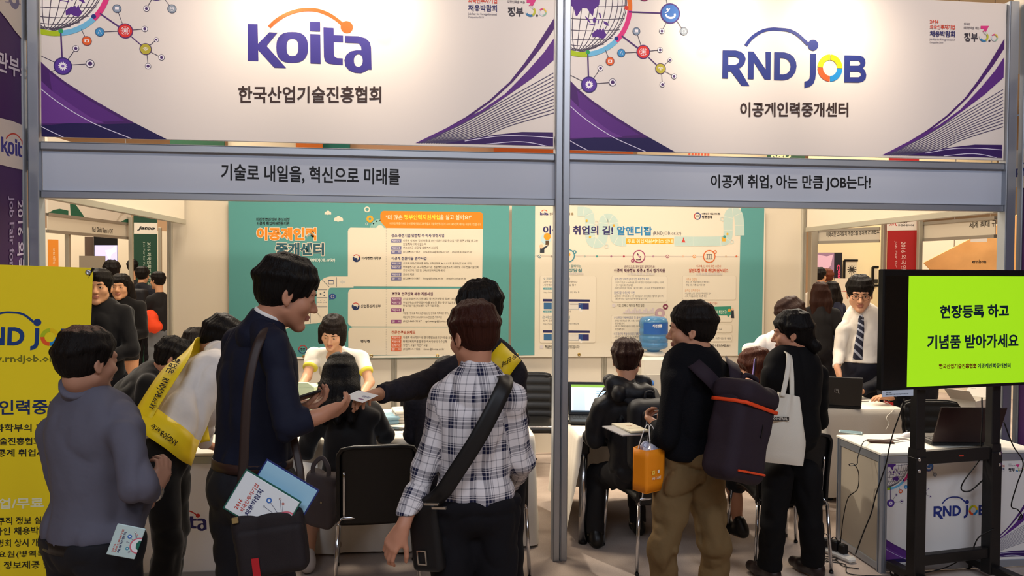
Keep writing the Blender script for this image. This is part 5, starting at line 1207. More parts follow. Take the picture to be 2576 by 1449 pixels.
def add_hand(B, W, d, pn, side, curl=(.35, .4, .45, .5), thumb=.4, s=1., spread=.05, k=.007):
    """W wrist, d finger direction, pn direction the palm faces, side +1 right hand / -1 left hand: thumb lies at pn x d * side"""
    W = V(*W); d = unit(d); pn = unit(V(*pn)-d*(V(*pn)@d)); t = np.cross(pn, d)*side       # towards the thumb
    for i, u in enumerate((.026, .009, -.008, -.024)):
        a = W+d*.02*s+t*u*.55*s; b = W+d*(.083-.004*abs(i-1))*s+t*u*s; B.cone(a, b, .0135*s, .0105*s, .014)
    B.cone(W-d*.012*s, W+d*.03*s, .021*s, .02*s, .02, pn, .75); B.cone(W+d*.018*s+t*.02*s+pn*.006*s, W+d*.05*s+t*.03*s+pn*.008*s, .015*s, .012*s, .014)
    B.cone(W+d*.02*s-t*.018*s+pn*.005*s, W+d*.06*s-t*.026*s+pn*.003*s, .013*s, .011*s, .014)
    for i, (u, ln) in enumerate(((.026, .94), (.009, 1.05), (-.008, .98), (-.024, .78))):
        p = W+d*(.085-.004*abs(i-1))*s+t*u*s; a = 0.; c = curl[i]; r = (.0093, .0095, .0092, .0082)[i]
        for j, L in enumerate((.043, .026, .021)):
            a += c*(.9, 1.1, .8)[j]; e = unit(d*math.cos(a)+pn*math.sin(a)+t*spread*(1.5-i)*.6)
            q = p+e*L*ln*s; B.cone(p, q, (r, r*.93, r*.86)[j]*s, (r*.93, r*.86, r*.72)[j]*s, k if j == 0 else .003); p = q
    p = W+d*.03*s+t*.027*s+pn*.01*s; e = unit(d*.75+t*.62+pn*.35); 
    for j, L in enumerate((.036, .032, .026)):
        q = p+e*L*s; B.cone(p, q, (.0125, .0105, .0098)[j]*s, (.0105, .0098, .0078)[j]*s, .008 if j == 0 else .003); p = q; e = unit(e+(pn*.5-t*.55+d*.25)*thumb)
class Person:
    """joint positions of one figure; every joint may be given in world space"""
    def __init__(s, pos, yaw=0., h=1.75, bulk=1., lean=0., twist=0., seat=None, **ov):
        s.h = h; f = h/1.75; s.f = f; s.b = bulk
        R0 = np.array(Matrix.Rotation(yaw, 3, 'Z')); s.R0 = R0; s.pos = V(pos[0], pos[1], 0)
        pz = .94*f if seat is None else seat
        pv = s.pos+V(0, 0, pz); L = R0@np.array(Matrix.Rotation(-lean, 3, 'X')); s.Rp = R0
        s.Rc = L@np.array(Matrix.Rotation(twist, 3, 'Z')); J = {'pv': pv}
        J['ch'] = pv+L@V(0, 0, .36*f); J['nk'] = pv+L@V(0, -.01, .545*f)
        J['hd'] = pv+L@V(0, .03, .70*f)
        for sd, sx in (('l', -1), ('r', 1)):
            J['sh'+sd] = J['ch']+s.Rc@V(sx*.168*f, -.005, .115*f); J['hp'+sd] = pv+R0@V(sx*.09*f, 0, -.02*f)
            J['el'+sd] = J['sh'+sd]+s.Rc@V(sx*.06*f, -.02*f, -.28*f); J['wr'+sd] = J['el'+sd]+s.Rc@V(sx*.01, .06*f, -.245*f)
            J['kn'+sd] = s.pos+R0@V(sx*.10*f, .02*f, .49*f); J['an'+sd] = s.pos+R0@V(sx*.10*f, -.02*f, .08*f); J['td'+sd] = R0@V(sx*.15, 1, 0)
        s.J = J; s.face = R0@V(0, 1, 0); s.hup = V(0, 0, 1)
        for k, v in ov.items():
            if k in ('face', 'hup'): setattr(s, k, V(*v))
            else: J[k] = V(*v)
    def arm(s, sd, wrist, pole, l1=.285, l2=.25):
        s.J['el'+sd], s.J['wr'+sd] = ik(s.J['sh'+sd], wrist, l1*s.f, l2*s.f, pole); return s
    def leg(s, sd, ankle, pole, toe=None):
        s.J['kn'+sd], s.J['an'+sd] = ik(s.J['hp'+sd], ankle, .45*s.f, .43*s.f, pole)
        if toe is not None: s.J['td'+sd] = V(*toe)
        return s
    def start(s, label, group=None, name='person'):
        s.root = thing(name, label, 'person', tuple(s.pos), 0, group); s.Rh = frame(s.face, s.hup); return s
    hk = 1.
    def hs(s): return 1.06*s.f**.5*s.hk
    def body(s, h=.006, col='#c48e72', hands=None, lip='#a66a5a', mouth=0., face=True, feet=True):
        J, f, b = s.J, s.f, s.b; B = Solid(); k = s.hs()
        add_head(B, J['hd'], s.Rh, k, mouth=mouth)
        B.cone(J['hd']+s.Rh@V(0, -.03, -.06), J['nk'], .052*f, .056*f, .03)
        B.ell(J['ch'], V(.145*b, .09*b, .16)*f, s.Rc, .05)
        B.ell((J['ch']+J['pv'])/2, V(.12*b, .085*b, .16)*f, s.Rp, .06); B.ell(J['pv'], V(.14*b, .095*b, .11)*f, s.Rp, .05)
        for d in 'lr':
            B.cone(J['nk']-V(0, 0, .03), J['sh'+d], .04*f, .045*f, .05); B.chain([J['sh'+d], J['el'+d]], [.044*f, .037*f], .03); B.chain([J['el'+d], J['wr'+d]], [.037*f, .026*f], .02)
            B.chain([J['hp'+d], J['kn'+d]], [.072*f*b, .05*f], .05); B.chain([J['kn'+d], J['an'+d]], [.05*f, .034*f], .03)
            c = J['kn'+d]*.65+J['an'+d]*.35; B.ell(c-unit(s.J['td'+d])*.010, V(.040, .042, .09)*f, None, .03)
            if feet: t = unit(J['td'+d]); a = J['an'+d]; B.cone(a-V(0, 0, .045)-t*.02, a+t*.13*f-V(0, 0, .055), .03, .022, .03)
            hd = (hands or {}).get(d)
            if hd is not None: add_hand(B, J['wr'+d], hd[0], hd[1], 1 if d == 'r' else -1, s=.98*f**.5*1.03, **(hd[2] if len(hd) > 2 else {}))
        s.o_body = solid_object('body', B, h, [skin(col), mat(lip, .4, spec=.4)], s.root, pick=lips_pick(J['hd'], s.Rh, k))
        if face: eyes(J['hd'], s.Rh, k, s.root)
        return s
    def q(s, x, y, z): return s.J['hd']+s.Rh@(V(x, y, z)*s.hs())
    def hair(s, col='#120d0b', vol=1., fringe=.035, side=-.02, nape=-.05, extra=None, h=.0045, part=0., bald=0., thin=None, rough=.5, name='hair', seed=0, streak=.0022, label=None):
        B = Solid(); k = s.hs(); q = s.q; R = s.Rh
        male = nape is not None; g = .004*(vol-1)
        B.ell(q(0, -.017, .036), V(.084+g, .100+g, .089+g*2)*k, R, .01)
        B.ell(q(0, -.040, .0), V(.074, .074, .074 if male else .085)*k, R, .03)
        for sx in (-1, 1): B.cone(q(sx*.072, .012, .04), q(sx*.073, .008, side+.01), .020*k, .008*k, .015)
        B.ell(q(0, .118, fringe-.066 if fringe < .045 else fringe-.060), V(.064, .078, .068)*k, R, .006, 's')
        if extra: extra(B, q, k, R)
        rs = np.random.RandomState(seed+50); nl = 40 if h < .0065 else 18; ax, ay, az = .086+g, .102+g, .090+g*2.5
        def surf(az_, el, o=1.): return q(ax*o*math.sin(az_)*math.cos(el), -.017+ay*o*math.cos(az_)*math.cos(el), .036+az*o*math.sin(el))
        for i in range(nl):                       # single locks falling from the crown give the hair its uneven edge
            ph = 2*math.pi*(i+rs.uniform(-.3, .3))/nl-math.pi; d = abs(math.degrees(ph))
            ze = np.interp(d, [0, 35, 55, 72, 92, 125, 150, 180], [fringe+.004, fringe, fringe-.018, side, side+.022 if male else side-.01, -.02 if male else side-.03, nape if male else side-.04, nape if male else side-.05])+rs.uniform(-.012, .009)
            e1 = math.asin(max(-.98, min(.98, (ze-.036)/az))); tw = rs.uniform(-.22, .22); o = .95+rs.uniform(-.02, .035)*vol
            pts = [surf(ph*.9-tw*.5, 1.15, .95), surf(ph-tw*.3, .72, .945), surf(ph, .35*.7+e1*.3+.1, o), surf(ph+tw, max(e1, -.75), (.985 if d < 60 else .95)*(1 if not male or d < 100 else .95))]
            B.chain(pts, [.014*k, .0145*k, .0135*k, .0035*k], .012)
        if male: B.cut(q(0, -.06, nape-.022), R@V(0, .35, -1), .01)
        if bald:
            B.ell(q(0, -.035, .135), V(.062*bald, .075*bald, .045)*k, R, .02, 's')
        o, RR = s.J['hd'], R; sd = seed*1.7
        def disp(P):
            p = (P-o)@RR/k; ph = np.arctan2(p[:, 0], p[:, 1]+.03); rr = np.sqrt(p[:, 0]**2+(p[:, 1]+.03)**2)
            n = vnoise(np.stack([ph*9+sd, p[:, 2]*6, rr*10], 1)); n2 = vnoise(np.stack([ph*26+sd, p[:, 2]*9+5, rr*16], 1))
            return streak*1.5*n+streak*n2
        B.disp = disp
        m = mat(col, max(rough, .5), spec=.12, bump=.5, bscale=190, stretch=(1, 1, .1))
        if thin: m = [m, mat(thin, .6, spec=.25, bump=.4, bscale=220)]
        pk = (lambda c: (vnoise(c*60)*.25+np.linalg.norm(((c-o)@RR/k-V(0, -.02, .12))/V(.055, .08, .05), axis=1) < 1).astype(int)) if thin else None
        s.o_hair = solid_object(name, B, h, m, s.root, label, smooth=1, pick=pk); return s
    def folds(s, amp, fr=9., seed=0., zs=.5):
        def d(P): return 2.2*amp*((1-np.abs(vnoise(P*V(fr, fr, fr*zs)+seed+.35*vnoise(P*4)[:, None])))**3-.35)*.8+1.5*amp*.5*vnoise(P*V(fr*2.3, fr*2.3, fr*1.6)+seed+9)
        return d
    def torso(s, B, ex=.018, hem=-.06, sleeves='long', b=None, cr=1., belly=0., short=.55):
        J, f = s.J, s.f; b = (b or s.b)
        B.ell(J['ch']+s.Rc@V(0, 0, .02), V(.15*b+ex, .098*b+ex, .17+ex)*f, s.Rc, .05); mid = (J['ch']+J['pv'])/2
        B.ell(mid+s.Rp@V(0, belly*.5, 0), V(.132*b+ex, .094*b+ex+belly*.5, .17)*f, s.Rp, .08); B.ell(J['pv']+V(0, 0, .03), V(.145*b+ex, .105*b+ex, .13)*f, s.Rp, .06)
        for d in 'lr':
            B.cone(J['nk']+s.Rc@V(0, 0, -.035), J['sh'+d]+s.Rc@V(0, 0, -.01), .052*f, .048*f, .05); B.cone(J['nk']+s.Rc@V(0, -.01, -.0), J['nk']*.45+J['sh'+d]*.55+s.Rc@V(0, -.005, .008), .045*f, .04*f, .05)
            if sleeves == 'long':
                B.chain([J['sh'+d], J['el'+d]], [.054*cr*f, .049*cr*f], .03); B.chain([J['el'+d], J['wr'+d]], [.05*cr*f, .038*cr*f], .02)
            elif sleeves == 'short': B.cone(J['sh'+d], J['sh'+d]+(J['el'+d]-J['sh'+d])*short, .058*cr*f, .056*cr*f, .03)
            elif sleeves == 'elbow':
                B.chain([J['sh'+d], J['el'+d]], [.054*cr*f, .049*cr*f], .03); B.cone(J['el'+d], J['el'+d]+(J['wr'+d]-J['el'+d])*.72, .05*cr*f, .043*cr*f, .02)
        return B
    def trim(s, B, hem, sleeves, short=.55, neck=0.):
        J = s.J; upv = unit(J['ch']-J['pv'])
        B.cut(J['pv']+upv*hem, -upv, .004, .34)
        for d in 'lr':
            if sleeves == 'long': a = unit(J['wr'+d]-J['el'+d]); B.cut(J['wr'+d]-a*.012, a, .004, .085)
            elif sleeves == 'short': a = unit(J['el'+d]-J['sh'+d]); B.cut(J['sh'+d]+(J['el'+d]-J['sh'+d])*short, a, .004, .1)
            elif sleeves == 'elbow': a = unit(J['wr'+d]-J['el'+d]); B.cut(J['el'+d]+(J['wr'+d]-J['el'+d])*.72, a, .004, .085)
        return B
    def top(s, name, m, ex=.018, hem=-.04, sleeves='long', cr=1., b=None, belly=0., collar=None, fold=.006, h=.008, seed=1., uv=None, extra=None, neckcut=None, label=None, short=.55, post=None):
        B = Solid(); s.torso(B, ex, hem, sleeves, b, cr, belly, short)
        nk = s.J['nk']; nd = unit(s.J['hd']+s.Rh@V(0, -.035, -.07)-nk)
        if extra: extra(B)
        s.trim(B, hem, sleeves, short)
        if neckcut is not None: B.ell(nk+s.Rc@V(0, neckcut[1], neckcut[2]), V(neckcut[0], neckcut[0], neckcut[0]*1.0), s.Rc, .006, 's')
        if fold: B.disp = s.folds(fold, seed=seed)
        if post: post(B)
        o = solid_object(name, B, h, m, s.root, label, uv=uv)
        if collar:
            C = Solid(); C.cone(nk-nd*.03, nk+nd*(collar+.02), .074*s.f, .063*s.f, .02).cone(nk-nd*.03, nk-nd*.0, .085*s.f, .070*s.f, .02).cut(nk+nd*collar, nd, .003)
            C.ell(nk+nd*(collar+.03)+s.Rh@V(0, .06, -.01), V(.03, .05, .05), s.Rh, .01, 's'); solid_object('collar', C, min(h, .006), m, s.root, uv=uv)
        return o
    def trousers(s, m, ex=.012, name='trousers', waist=.10, end=.05, fold=.006, h=.009, w=1., seed=3., leg2=1., label=None):
        J, f, b = s.J, s.f, s.b; B = Solid(); B.ell(J['pv']-V(0, 0, .005), V(.142*b+ex, .112*b+ex, .125)*f, s.Rp, .05)
        for d in 'lr':
            B.chain([J['hp'+d]-V(0, 0, .0), J['kn'+d]], [(.083*b+ex*.5)*f*w, (.062+ex*.4)*f*w], .05); a = unit(J['an'+d]-J['kn'+d])
            B.chain([J['kn'+d], J['an'+d]-a*.0], [(.062+ex*.4)*f*w, (.05+ex*.4)*f*w*leg2], .03); c = J['kn'+d]*.65+J['an'+d]*.35; B.ell(c-unit(J['td'+d])*.012, V(.055, .058, .1)*f*w, None, .04)
            B.cut(J['an'+d]-a*(end-.05), a, .004, .13)
        upv = unit(J['ch']-J['pv']); B.cut(J['pv']+upv*waist, upv, .004, .3)
        if fold: B.disp = s.folds(fold, 11, seed, .9)
        return solid_object(name, B, h, m, s.root, label)
    def shoes(s, m, h=.006, sole=None, name='shoe'):
        for d in 'lr':
            B = Solid(); a = s.J['an'+d]; t = unit(s.J['td'+d]*V(1, 1, 0)); fz = s.f; g = V(a[0], a[1], a[2]-.08*fz)
            B.cone(g+V(0, 0, .045)-t*.04, g+t*.09*fz+V(0, 0, .04), .042, .04, .03); B.cone(g+t*.09*fz+V(0, 0, .034), g+t*.175*fz+V(0, 0, .03), .042, .032, .02); B.cone(g+V(0, 0, .08)-t*.02, g+V(0, 0, .10)-t*.012, .042, .04, .03)
            B.cut(g+V(0, 0, .004), V(0, 0, -1), .004)
            solid_object(name, B, h, m, s.root)
        return s
    def belt(s, m, z=.085, ex=.02, wd=.035):
        J, f, b = s.J, s.f, s.b; u = unit(J['ch']-J['pv']); n = MB(); P = []
        for i in range(40):
            t = 2*math.pi*i/40; c = J['pv']+u*z+s.Rp@V((.145*b+ex)*f*math.cos(t)*.93, (.108*b+ex)*f*math.sin(t)*.93, 0); P.append([c-u*wd/2, c+u*wd/2])
        n.grid(np.array(P), m, closed_u=True, thick=.004); return n.build('belt', s.root)
def strap(pts, w, m, name, parent, nrm=None, th=.004, n=8, label=None, ctr=None, wdir=None):
    """flat band through points, facing away from ctr"""
    p = bez(pts, n); N = len(p); P = []
    for i in range(N):
        d = unit(p[min(i+1, N-1)]-p[max(i-1, 0)]); o = unit(p[i]-ctr(p[i]) if callable(ctr) else (p[i]-V(*ctr))) if ctr is not None else V(*nrm)
        o = unit(o-d*(o@d)); x = np.cross(d, o); ww = w(i/(N-1)) if callable(w) else w
        P.append([p[i]-x*ww/2, p[i]-x*ww*.2+o*.001, p[i]+x*ww*.2+o*.001, p[i]+x*ww/2])
    mb = MB(); mb.grid(np.array(P), m, thick=th)
    return mb.build(name, parent, label)
# ================================================================ people at the booth
BLK = mat('#0e0d0f', .85, spec=.15, sheen=.15, bump=.5, bscale=10); BLKTR = mat('#141317', .85, spec=.15, bump=.5, bscale=10); NAVYSH = mat('#131627', .75, spec=.2, bump=.7, bscale=11)
SHOE = mat('#0f0d0d', .4, spec=.4); WSH = mat('#e2dcd4', .75, spec=.15)
A = at; rd = math.radians
def rf(P, x, y, z): return P.R0@V(x, y, z)
def seat_legs(P, spread=.10, fwd=.44, foot=.36, drop=.0, toe=(0, 1, 0)):
    for sd, sx in (('l', -1), ('r', 1)):
        P.J['kn'+sd] = P.J['hp'+sd]+rf(P, sx*spread*.5, fwd*P.f, .03-drop); P.J['an'+sd] = V(*(P.J['hp'+sd]+rf(P, sx*spread*.6, foot*P.f, 0))[:2], .08*P.f); P.J['td'+sd] = rf(P, sx*.2, 1, 0)
    return P
# --- young man in navy taking the card
P = Person(A(632, 1200, 2.82)[:2], -rd(42), 1.83, 1.05, rd(4)); NV = P
P.J['hd'] = A(724, 738, 2.82); P.face = V(.93, .34, -.30); P.hup = V(.25, .06, 1); P.J['nk'] = A(664, 826, 2.80)
P.start('young man in navy shirt with dark shoulder bag looking down at the card')
P.J['shr'] = A(690, 872, 2.66); P.J['shl'] = A(600, 862, 2.98)
P.J['elr'] = A(726, 1072, 2.60); P.J['wrr'] = A(806, 1046, 2.64); P.arm('l', A(742, 1026, 3.02), V(-.5, .2, -1))
hw = A(876, 1022, 2.74)-P.J['wrr']
P.body(.005, '#b57f63', {'r': (hw, V(-.25, .75, .65), dict(curl=(.25, .32, .4, .45), thumb=.35, spread=.02)), 'l': (V(.9, .1, .15), V(.1, -.1, 1), dict(curl=(.55, .6, .65, .7), thumb=.6))})
P.hair('#0e0b0a', 1.5, .036, -.012, -.048, seed=2)
P.top('shirt', NAVYSH, .02, .075, 'elbow', 1.0, collar=.055, fold=.007, seed=2)
B = Solid(); nd = unit(P.J['hd']+P.Rh@V(0, -.035, -.07)-P.J['nk']); B.cone(P.J['nk']+nd*.03, P.J['nk']+nd*.08, .062, .0605, .01).cut(P.J['nk']+nd*.066, nd, .002); solid_object('collar', B, .005, WSH, P.root, 'white inner collar')
P.trousers(mat('#18171c', .8), .02, waist=.105, w=1.08)
P.belt(mat('#35201a', .45), .082, .024)
P.shoes(SHOE)
# --- balding man in grey shirt
P = Person(A(235, 1250, 2.58)[:2], -rd(28), 1.60, 1.2, rd(1)); BM = P
P.hk = .92; P.J['hd'] = A(222, 908, 2.55); P.face = V(.55, .83, -.10); P.J['nk'] = A(212, 985, 2.58)
P.start('balding man in a grey shirt seen from behind, standing beside the yellow banner')
P.J['shl'] = A(138, 1088, 2.70); P.J['shr'] = A(320, 1088, 2.48)
P.J['elr'] = A(350, 1220, 2.42); P.J['wrr'] = A(384, 1238, 2.56); P.J['ell'] = A(120, 1210, 2.85); P.arm('l', A(338, 1284, 2.70), V(-1, 0, -.6))
P.body(.005, '#a87a62', {'r': (A(412, 1178, 2.60)-P.J['wrr'], V(-.8, .5, -.1), dict(curl=(.55, .6, .65, .7))), 'l': (A(398, 1258, 2.62)-P.J['wrl'], V(-.1, .3, 1), dict(curl=(.5, .5, .6, .6)))})
P.hair('#120d0b', .55, .055, -.01, -.06, thin='#4a3226', rough=.6, seed=4)
GSH = mat('#5a5864', .8, spec=.15, bump=.8, bscale=9)
P.top('shirt', GSH, .026, -.03, 'long', 1.16, collar=.075, fold=.008, seed=5, belly=.08)
P.trousers(mat('#131319', .8), .02, waist=.02, w=1.05); P.belt(mat('#15110f', .4), -.0, .035); P.shoes(SHOE)
MB().tube([P.J['wrr']+V(0, 0, -.0)+unit(P.J['wrr']-P.J['elr'])*.0, P.J['wrr']+unit(P.J['wrr']-P.J['elr'])*.012], .034, mat('#b9b4aa', .25, .9), 18).build('wristwatch', P.root)
# --- man in white shirt bending over the counter with a yellow sash
P = Person(A(412, 1165, 3.88)[:2], -rd(66), 1.76, 1.0, rd(40)); BW = P
P.J['pv'] = A(415, 1138, 3.62); P.J['ch'] = A(500, 975, 3.86); P.J['nk'] = A(552, 893, 4.02); P.J['hd'] = A(556, 856, 4.15); P.face = V(.62, .55, -.55); P.hup = V(.5, .2, .8)
P.Rc = frame(V(.8, .42, -.45), P.J['nk']-P.J['pv'])
P.start('man in white shirt and yellow sash bending over the counter')
P.J['shr'] = A(553, 925, 3.84); P.J['shl'] = A(505, 905, 4.16); P.J['elr'] = A(530, 1025, 3.88); P.J['wrr'] = A(512, 1118, 4.08); P.J['ell'] = A(590, 1010, 4.4); P.J['wrl'] = A(610, 1100, 4.42)
for sd, dx in (('l', .06), ('r', -.04)):
    P.J['hp'+sd] = P.J['pv']+V(.0, dx*1.6, -.03); P.J['an'+sd] = V(P.J['pv'][0]-.02-dx*.6, P.J['pv'][1]+dx*2, .085); P.J['kn'+sd] = (P.J['hp'+sd]+P.J['an'+sd])/2+V(.035, 0, 0); P.J['td'+sd] = V(1, .4, 0)
P.body(.006, '#b07c60', {'r': (V(.35, .85, -.25), V(0, .1, -1), dict(curl=(.15, .15, .2, .2), spread=.15))})
P.hair('#14100e', 1.2, .03, -.01, -.05, seed=6)
P.top('shirt', mat('#dcd5cf', .75, spec=.15, bump=.9, bscale=10), .024, -.0, 'long', 1.08, collar=.06, fold=.009, seed=8, h=.008)
P.trousers(BLK, .012, waist=.06); P.shoes(SHOE)
SASH = mat('#eccb1a', .5, spec=.3)
cen = (P.J['ch']+P.J['pv'])/2
pts = [A(478, 882, 3.94)+V(0, 0, .01), A(450, 908, 3.74), A(410, 965, 3.60), A(366, 1036, 3.50)]
sash_c = lambda p: P.J['pv']+unit(P.J['nk']-P.J['pv'])*max(0, (p-P.J['pv'])@unit(P.J['nk']-P.J['pv']))
so = strap([A(516, 876, 4.16)]+pts+[A(360, 1056, 3.49)], .115, SASH, 'sash', P.root, ctr=sash_c, label='yellow sash with black lettering')
strap([A(354, 1042, 3.50), A(396, 1072, 3.44), A(440, 1102, 3.44), A(474, 1130, 3.50), A(490, 1140, 3.62)], .125, SASH, 'sash', P.root, ctr=sash_c)
strap([A(500, 1115, 3.86), A(494, 1060, 3.9), A(500, 1000, 3.96)], .11, SASH, 'sash', P.root, nrm=(.2, -1, 0))
def flat_text(par, tx, p0, p1, hup, c='#15151a', bold=.02, off=.006):
    """lettering on a band: from p0 to p1, letter height vector hup"""
    p0, p1 = V(*p0), V(*p1); u = p1-p0; s = Sheet(p0, u, V(*hup)-unit(u)*(V(*hup)@unit(u)))
    s.text(tx, (0, 0), (np.linalg.norm(u), 0), np.linalg.norm(hup), ink(c), bold); s.o = s.o+s.n*off; print_on(s, par, 'lettering')
flat_text(P.root, 'RNDJOB.or.kr', A(406, 950, 3.585), A(368, 1028, 3.47), (A(400, 1000, 3.5)-A(375, 985, 3.5))*.7); flat_text(P.root, '취업은', A(436, 900, 3.70), A(414, 938, 3.60), (A(400, 1000, 3.5)-A(375, 985, 3.5))*.7)
flat_text(P.root, 'RNDJOB.or.kr', A(452, 1106, 3.40), A(388, 1060, 3.40), (A(400, 1095, 3.4)-A(415, 1075, 3.4))*.75)
# --- dark-suited man behind the counter, and a second head beyond
P = Person(A(285, 1100, 4.95)[:2], -rd(66), 1.72, 1.05, rd(45))
P.J['pv'] = A(280, 1075, 4.95); P.J['ch'] = A(352, 985, 4.95); P.J['nk'] = A(392, 932, 4.95); P.J['hd'] = A(436, 902, 4.93); P.face = V(.85, .3, -.42); P.hup = V(.45, .1, .85); P.Rc = frame(V(.7, .4, -.6), P.J['nk']-P.J['pv'])
P.start('black-haired man in a dark suit bending down behind the counter, beside the white-shirted man')
P.J['shr'] = A(372, 965, 4.78); P.J['shl'] = A(360, 950, 5.15); P.arm('r', A(430, 1085, 4.85), V(-1, 0, -.4)); P.arm('l', A(450, 1075, 5.1), V(-1, 0, -.4))
P.body(.007, '#b07c60', {'r': (V(1, .2, -.2), V(0, 0, -1)), 'l': (V(1, .2, -.2), V(0, 0, -1))}); P.hair('#110d0c', 1.3, .03, -.02, -.045, seed=9, streak=.006)
P.top('suit_jacket', BLK, .03, -.1, 'long', 1.15, fold=.006, collar=.01); B = Solid(); nd = unit(P.J['hd']-P.J['nk']); B.cone(P.J['nk'], P.J['nk']+nd*.03, .066, .062).cut(P.J['nk']+nd*.03, nd); solid_object('collar', B, .007, WSH, P.root)
P.trousers(BLK); P.shoes(SHOE)
P = Person(A(497, 1000, 5.75)[:2], -rd(20), 1.66, 1.0, rd(12), seat=.54)
P.start('dark-haired seated person almost hidden behind the bending man in white'); seat_legs(P); P.J['hd'] = A(496, 868, 5.72); P.J['nk'] = P.J['hd']-V(.0, .03, .16); P.face = V(.5, .8, -.2)
P.arm('r', P.J['pv']+rf(P, .15, .35, .2), V(1, 0, -1)); P.arm('l', P.J['pv']+rf(P, -.15, .35, .2), V(-1, 0, -1))
P.body(.008, '#b07c60', {'r': (rf(P, 0, 1, 0), V(0, 0, -1)), 'l': (rf(P, 0, 1, 0), V(0, 0, -1))}); P.hair('#17110f', 1.1, .03, -.02, -.055); P.top('sweater', BLK, .02, -.06, 'long'); P.trousers(BLKTR); P.shoes(SHOE)
# --- woman in white tee with yellow sleeve ends leaning over the table
P = Person(A(858, 1000, 6.42)[:2], rd(184), 1.66, .95, rd(35)); WT = P
P.J['pv'] = V(*A(858, 1000, 6.38)[:2], .93); P.J['ch'] = A(852, 938, 6.05); P.J['nk'] = A(846, 886, 5.94); P.J['hd'] = A(836, 836, 5.80); P.face = V(-.10, -.90, -.46); P.hup = V(.10, -.35, .9)
P.Rc = frame(V(.05, -.8, -.65), P.J['nk']-P.J['pv'])
P.start('woman in a white tee with yellow sleeve ends leaning over the cloth-covered table')
P.J['shr'] = A(788, 893, 5.98); P.J['shl'] = A(910, 900, 5.98); P.J['elr'] = A(772, 948, 5.84); P.J['wrr'] = A(748, 985, 5.55); P.J['ell'] = A(930, 962, 5.85); P.J['wrl'] = A(900, 1010, 5.60)
P.body(.0045, '#d3a07e', {'r': (V(.1, -.6, -.5), V(.5, -.3, -.6), dict(curl=(.4, .4, .5, .5))), 'l': (V(-.3, -.5, -.4), V(0, 0, -1))}, lip='#b4725e')
def bob(B, q, k, R):
    for sx in (-1, 1): B.cone(q(sx*.078, .0, .02), q(sx*.080, .012, -.085), .028*k, .022*k, .02); B.cone(q(sx*.055, -.05, .0), q(sx*.06, -.04, -.085), .045*k, .04*k, .02)
P.hair('#18100d', 1.15, .032, -.085, None, bob, seed=3, h=.005)
def sleeve_ends(c):
    m = np.zeros(len(c))
    for d in 'lr': a = unit(P.J['el'+d]-P.J['sh'+d]); L = .62*np.linalg.norm(P.J['el'+d]-P.J['sh'+d]); t = (c-P.J['sh'+d])@a; m = np.maximum(m, (t > L-.022)&(np.linalg.norm(c-P.J['sh'+d]-a*L, axis=1) < .09))
    return m
B = Solid(); P.torso(B, .014, -.1, 'short', None, 1.12, short=.62); P.trim(B, -.1, 'short', .62); B.ell(P.J['nk']+P.Rc@V(0, .05, -.015), V(.075, .06, .05), P.Rc, .006, 's'); B.disp = P.folds(.006, 10)
solid_object('tee', B, .007, [mat('#e6dfd2', .8, spec=.1, bump=.6, bscale=11), mat('#e6dc58', .8, spec=.1)], P.root, pick=sleeve_ends)
P.trousers(mat('#24304a', .8)); P.shoes(SHOE)
# --- seated woman with long black hair
P = Person(A(878, 1225, 4.42)[:2], -rd(3), 1.64, 1.0, rd(10), seat=.53); SW = P
P.J['hd'] = A(858, 946, 4.50); P.face = V(-.03, .9, -.42); P.J['nk'] = A(862, 1000, 4.44); P.hup = V(0, .3, 1)
P.start('seated woman with long straight black hair and black jacket, her back to us')
P.J['shl'] = A(795, 1052, 4.44); P.J['shr'] = A(935, 1042, 4.46); P.J['ell'] = A(772, 1128, 4.50); P.arm('l', A(800, 1090, 4.85), V(-1, 0, -1)); P.J['elr'] = A(968, 1092, 4.58); P.J['wrr'] = A(955, 1072, 4.84)
P.J['ell'] = A(772, 1130, 4.52); P.J['wrl'] = A(795, 1085, 4.74)
P.J['knl'] = A(790, 1275, 4.78); P.J['anl'] = A(775, 1405, 4.42); P.J['tdl'] = V(-.15, 1, 0); P.J['knr'] = A(905, 1265, 4.85); P.J['anr'] = A(852, 1352, 4.72); P.J['tdr'] = V(.25, 1, 0)
P.body(.006, '#c08a6c', {'l': (V(.3, 1, 0), V(0, 0, -1)), 'r': (V(-.3, 1, 0), V(0, 0, -1))}, face=False)
def long_back(B, q, k, R):
    for x in (-.05, 0, .05): B.chain([q(x, -.06, .02), q(x*1.35, -.075, -.10), q(x*1.5, -.085, -.20), q(x*1.45, -.085, -.29)], [.052*k, .048*k, .042*k, .024*k], .03)
    for sx in (-1, 1): B.chain([q(sx*.07, -.01, .0), q(sx*.085, -.02, -.12), q(sx*.09, -.04, -.24)], [.03*k, .034*k, .02*k], .03)
P.hair('#0b0808', 1.1, .035, -.05, None, long_back, seed=1, rough=.42, streak=.0012)
P.top('jacket', mat('#0f0c0d', .7, spec=.2, sheen=.2), .03, -.04, 'long', 1.22, fold=.009, seed=12, collar=.0)
B = Solid(); B.ell(P.J['pv'], V(.17, .14, .12), None, .05)
for d in 'lr': B.cone(P.J['hp'+d], P.J['hp'+d]*.2+P.J['kn'+d]*.8, .09, .07, .05)
solid_object('skirt', B, .009, BLK, P.root); P.shoes(mat('#b9aea6', .6), name='shoe')
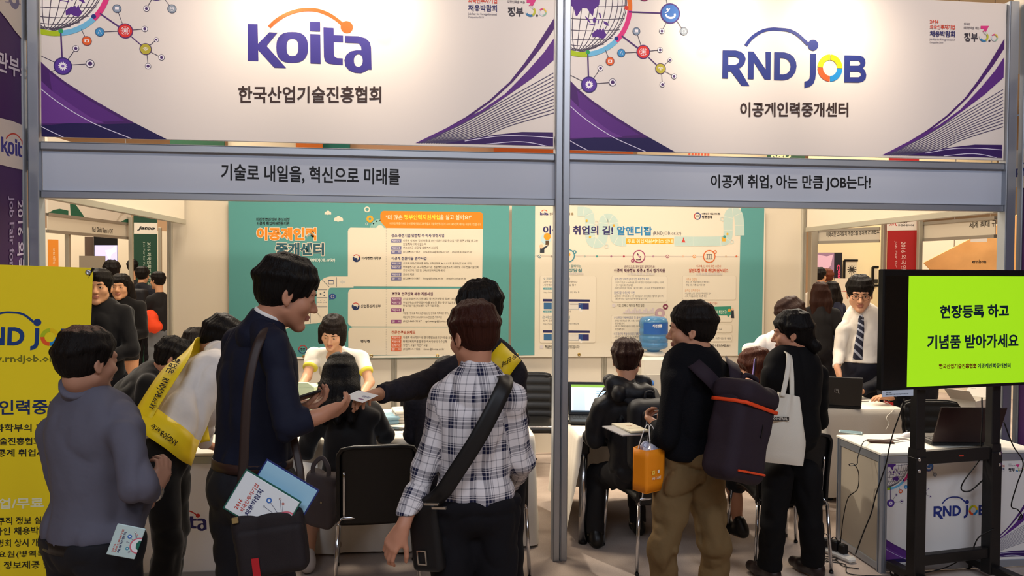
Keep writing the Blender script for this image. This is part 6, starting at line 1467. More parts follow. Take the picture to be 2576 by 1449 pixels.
# --- man in dark patterned shirt and sash handing over the card
P = Person(A(1235, 1150, 3.48)[:2], rd(150), 1.72, 1.05, rd(6)); DS = P
P.J['hd'] = A(1205, 782, 3.42); P.face = V(-.75, -.6, -.25); P.J['nk'] = A(1218, 868, 3.46)
P.start('dark-haired man in black patterned shirt and yellow sash reaching out with the card')
P.J['shr'] = A(1150, 925, 3.46); P.J['shl'] = A(1292, 935, 3.40); P.J['elr'] = A(1052, 972, 3.22); P.J['wrr'] = A(950, 992, 2.99); P.J['ell'] = A(1300, 1060, 3.44); P.J['wrl'] = A(1272, 1180, 3.36)
P.body(.0055, '#c08a6a', {'r': (A(905, 992, 2.86)-P.J['wrr'], V(.1, -.35, -1), dict(curl=(.35, .4, .45, .5), thumb=.5)), 'l': (V(0, -.3, -1), V(-.5, 0, 0))}); P.hair('#15110f', 1.3, .035, -.02, -.05, seed=11, streak=.005)
PAT = mat('#1d1a20', .8, spec=.2, bump=.4, bscale=60, var=.6, vscale=60)
P.top('shirt', PAT, .022, -.05, 'long', 1.08, collar=.05, fold=.007, seed=14); P.trousers(BLKTR); P.shoes(SHOE)
cz = lambda p: V(P.J['ch'][0], P.J['ch'][1], p[2]-.05)
so = strap([A(1245, 935, 3.62), A(1268, 892, 3.52), A(1285, 885, 3.38), A(1268, 905, 3.28), A(1240, 945, 3.25), A(1195, 1010, 3.25), A(1150, 1090, 3.28), A(1120, 1160, 3.36)], .12, SASH, 'sash', P.root, ctr=lambda p: P.J['ch']+V(0, 0, .03) if p[2] > 1.3 else V(P.J['ch'][0], P.J['ch'][1], p[2]), label='yellow sash with black lettering')
flat_text(P.root, '응원해', A(1300, 887, 3.25), A(1262, 910, 3.21), (A(1262, 925, 3.24)-A(1280, 900, 3.24))*.62, off=.0)
# --- seated visitor hidden behind the plaid man
P = Person(A(1105, 1225, 4.52)[:2], -rd(2), 1.68, 1.0, rd(12), seat=.53); seat_legs(P)
P.start('seated person in a black knit sleeve, mostly hidden behind the plaid shirt'); P.J['hd'] = A(1128, 952, 4.6); P.face = V(-.1, .9, -.3); P.J['ell'] = A(1040, 1092, 4.6); P.J['wrl'] = A(1058, 1020, 4.72); P.arm('r', P.J['pv']+V(.15, .4, .25), V(1, 0, -1))
P.body(.007, '#b07c60', {'r': (V(0, 1, 0), V(0, 0, -1)), 'l': (V(.3, .6, .4), V(0, 1, -.3), dict(curl=(.7, .7, .7, .7)))}, face=False); P.hair('#14100e', 1.1, .035, -.02, -.05); P.top('sweater', PAT, .02, -.06, 'long', 1.15); P.trousers(BLKTR); P.shoes(SHOE)
# --- man in plaid shirt
def plaid():
    m = bpy.data.materials.new('plaid_cotton'); m.use_nodes = True; nt = m.node_tree; b = nt.nodes['Principled BSDF']; N = nt.nodes.new; L = nt.links.new
    uv = N('ShaderNodeUVMap'); uv.uv_map = 'cloth'; sp = N('ShaderNodeSeparateXYZ'); L(uv.outputs[0], sp.inputs[0])
    def M(op, a, bb=None):
        n = N('ShaderNodeMath'); n.operation = op
        for i, x in enumerate((a, bb)):
            if x is None: continue
            if isinstance(x, (int, float)): n.inputs[i].default_value = x
            else: L(x, n.inputs[i])
        return n.outputs[0]
    def bands(co):
        f = M('FRACT', M('MULTIPLY', co, 1/.098)); tot = None
        for c, w, k in ((.30, .13, .85), (.50, .025, .8), (.58, .02, .7), (.86, .022, .6)):
            d = M('LESS_THAN', M('ABSOLUTE', M('SUBTRACT', f, c)), w); d = M('MULTIPLY', d, k); tot = d if tot is None else M('ADD', tot, d)
        wl = M('LESS_THAN', M('ABSOLUTE', M('SUBTRACT', f, .30)), .018); return M('SUBTRACT', tot, M('MULTIPLY', wl, .5))
    s = M('MULTIPLY', M('ADD', bands(sp.outputs[0]), bands(sp.outputs[1])), .56)
    r = N('ShaderNodeValToRGB'); r.color_ramp.elements[0].color = (*srgb('#d9d2d2'), 1); r.color_ramp.elements[1].color = (*srgb('#1c1e38'), 1); r.color_ramp.elements[1].position = .95
    L(s, r.inputs[0]); L(r.outputs[0], b.inputs['Base Color']); b.inputs['Roughness'].default_value = .85; b.inputs['Specular IOR Level'].default_value = .15
    return m
P = Person(A(1195, 1230, 2.92)[:2], rd(4), 1.66, .98, rd(2)); PM = P
P.J['hd'] = A(1190, 845, 2.94); P.face = V(-.55, .83, -.18); P.J['nk'] = A(1200, 930, 2.92)
P.start('brown-haired man in a navy and white plaid shirt, seen from behind')
P.J['shl'] = A(1117, 1002, 2.92); P.J['shr'] = A(1290, 1000, 2.90); P.J['ell'] = A(1068, 1182, 2.90); P.J['wrl'] = A(1012, 1328, 2.80); P.J['elr'] = A(1312, 1165, 2.98); P.J['wrr'] = A(1285, 1215, 3.18)
P.body(.005, '#ba8266', {'l': (A(968, 1400, 2.78)-P.J['wrl'], V(.6, .7, .2), dict(curl=(.45, .5, .55, .6), thumb=.4)), 'r': (V(-.2, 1, 0), V(-1, 0, 0))})
P.hair('#33170f', 1.5, .03, -.035, -.05, seed=5, rough=.42, streak=.0026)
def cloth_uv(J):
    segs = [(J['ell'], J['wrl']), (J['shl'], J['ell']), (J['elr'], J['wrr']), (J['shr'], J['elr'])]
    def f(v):
        o = np.stack([v[:, 0]+.55*v[:, 1]*np.sign(v[:, 0]-J['ch'][0])*1.0, v[:, 2]], 1)
        for a, b in segs:
            d = unit(b-a); t = (v-a)@d; L = np.linalg.norm(b-a); r = v-a-t[:, None]*d; m = (np.linalg.norm(r, axis=1) < .075)&(t > .03)&(t < L+.05)
            x = unit(np.cross(d, V(0, 1, .2))); y = np.cross(d, x); o[m] = np.stack([np.arctan2(r[m]@y, r[m]@x)*.052+t[m]*.0, t[m]+.03], 1)
        return o
    return f
P.top('shirt', plaid(), .022, -.03, 'long', 1.05, collar=.028, fold=.008, seed=20, uv=cloth_uv(P.J), h=.0065)
P.trousers(BLKTR, .02, waist=.02, w=1.08); P.shoes(SHOE)

# --- seated man in puffer jacket
PUF = mat('#141317', .55, spec=.3, bump=.3, bscale=22)
P = Person(V(.52, .02, 0), rd(8), 1.70, 1.15, rd(12), seat=.54); PJ = P; seat_legs(P); P.J['ch'] = A(1590, 1045, 4.72)
P.J['hd'] = A(1578, 905, 4.70); P.face = V(.42, .9, -.12); P.J['nk'] = A(1576, 972, 4.66)
P.start('brown-haired seated man in a black puffer jacket wearing a black backpack'); P.J['shl'] = A(1512, 1022, 4.66); P.J['shr'] = A(1655, 1020, 4.68); P.J['ell'] = A(1494, 1100, 4.70); P.J['wrl'] = A(1520, 1080, 4.95); P.arm('r', P.J['pv']+V(.2, .45, .25), V(1, 0, -1))
P.J['knl'] = A(1500, 1195, 5.0); P.J['anl'] = A(1497, 1345, 4.86); P.J['tdl'] = V(-.1, 1, 0)
P.body(.0065, '#bf8a6c', {'l': (V(.4, 1, -.1), V(0, 0, -1)), 'r': (V(-.2, 1, 0), V(0, 0, -1))}); P.hair('#2c1812', 1.15, .035, -.02, -.05, seed=13, streak=.004)
def hood(B): nk = P.J['nk']; B.cone(nk+P.R0@V(-.09, -.03, .01), nk+P.R0@V(.09, -.03, .01), .052, .052, .03); B.cone(nk+P.R0@V(-.08, -.08, -.03), nk+P.R0@V(.08, -.08, -.03), .058, .058, .03); B.chain([nk+P.R0@V(-.09, -.03, .02), nk+P.R0@V(-.07, .07, .02), nk+P.R0@V(.07, .07, .02), nk+P.R0@V(.09, -.03, .02)], [.04]*4, .03)
P.top('puffer_jacket', PUF, .045, -.1, 'long', 1.3, fold=.014, seed=30, extra=hood); P.trousers(mat('#1d1b1d', .8), w=1.05); P.shoes(SHOE)
# --- man in black sweater and khaki trousers
P = Person(A(1740, 1180, 3.62)[:2], rd(28), 1.70, 1.0, rd(1)); KM = P
P.J['hd'] = A(1738, 828, 3.62); P.face = V(-.90, .42, -.08); P.J['nk'] = A(1768, 908, 3.62)
P.start('man in black sweater and khaki trousers wearing a large dark backpack'); P.J['shl'] = A(1703, 962, 3.52); P.J['shr'] = A(1838, 952, 3.74); P.J['ell'] = A(1672, 1100, 3.50); P.J['wrl'] = A(1655, 1072, 3.76); P.J['elr'] = A(1850, 1090, 3.85); P.J['wrr'] = A(1790, 1080, 3.98)
for sd, sx in (('l', -1), ('r', 1)):
    kx = (1668, 1795)[sx > 0]; P.J['hp'+sd] = A((1698, 1775)[sx > 0], 1215, 3.60+.04*sx); P.J['kn'+sd] = A(kx, 1375, 3.54+.05*sx); P.J['an'+sd] = V(*A((1664, 1792)[sx > 0], 1600, 3.66+.05*sx)[:2], .085)
P.body(.005, '#bd886b', {'l': (V(-.35, .9, .25), V(.5, .1, .6), dict(curl=(.8, .85, .9, .9), thumb=.7)), 'r': (V(-.6, .6, 0), V(0, 0, -1))})
P.hair('#15100e', 1.3, .038, -.02, -.045, seed=17, rough=.45)
P.top('sweater', mat('#0f0f13', .9, spec=.1, bump=.35, bscale=180), .028, -.02, 'long', 1.2, fold=.007, seed=33, collar=.0)
C = Solid(); nd = unit(P.J['hd']+P.Rh@V(0, -.04, -.07)-P.J['nk']); C.cone(P.J['nk']-nd*.02, P.J['nk']+nd*.05, .078, .062).cut(P.J['nk']+nd*.028, nd); solid_object('collar', C, .006, NAVYSH, P.root, 'dark navy shirt collar')
P.trousers(mat('#6a5538', .85, spec=.1, bump=.8, bscale=13), .018, waist=.05, fold=.012, w=1.05, seed=40, label='khaki trousers'); P.shoes(SHOE)
# --- woman in black suit with tote
P = Person(A(1990, 1200, 4.28)[:2], rd(10), 1.60, 1.08, rd(0)); SU = P
P.J['hd'] = A(1992, 838, 4.26); P.face = V(-.85, .52, -.12); P.J['nk'] = A(2005, 905, 4.28)
P.start('woman in black trouser suit, hair in a low bun, carrying the white tote bag'); P.J['shl'] = A(1940, 945, 4.20); P.J['shr'] = A(2058, 940, 4.36); P.J['ell'] = A(1925, 1050, 4.30); P.J['wrl'] = A(1900, 985, 4.50); P.J['elr'] = A(2062, 1060, 4.50); P.J['wrr'] = A(2000, 1020, 4.62)
for sd, kx, ax, dz in (('l', 1945, 1935, -.02), ('r', 2040, 2045, .05)):
    P.J['hp'+sd] = A(kx+10 if sd == 'l' else kx-12, 1195, 4.28+dz); P.J['kn'+sd] = A(kx, 1320, 4.26+dz); P.J['an'+sd] = V(*A(ax, 1420, 4.31+dz)[:2], .085); P.J['td'+sd] = V(-.25, 1, 0)
P.body(.0055, '#b98266', {'l': (V(-.3, .5, .8), V(.2, .3, 0), dict(curl=(.6, .7, .7, .8))), 'r': (V(-.6, .6, 0), V(0, 0, -1))})
def bun(B, q, k, R): B.ell(q(.0, -.112, -.085), V(.040, .036, .038)*k, R, .012); B.cone(q(0, -.07, -.02), q(0, -.095, -.07), .05*k, .034*k, .02)
P.hair('#0d0a0a', 1.1, .034, -.03, None, bun, seed=19, rough=.42, streak=.0015)
P.top('suit_jacket', mat('#0c0b0d', .8, spec=.15), .036, -.16, 'long', 1.16, fold=.005, seed=36)
P.trousers(mat('#0c0b0d', .8, spec=.15), .016, w=1.02, leg2=1.35, end=.06, fold=.005, seed=41); P.shoes(mat('#1c1012', .35, spec=.5))
# --- woman in white blouse leaning over the table
P = Person(A(2010, 1000, 5.75)[:2], rd(60), 1.66, .95, rd(30))
P.J['pv'] = A(2030, 990, 5.80); P.J['ch'] = A(1948, 908, 5.68); P.J['nk'] = A(1955, 846, 5.68); P.J['hd'] = A(1988, 793, 5.66); P.face = V(-.75, .35, -.5); P.hup = V(-.25, .1, 1); P.Rc = frame(V(-.75, .2, -.5), P.J['nk']-P.J['pv'])
P.start('brown-haired woman in a white blouse leaning behind the woman in the black suit'); P.J['shl'] = A(1886, 880, 5.52); P.J['shr'] = A(1985, 885, 5.88); P.arm('l', A(1835, 985, 5.45), V(1, 0, -1)); P.arm('r', A(1880, 990, 5.85), V(1, 0, -1))
P.body(.006, '#c99676', {'l': (V(-.8, .2, -.4), V(0, 0, -1)), 'r': (V(-.8, .2, -.4), V(0, 0, -1))})
def mid(B, q, k, R):
    for sx in (-1, 0, 1): B.chain([q(sx*.06, -.05, .02), q(sx*.075, -.05, -.08), q(sx*.075, -.03, -.17)], [.05*k, .042*k, .022*k], .03)
P.hair('#2a1711', 1.1, .03, -.08, None, mid, seed=21, rough=.4, streak=.0014); P.top('blouse', mat('#e6dcd2', .75), .024, -.05, 'long', 1.1, fold=.006); P.trousers(mat('#161a2a', .8)); P.shoes(SHOE)
# --- seated woman with reddish hair
P = Person(V(1.32, .12, 0), rd(38), 1.60, .95, rd(14), seat=.53); seat_legs(P)
P.J['hd'] = A(1898, 928, 4.72); P.face = V(-.75, .62, -.25); P.J['nk'] = A(1912, 985, 4.70)
P.start('seated woman with reddish brown hair between large backpack and black suit'); P.J['knl'] = A(1845, 1225, 4.95); P.J['anl'] = A(1857, 1322, 4.86); P.J['tdl'] = V(-.4, 1, 0); P.arm('l', P.J['pv']+rf(P, -.12, .4, .3), V(-1, 0, -1)); P.arm('r', P.J['pv']+rf(P, .12, .42, .3), V(1, 0, -1))
P.body(.006, '#c08a6c', {'l': (rf(P, 0, 1, .4), V(0, 0, 1), dict(curl=(.6, .6, .6, .6))), 'r': (rf(P, 0, 1, 0), V(0, 0, -1))}); P.hair('#4a2416', 1.15, .03, -.08, None, mid, seed=23, rough=.4, streak=.0014)
P.top('jacket', BLK, .022, -.04, 'long', 1.1); B = Solid(); B.ell(P.J['pv'], V(.17, .14, .12), None, .05)
for d in 'lr': B.cone(P.J['hp'+d], P.J['hp'+d]*.2+P.J['kn'+d]*.8, .09, .07, .05)
solid_object('skirt', B, .009, BLK, P.root); P.shoes(SHOE)
# --- standing man with glasses and striped tie
P = Person(A(2168, 1000, 6.72)[:2], rd(170), 1.78, 1.0, rd(0))
P.J['hd'] = A(2163, 739, 6.62); P.face = V(-.45, -.85, -.22); P.J['nk'] = A(2170, 792, 6.70)
P.start('standing man in white shirt and striped tie with glasses'); P.J['shr'] = A(2122, 828, 6.68); P.J['shl'] = A(2222, 826, 6.72); P.J['elr'] = A(2112, 888, 6.72); P.J['wrr'] = A(2106, 925, 6.55); P.J['ell'] = A(2240, 892, 6.74); P.J['wrl'] = A(2236, 950, 6.6)
P.f_head = 1.0; _hs = P.hs(); P.hs = lambda: _hs*1.16
P.body(.0048, '#d09c7c', {'r': (V(.1, -.3, -1), V(1, 0, 0), dict(curl=(.6, .6, .6, .6))), 'l': (V(-.1, -.4, -1), V(-1, 0, 0))}); P.hair('#120e0d', 1.35, .03, -.01, -.05, seed=25)
P.top('shirt', mat('#e4dcd2', .75, bump=.8, bscale=10), .022, .03, 'long', 1.12, collar=.055, fold=.006, seed=44); P.trousers(mat('#171824', .8), waist=.075); P.belt(BLACKP, .055, .02); P.shoes(SHOE)
g = MB(); q = P.q
for sx in (-1, 1):
    c = q(sx*.033, .098, -.004); g.tube([c+P.Rh@V(.025*math.cos(t), 0, .020*math.sin(t))*1.1 for t in np.linspace(0, 2*math.pi, 21)[:-1]], .0022, mat('#16120f', .3), 6, closed=True); g.tube([q(sx*.06, .095, .004), q(sx*.085, .0, .004)], .002, mat('#16120f', .3), 6)
g.tube([q(-.008, .102, .0), q(.008, .102, .0)], .002, mat('#16120f', .3), 6); g.build('glasses', P.root)
def tie_mat():
    m = bpy.data.materials.new('striped_silk'); m.use_nodes = True; nt = m.node_tree; b = nt.nodes['Principled BSDF']; w = nt.nodes.new('ShaderNodeTexWave'); w.bands_direction = 'DIAGONAL'; w.inputs['Scale'].default_value = 9; tc = nt.nodes.new('ShaderNodeTexCoord'); r = nt.nodes.new('ShaderNodeValToRGB'); r.color_ramp.interpolation = 'CONSTANT'; r.color_ramp.elements[0].color = (*srgb('#1a1c30'), 1); r.color_ramp.elements[1].position = .76; r.color_ramp.elements[1].color = (*srgb('#a9adba'), 1)
    nt.links.new(tc.outputs['Object'], w.inputs[0]); nt.links.new(w.outputs[0], r.inputs[0]); nt.links.new(r.outputs[0], b.inputs['Base Color']); b.inputs['Roughness'].default_value = .5; return m
tm = tie_mat(); strap([A(2166, 797, 6.52), A(2165, 830, 6.50), A(2160, 870, 6.50), A(2157, 905, 6.52)], lambda u: .045+.04*u, tm, 'tie', P.root, nrm=(-.2, -1, 0)); MB().box(A(2166, 797, 6.50), (.036, .02, .036), tm, bev=.008).build('tie_knot', P.root)
# --- seated man in dark suit behind the television
P = Person(A(2300, 1050, 6.42)[:2], rd(148), 1.72, 1.05, rd(14), seat=.54); seat_legs(P)
P.start('seated man in dark suit, one hand on the laptop keyboard, body behind the television'); P.arm('r', A(2243, 1001, 6.02), V(0, 1, -.6)); P.arm('l', A(2200, 1003, 6.2), V(0, 1, .3)); P.J['ell'] = A(2215, 962, 6.5); P.J['wrl'] = A(2165, 985, 6.3)
P.body(.0045, '#c9936f', {'r': (A(2190, 992, 6.0)-P.J['wrr'], V(0, 0, -1), dict(curl=(.35, .4, .4, .45), thumb=.3)), 'l': (V(-1, -.2, -.2), V(0, 0, -1))}); P.hair('#17110f', 1.2, .035)
P.top('suit_jacket', mat('#15161f', .75), .03, -.08, 'long', 1.2); P.trousers(BLKTR); P.shoes(SHOE); w = unit(P.J['wrr']-P.J['elr']); MB().tube([P.J['wrr']-w*.012, P.J['wrr']+w*.004], .034, WSH, 18).build('cuff', P.root); MB().tube([P.J['wrr']+w*.006, P.J['wrr']+w*.022], .031, BLACKP, 18).build('wristwatch', P.root)
# ================================================================ bags and things held in hands
def pack_at(c, nrm, tilt=0.):
    """frame of a bag: y points to the wearer, -y outwards"""
    y = -unit(nrm); z = unit(V(0, 0, 1)-y*y[2]); x = np.cross(y, z); z2 = z*math.cos(tilt)+x*math.sin(tilt); return np.column_stack([np.cross(y, z2), y, z2])
# dark shoulder bag of the navy-shirted man
c = A(684, 1362, 2.52); R = pack_at(c, V(-.05, -1, .05), -.14); DBR = mat('#211b1d', .7, spec=.25, bump=.2, bscale=500)
t = thing('shoulder_bag', 'dark brown messenger bag with a red tag, hanging at the hip of the navy-shirted man', 'bag', tuple(c))
q = lambda x, y, z: c+R@V(x, y, z)
S = Solid(); S.rbox(c, (.235, .085, .225), R, .03); S.disp = NV.folds(.004, 9); solid_object('body', S, .006, DBR, t)
S = Solid(); S.rbox(q(.004, -.012, -.018), (.225, .085, .165), R, .025); S.disp = NV.folds(.003, 9); solid_object('flap', S, .006, DBR, t)
MB().box(q(-.045, -.0575, -.062), (.024, .003, .062), mat('#b01c24', .6), R).build('red_tag', t)
strap([q(-.10, -.0, .10), A(612, 1180, 2.54), A(617, 1080, 2.54), A(624, 980, 2.55), A(640, 895, 2.58), A(660, 845, 2.62), A(680, 822, 2.72), A(698, 830, 2.84)], .032, mat('#30231f', .5), 'shoulder_strap', t, nrm=(-.1, -1, .15))
strap([q(.10, .0, .10), A(756, 1200, 2.62), A(744, 1130, 2.66), A(733, 1075, 2.70), A(718, 985, 2.8), A(705, 900, 2.90), A(698, 834, 2.86)], .026, mat('#30231f', .5), 'shoulder_strap', t, nrm=(.3, -1, 0))
b = MB(); b.box(q(-.095, -.05, .10), (.022, .006, .02), mat('#b8a878', .3, .9), R, .002); b.build('buckle', t)
def page(nm, label, cat, bl, ux, uy, w, h, m, th=.006, art=None, rim=None):
    """thin booklet: lower-left corner, width and height directions"""
    ux = unit(ux); uy = unit(uy-ux*(uy@ux)); n = np.cross(ux, uy); Rm = np.column_stack([ux, uy, n])
    mb = MB(); mb.box(bl+ux*w/2+uy*h/2-n*th/2, (w, h, th), m, Rm, .002); o = mb.build(nm, None, label=label, cat=cat)
    if rim: r = MB(); r.box(bl+ux*w/2+uy*h/2-n*th*.5, (w+.008, h+.008, th*.6), rim, Rm); r.build('cover_edge', o)
    if art: s = Sheet(bl, ux, uy); s.clip = (0, 0, w, h); art(s, w, h); print_on(s, o, 'print')
    return o
def fair_cover(s, w, h):
    s.text('2016', (w*.12, h*.80), (w*.38, h*.80), h*.07, ink('#c0463c'), .03); s.text('외국인투자기업', (w*.12, h*.70), (w*.86, h*.70), h*.075, ink('#c0463c'), .02); s.text('채용박람회', (w*.12, h*.59), (w*.80, h*.59), h*.09, ink('#2c2c60'), .02)
    for i, (x, y, r, cc) in enumerate(((.30, .38, .05, '#3f8fa8'), (.68, .44, .065, '#3f6fb8'), (.2, .28, .03, '#8a8f98'), (.84, .30, .03, '#8a6f6a'), (.5, .46, .025, '#8a8f98'), (.78, .22, .03, '#b05a4a'))): s.strip([(w*.45, h*.1), (w*x, h*y)], w*.012, ink('#6a6a7c')); s.disc((w*x, h*y), w*r, ink(cc)); s.disc((w*x, h*y), w*r*.5, ink('#e4e8ec'))
    s.disc((w*.45, h*.02), w*.26, ink('#cf6a7a')); s.disc((w*.45, h*.02), w*.22, ink('#e4e6e8')); s.poly([(w*.3, 0), (w*.36, h*.1), (w*.5, h*.14), (w*.62, h*.06), (w*.6, 0)], ink('#1f6a58'))
def bpage(z0, a, b_, d_): return A(a[0], a[1], z0), A(b_[0], b_[1], z0)-A(a[0], a[1], z0), A(a[0]+d_[0], a[1]+d_[1], z0)-A(a[0], a[1], z0)
blp, ux, uy = bpage(2.475, (694, 1330), (748, 1240), (-115, -78))
blp = A(698, 1358, 2.49)
page('brochure', 'white fair brochure with red and navy title sticking out of the shoulder bag', 'brochure', blp, ux, uy, .145, .208, mat('#dfe4e6', .45), .008, fair_cover, mat('#1f5a4c', .5))
page('folder', 'light blue folder with dark blue edge behind the brochure in the shoulder bag', 'folder', A(742, 1330, 2.525), ux, uy, .15, .2, mat('#9cc8de', .35), .006, None, mat('#23306c', .5))
# card passed between the hands, phone in the other hand
cc = A(905, 1010, 2.80); ux = A(952, 1014, 2.78)-A(858, 996, 2.82); 
page('card', 'white printed card passed between the navy-shirted man and the reaching hand', 'card', A(862, 999, 2.86), A(944, 1021, 2.72)-A(862, 999, 2.86), V(.25, .9, .22), .128, .075, mat('#e8e4dc', .5), .002, lambda s, w, h: (s.text('이벤트 응모', (w*.55, h*.45), (w*.92, h*.45), h*.2, ink('#4a4a7a')), s.rect(w*.6, h*.2, w*.85, h*.3, ink('#8a5a7a'))))
R = frame(V(.9, .3, .25), V(-.3, .3, .9)); c = A(762, 1000, 2.96); t = thing('smartphone', 'dark smartphone in the raised hand of the navy-shirted man', 'phone', tuple(c)); MB().box(c, (.07, .145, .009), mat('#141416', .3), R, .004).build('case', t); MB().box(c+R@V(0, 0, .005), (.062, .125, .001), mat('#0a0c10', .1, spec=.6), R).build('screen', t)
# leaflet in the back pocket
page('leaflet', 'folded pale leaflet in the back pocket of the balding man', 'leaflet', A(338, 1408, 2.40), A(370, 1322, 2.40)-A(338, 1408, 2.40), A(288, 1345, 2.37)-A(338, 1408, 2.40), .105, .085, mat('#bfd4d2', .45), .005, fair_cover)
# black crossbody bag of the man in plaid
c = A(1076, 1345, 2.86); R = pack_at(c, V(-.5, -.85, 0), -.12); LB = mat('#100f10', .5, spec=.35)
t = thing('crossbody_bag', 'black crossbody bag with a metal buckle hanging behind the man in plaid', 'bag', tuple(c)); q = lambda x, y, z: c+R@V(x, y, z)
S = Solid(); S.rbox(c, (.13, .07, .27), R, .02); solid_object('body', S, .006, LB, t)
bk = mat('#c4beb2', .25, .95); b = MB()
for dx in (-.018, .018): b.box(q(-.01+dx, -.04, -.075), (.005, .006, .05), bk, R)
for dz in (-.025, .025): b.box(q(-.01, -.04, -.075+dz), (.04, .006, .005), bk, R)
b.build('buckle', t)
strap([q(.02, -.02, .12), A(1112, 1238, 2.76), A(1152, 1180, 2.735), A(1200, 1105, 2.73), A(1238, 1035, 2.745), A(1262, 985, 2.775), A(1272, 958, 2.83), A(1262, 942, 2.93)], .062, LB, 'shoulder_strap', t, nrm=(.1, -1, .1))
b = MB(); b.box(A(1085, 1268, 2.76), (.06, .01, .008), bk, R); b.box(A(1105, 1278, 2.76), (.06, .01, .008), bk, R); b.build('strap_ring', t)
# black backpack of the seated man
c = PJ.J['ch']+PJ.R0@V(.01, -.265, -.07); R = pack_at(c, PJ.R0@V(0, -1, .05)); BP = mat('#131319', .6, spec=.3, bump=.15, bscale=500)
t = thing('backpack', 'black backpack with grey piping on the back of the seated man in puffer jacket', 'backpack', tuple(c)); q = lambda x, y, z: c+R@V(x, y, z)
S = Solid(); S.rbox(c, (.29, .17, .44), R, .07); solid_object('body', S, .008, BP, t)
S = Solid(); S.rbox(q(0, -.085, -.09), (.23, .10, .22), R, .045); solid_object('front_pocket', S, .008, BP, t)
S = Solid(); S.rbox(q(.0, -.085, .10), (.20, .07, .13), R, .035); solid_object('top_pocket', S, .008, BP, t)
gp = mat('#8d9096', .5); b = MB()
for zz, w, y in ((.135, .085, -.122), (-.0, .1, -.137)): b.tube(bez([q(-w, y+.012, zz-.06), q(-w*.85, y, zz-.01), q(0, y-.004, zz+.01), q(w*.85, y, zz-.01), q(w, y+.012, zz-.06)], 6), .003, gp, 6)
b.build('piping', t)
for sx in (-1, 1): strap([q(sx*.08, .06, .19), PJ.J['sh'+('r' if sx > 0 else 'l')]*.75+PJ.J['nk']*.25+V(0, -.03, .09), PJ.J['sh'+('r' if sx > 0 else 'l')]*.8+PJ.J['nk']*.2+PJ.R0@V(0, .11, .03)], .055, BP, 'shoulder_strap', t, ctr=PJ.J['ch'])
b = MB(); b.tube(bez([q(-.03, .02, .22), q(-.02, .02, .255), q(.02, .02, .255), q(.03, .02, .22)], 5), .008, BP, 8); b.build('handle', t)
# large dark backpack with orange trim
n = V(.485, -.875, .05); c = A(1860, 1086, 3.40); R = pack_at(c, n, .32); KP = mat('#2a2029', .75, spec=.2, bump=.2, bscale=450); ORG = mat('#e8481c', .55)
t = thing('backpack', 'large dark purple backpack with orange trim on the man in khaki trousers', 'backpack', tuple(c)); q = lambda x, y, z: c+R@V(x, y, z)
S = Solid(); S.rbox(q(0, 0, -.02), (.27, .19, .41), R, .055); S.disp = KM.folds(.004, 7); solid_object('body', S, .007, KP, t)
S = Solid(); S.rbox(q(0, -.005, .17), (.28, .212, .115), R, .05); S.disp = KM.folds(.006, 8); solid_object('lid', S, .007, KP, t)
b = MB(); P_ = []
for x, y in ((-.1385, .08), (-.1395, -.05), (-.115, -.0985), (.115, -.0985), (.1395, -.05), (.1385, .08)): P_.append((x, y))
lp = []
for i in range(len(P_)-1):
    for k in range(6): f = k/6; lp.append((P_[i][0]+(P_[i+1][0]-P_[i][0])*f, P_[i][1]+(P_[i+1][1]-P_[i][1])*f))
lp.append(P_[-1]); b.grid(np.array([[q(x*1.0, y-.002, .112), q(x*1.0, y-.004, .128)] for x, y in lp]), ORG, thick=.006); b.build('orange_trim', t)
b = MB(); b.tube(bez([q(-.09, -.098, -.175), q(0, -.1, -.17), (q(.1, -.098, -.165))], 6), .005, ORG, 8); b.build('zip', t)
b = MB(); b.tube(bez([q(-.05, .0, .22), q(-.04, -.01, .255), q(.04, -.01, .255), q(.05, .0, .22)], 6), .012, KP, 8); b.build('handle', t)
MB().box(q(.03, -.096, .02), (.006, .004, .06), BLACKP, R).build('loop', t)
for sx, sh in ((-1, 'shl'), (1, 'shr')):
    if sx > 0: strap([q(.07, .09, .15), A(1850, 948, 3.56), A(1844, 918, 3.62), A(1834, 908, 3.72), A(1826, 930, 3.86)], .06, KP, 'shoulder_strap', t, nrm=(.1, -.9, .45)); continue
    s0 = KM.J[sh]*.72+KM.J['nk']*.28; strap([q(sx*.07, .09, .17), s0+KM.R0@V(0, -.12, .03), s0+V(0, 0, .085), s0+KM.R0@V(0, .10, .02), s0+KM.R0@V(0, .14, -.16)], .07, KP, 'shoulder_strap', t, ctr=KM.J['ch'])
# orange paper bag
c = A(1632, 1178, 3.52); R = np.array(Matrix.Rotation(math.radians(30), 3, 'Z')); OP = mat('#ea8a14', .5, spec=.3)
t = thing('paper_bag', 'orange paper shopping bag hanging from the hand of the man in khaki', 'bag', tuple(c)); q = lambda x, y, z: c+R@V(x, y, z)
w, d, h = .125, .085, .20; b = MB()
for x0, y0, x1, y1 in ((-w/2, -d/2, w/2, -d/2), (w/2, -d/2, w/2, d/2), (w/2, d/2, -w/2, d/2), (-w/2, d/2, -w/2, -d/2)):
    b.grid(np.array([[q(x0+(x1-x0)*f, y0+(y1-y0)*f, -h/2+h*g)+R@V(0, 0, 0)*0+(-.008*math.sin(math.pi*f)*g)*(R@V(-(y1-y0), (x1-x0), 0))/.1 for g in np.linspace(0, 1, 6)] for f in np.linspace(0, 1, 9)]), OP, thick=.002)
b.box(q(0, 0, -h/2), (w, d, .003), OP, R); b.build('body', t)
rr = np.random.RandomState(3); S = Solid()
for i in range(7): S.ell(q(rr.uniform(-.04, .04), rr.uniform(-.025, .025), h/2-.03+rr.uniform(-.01, .03)), (.028, .02, .03), None, .01)
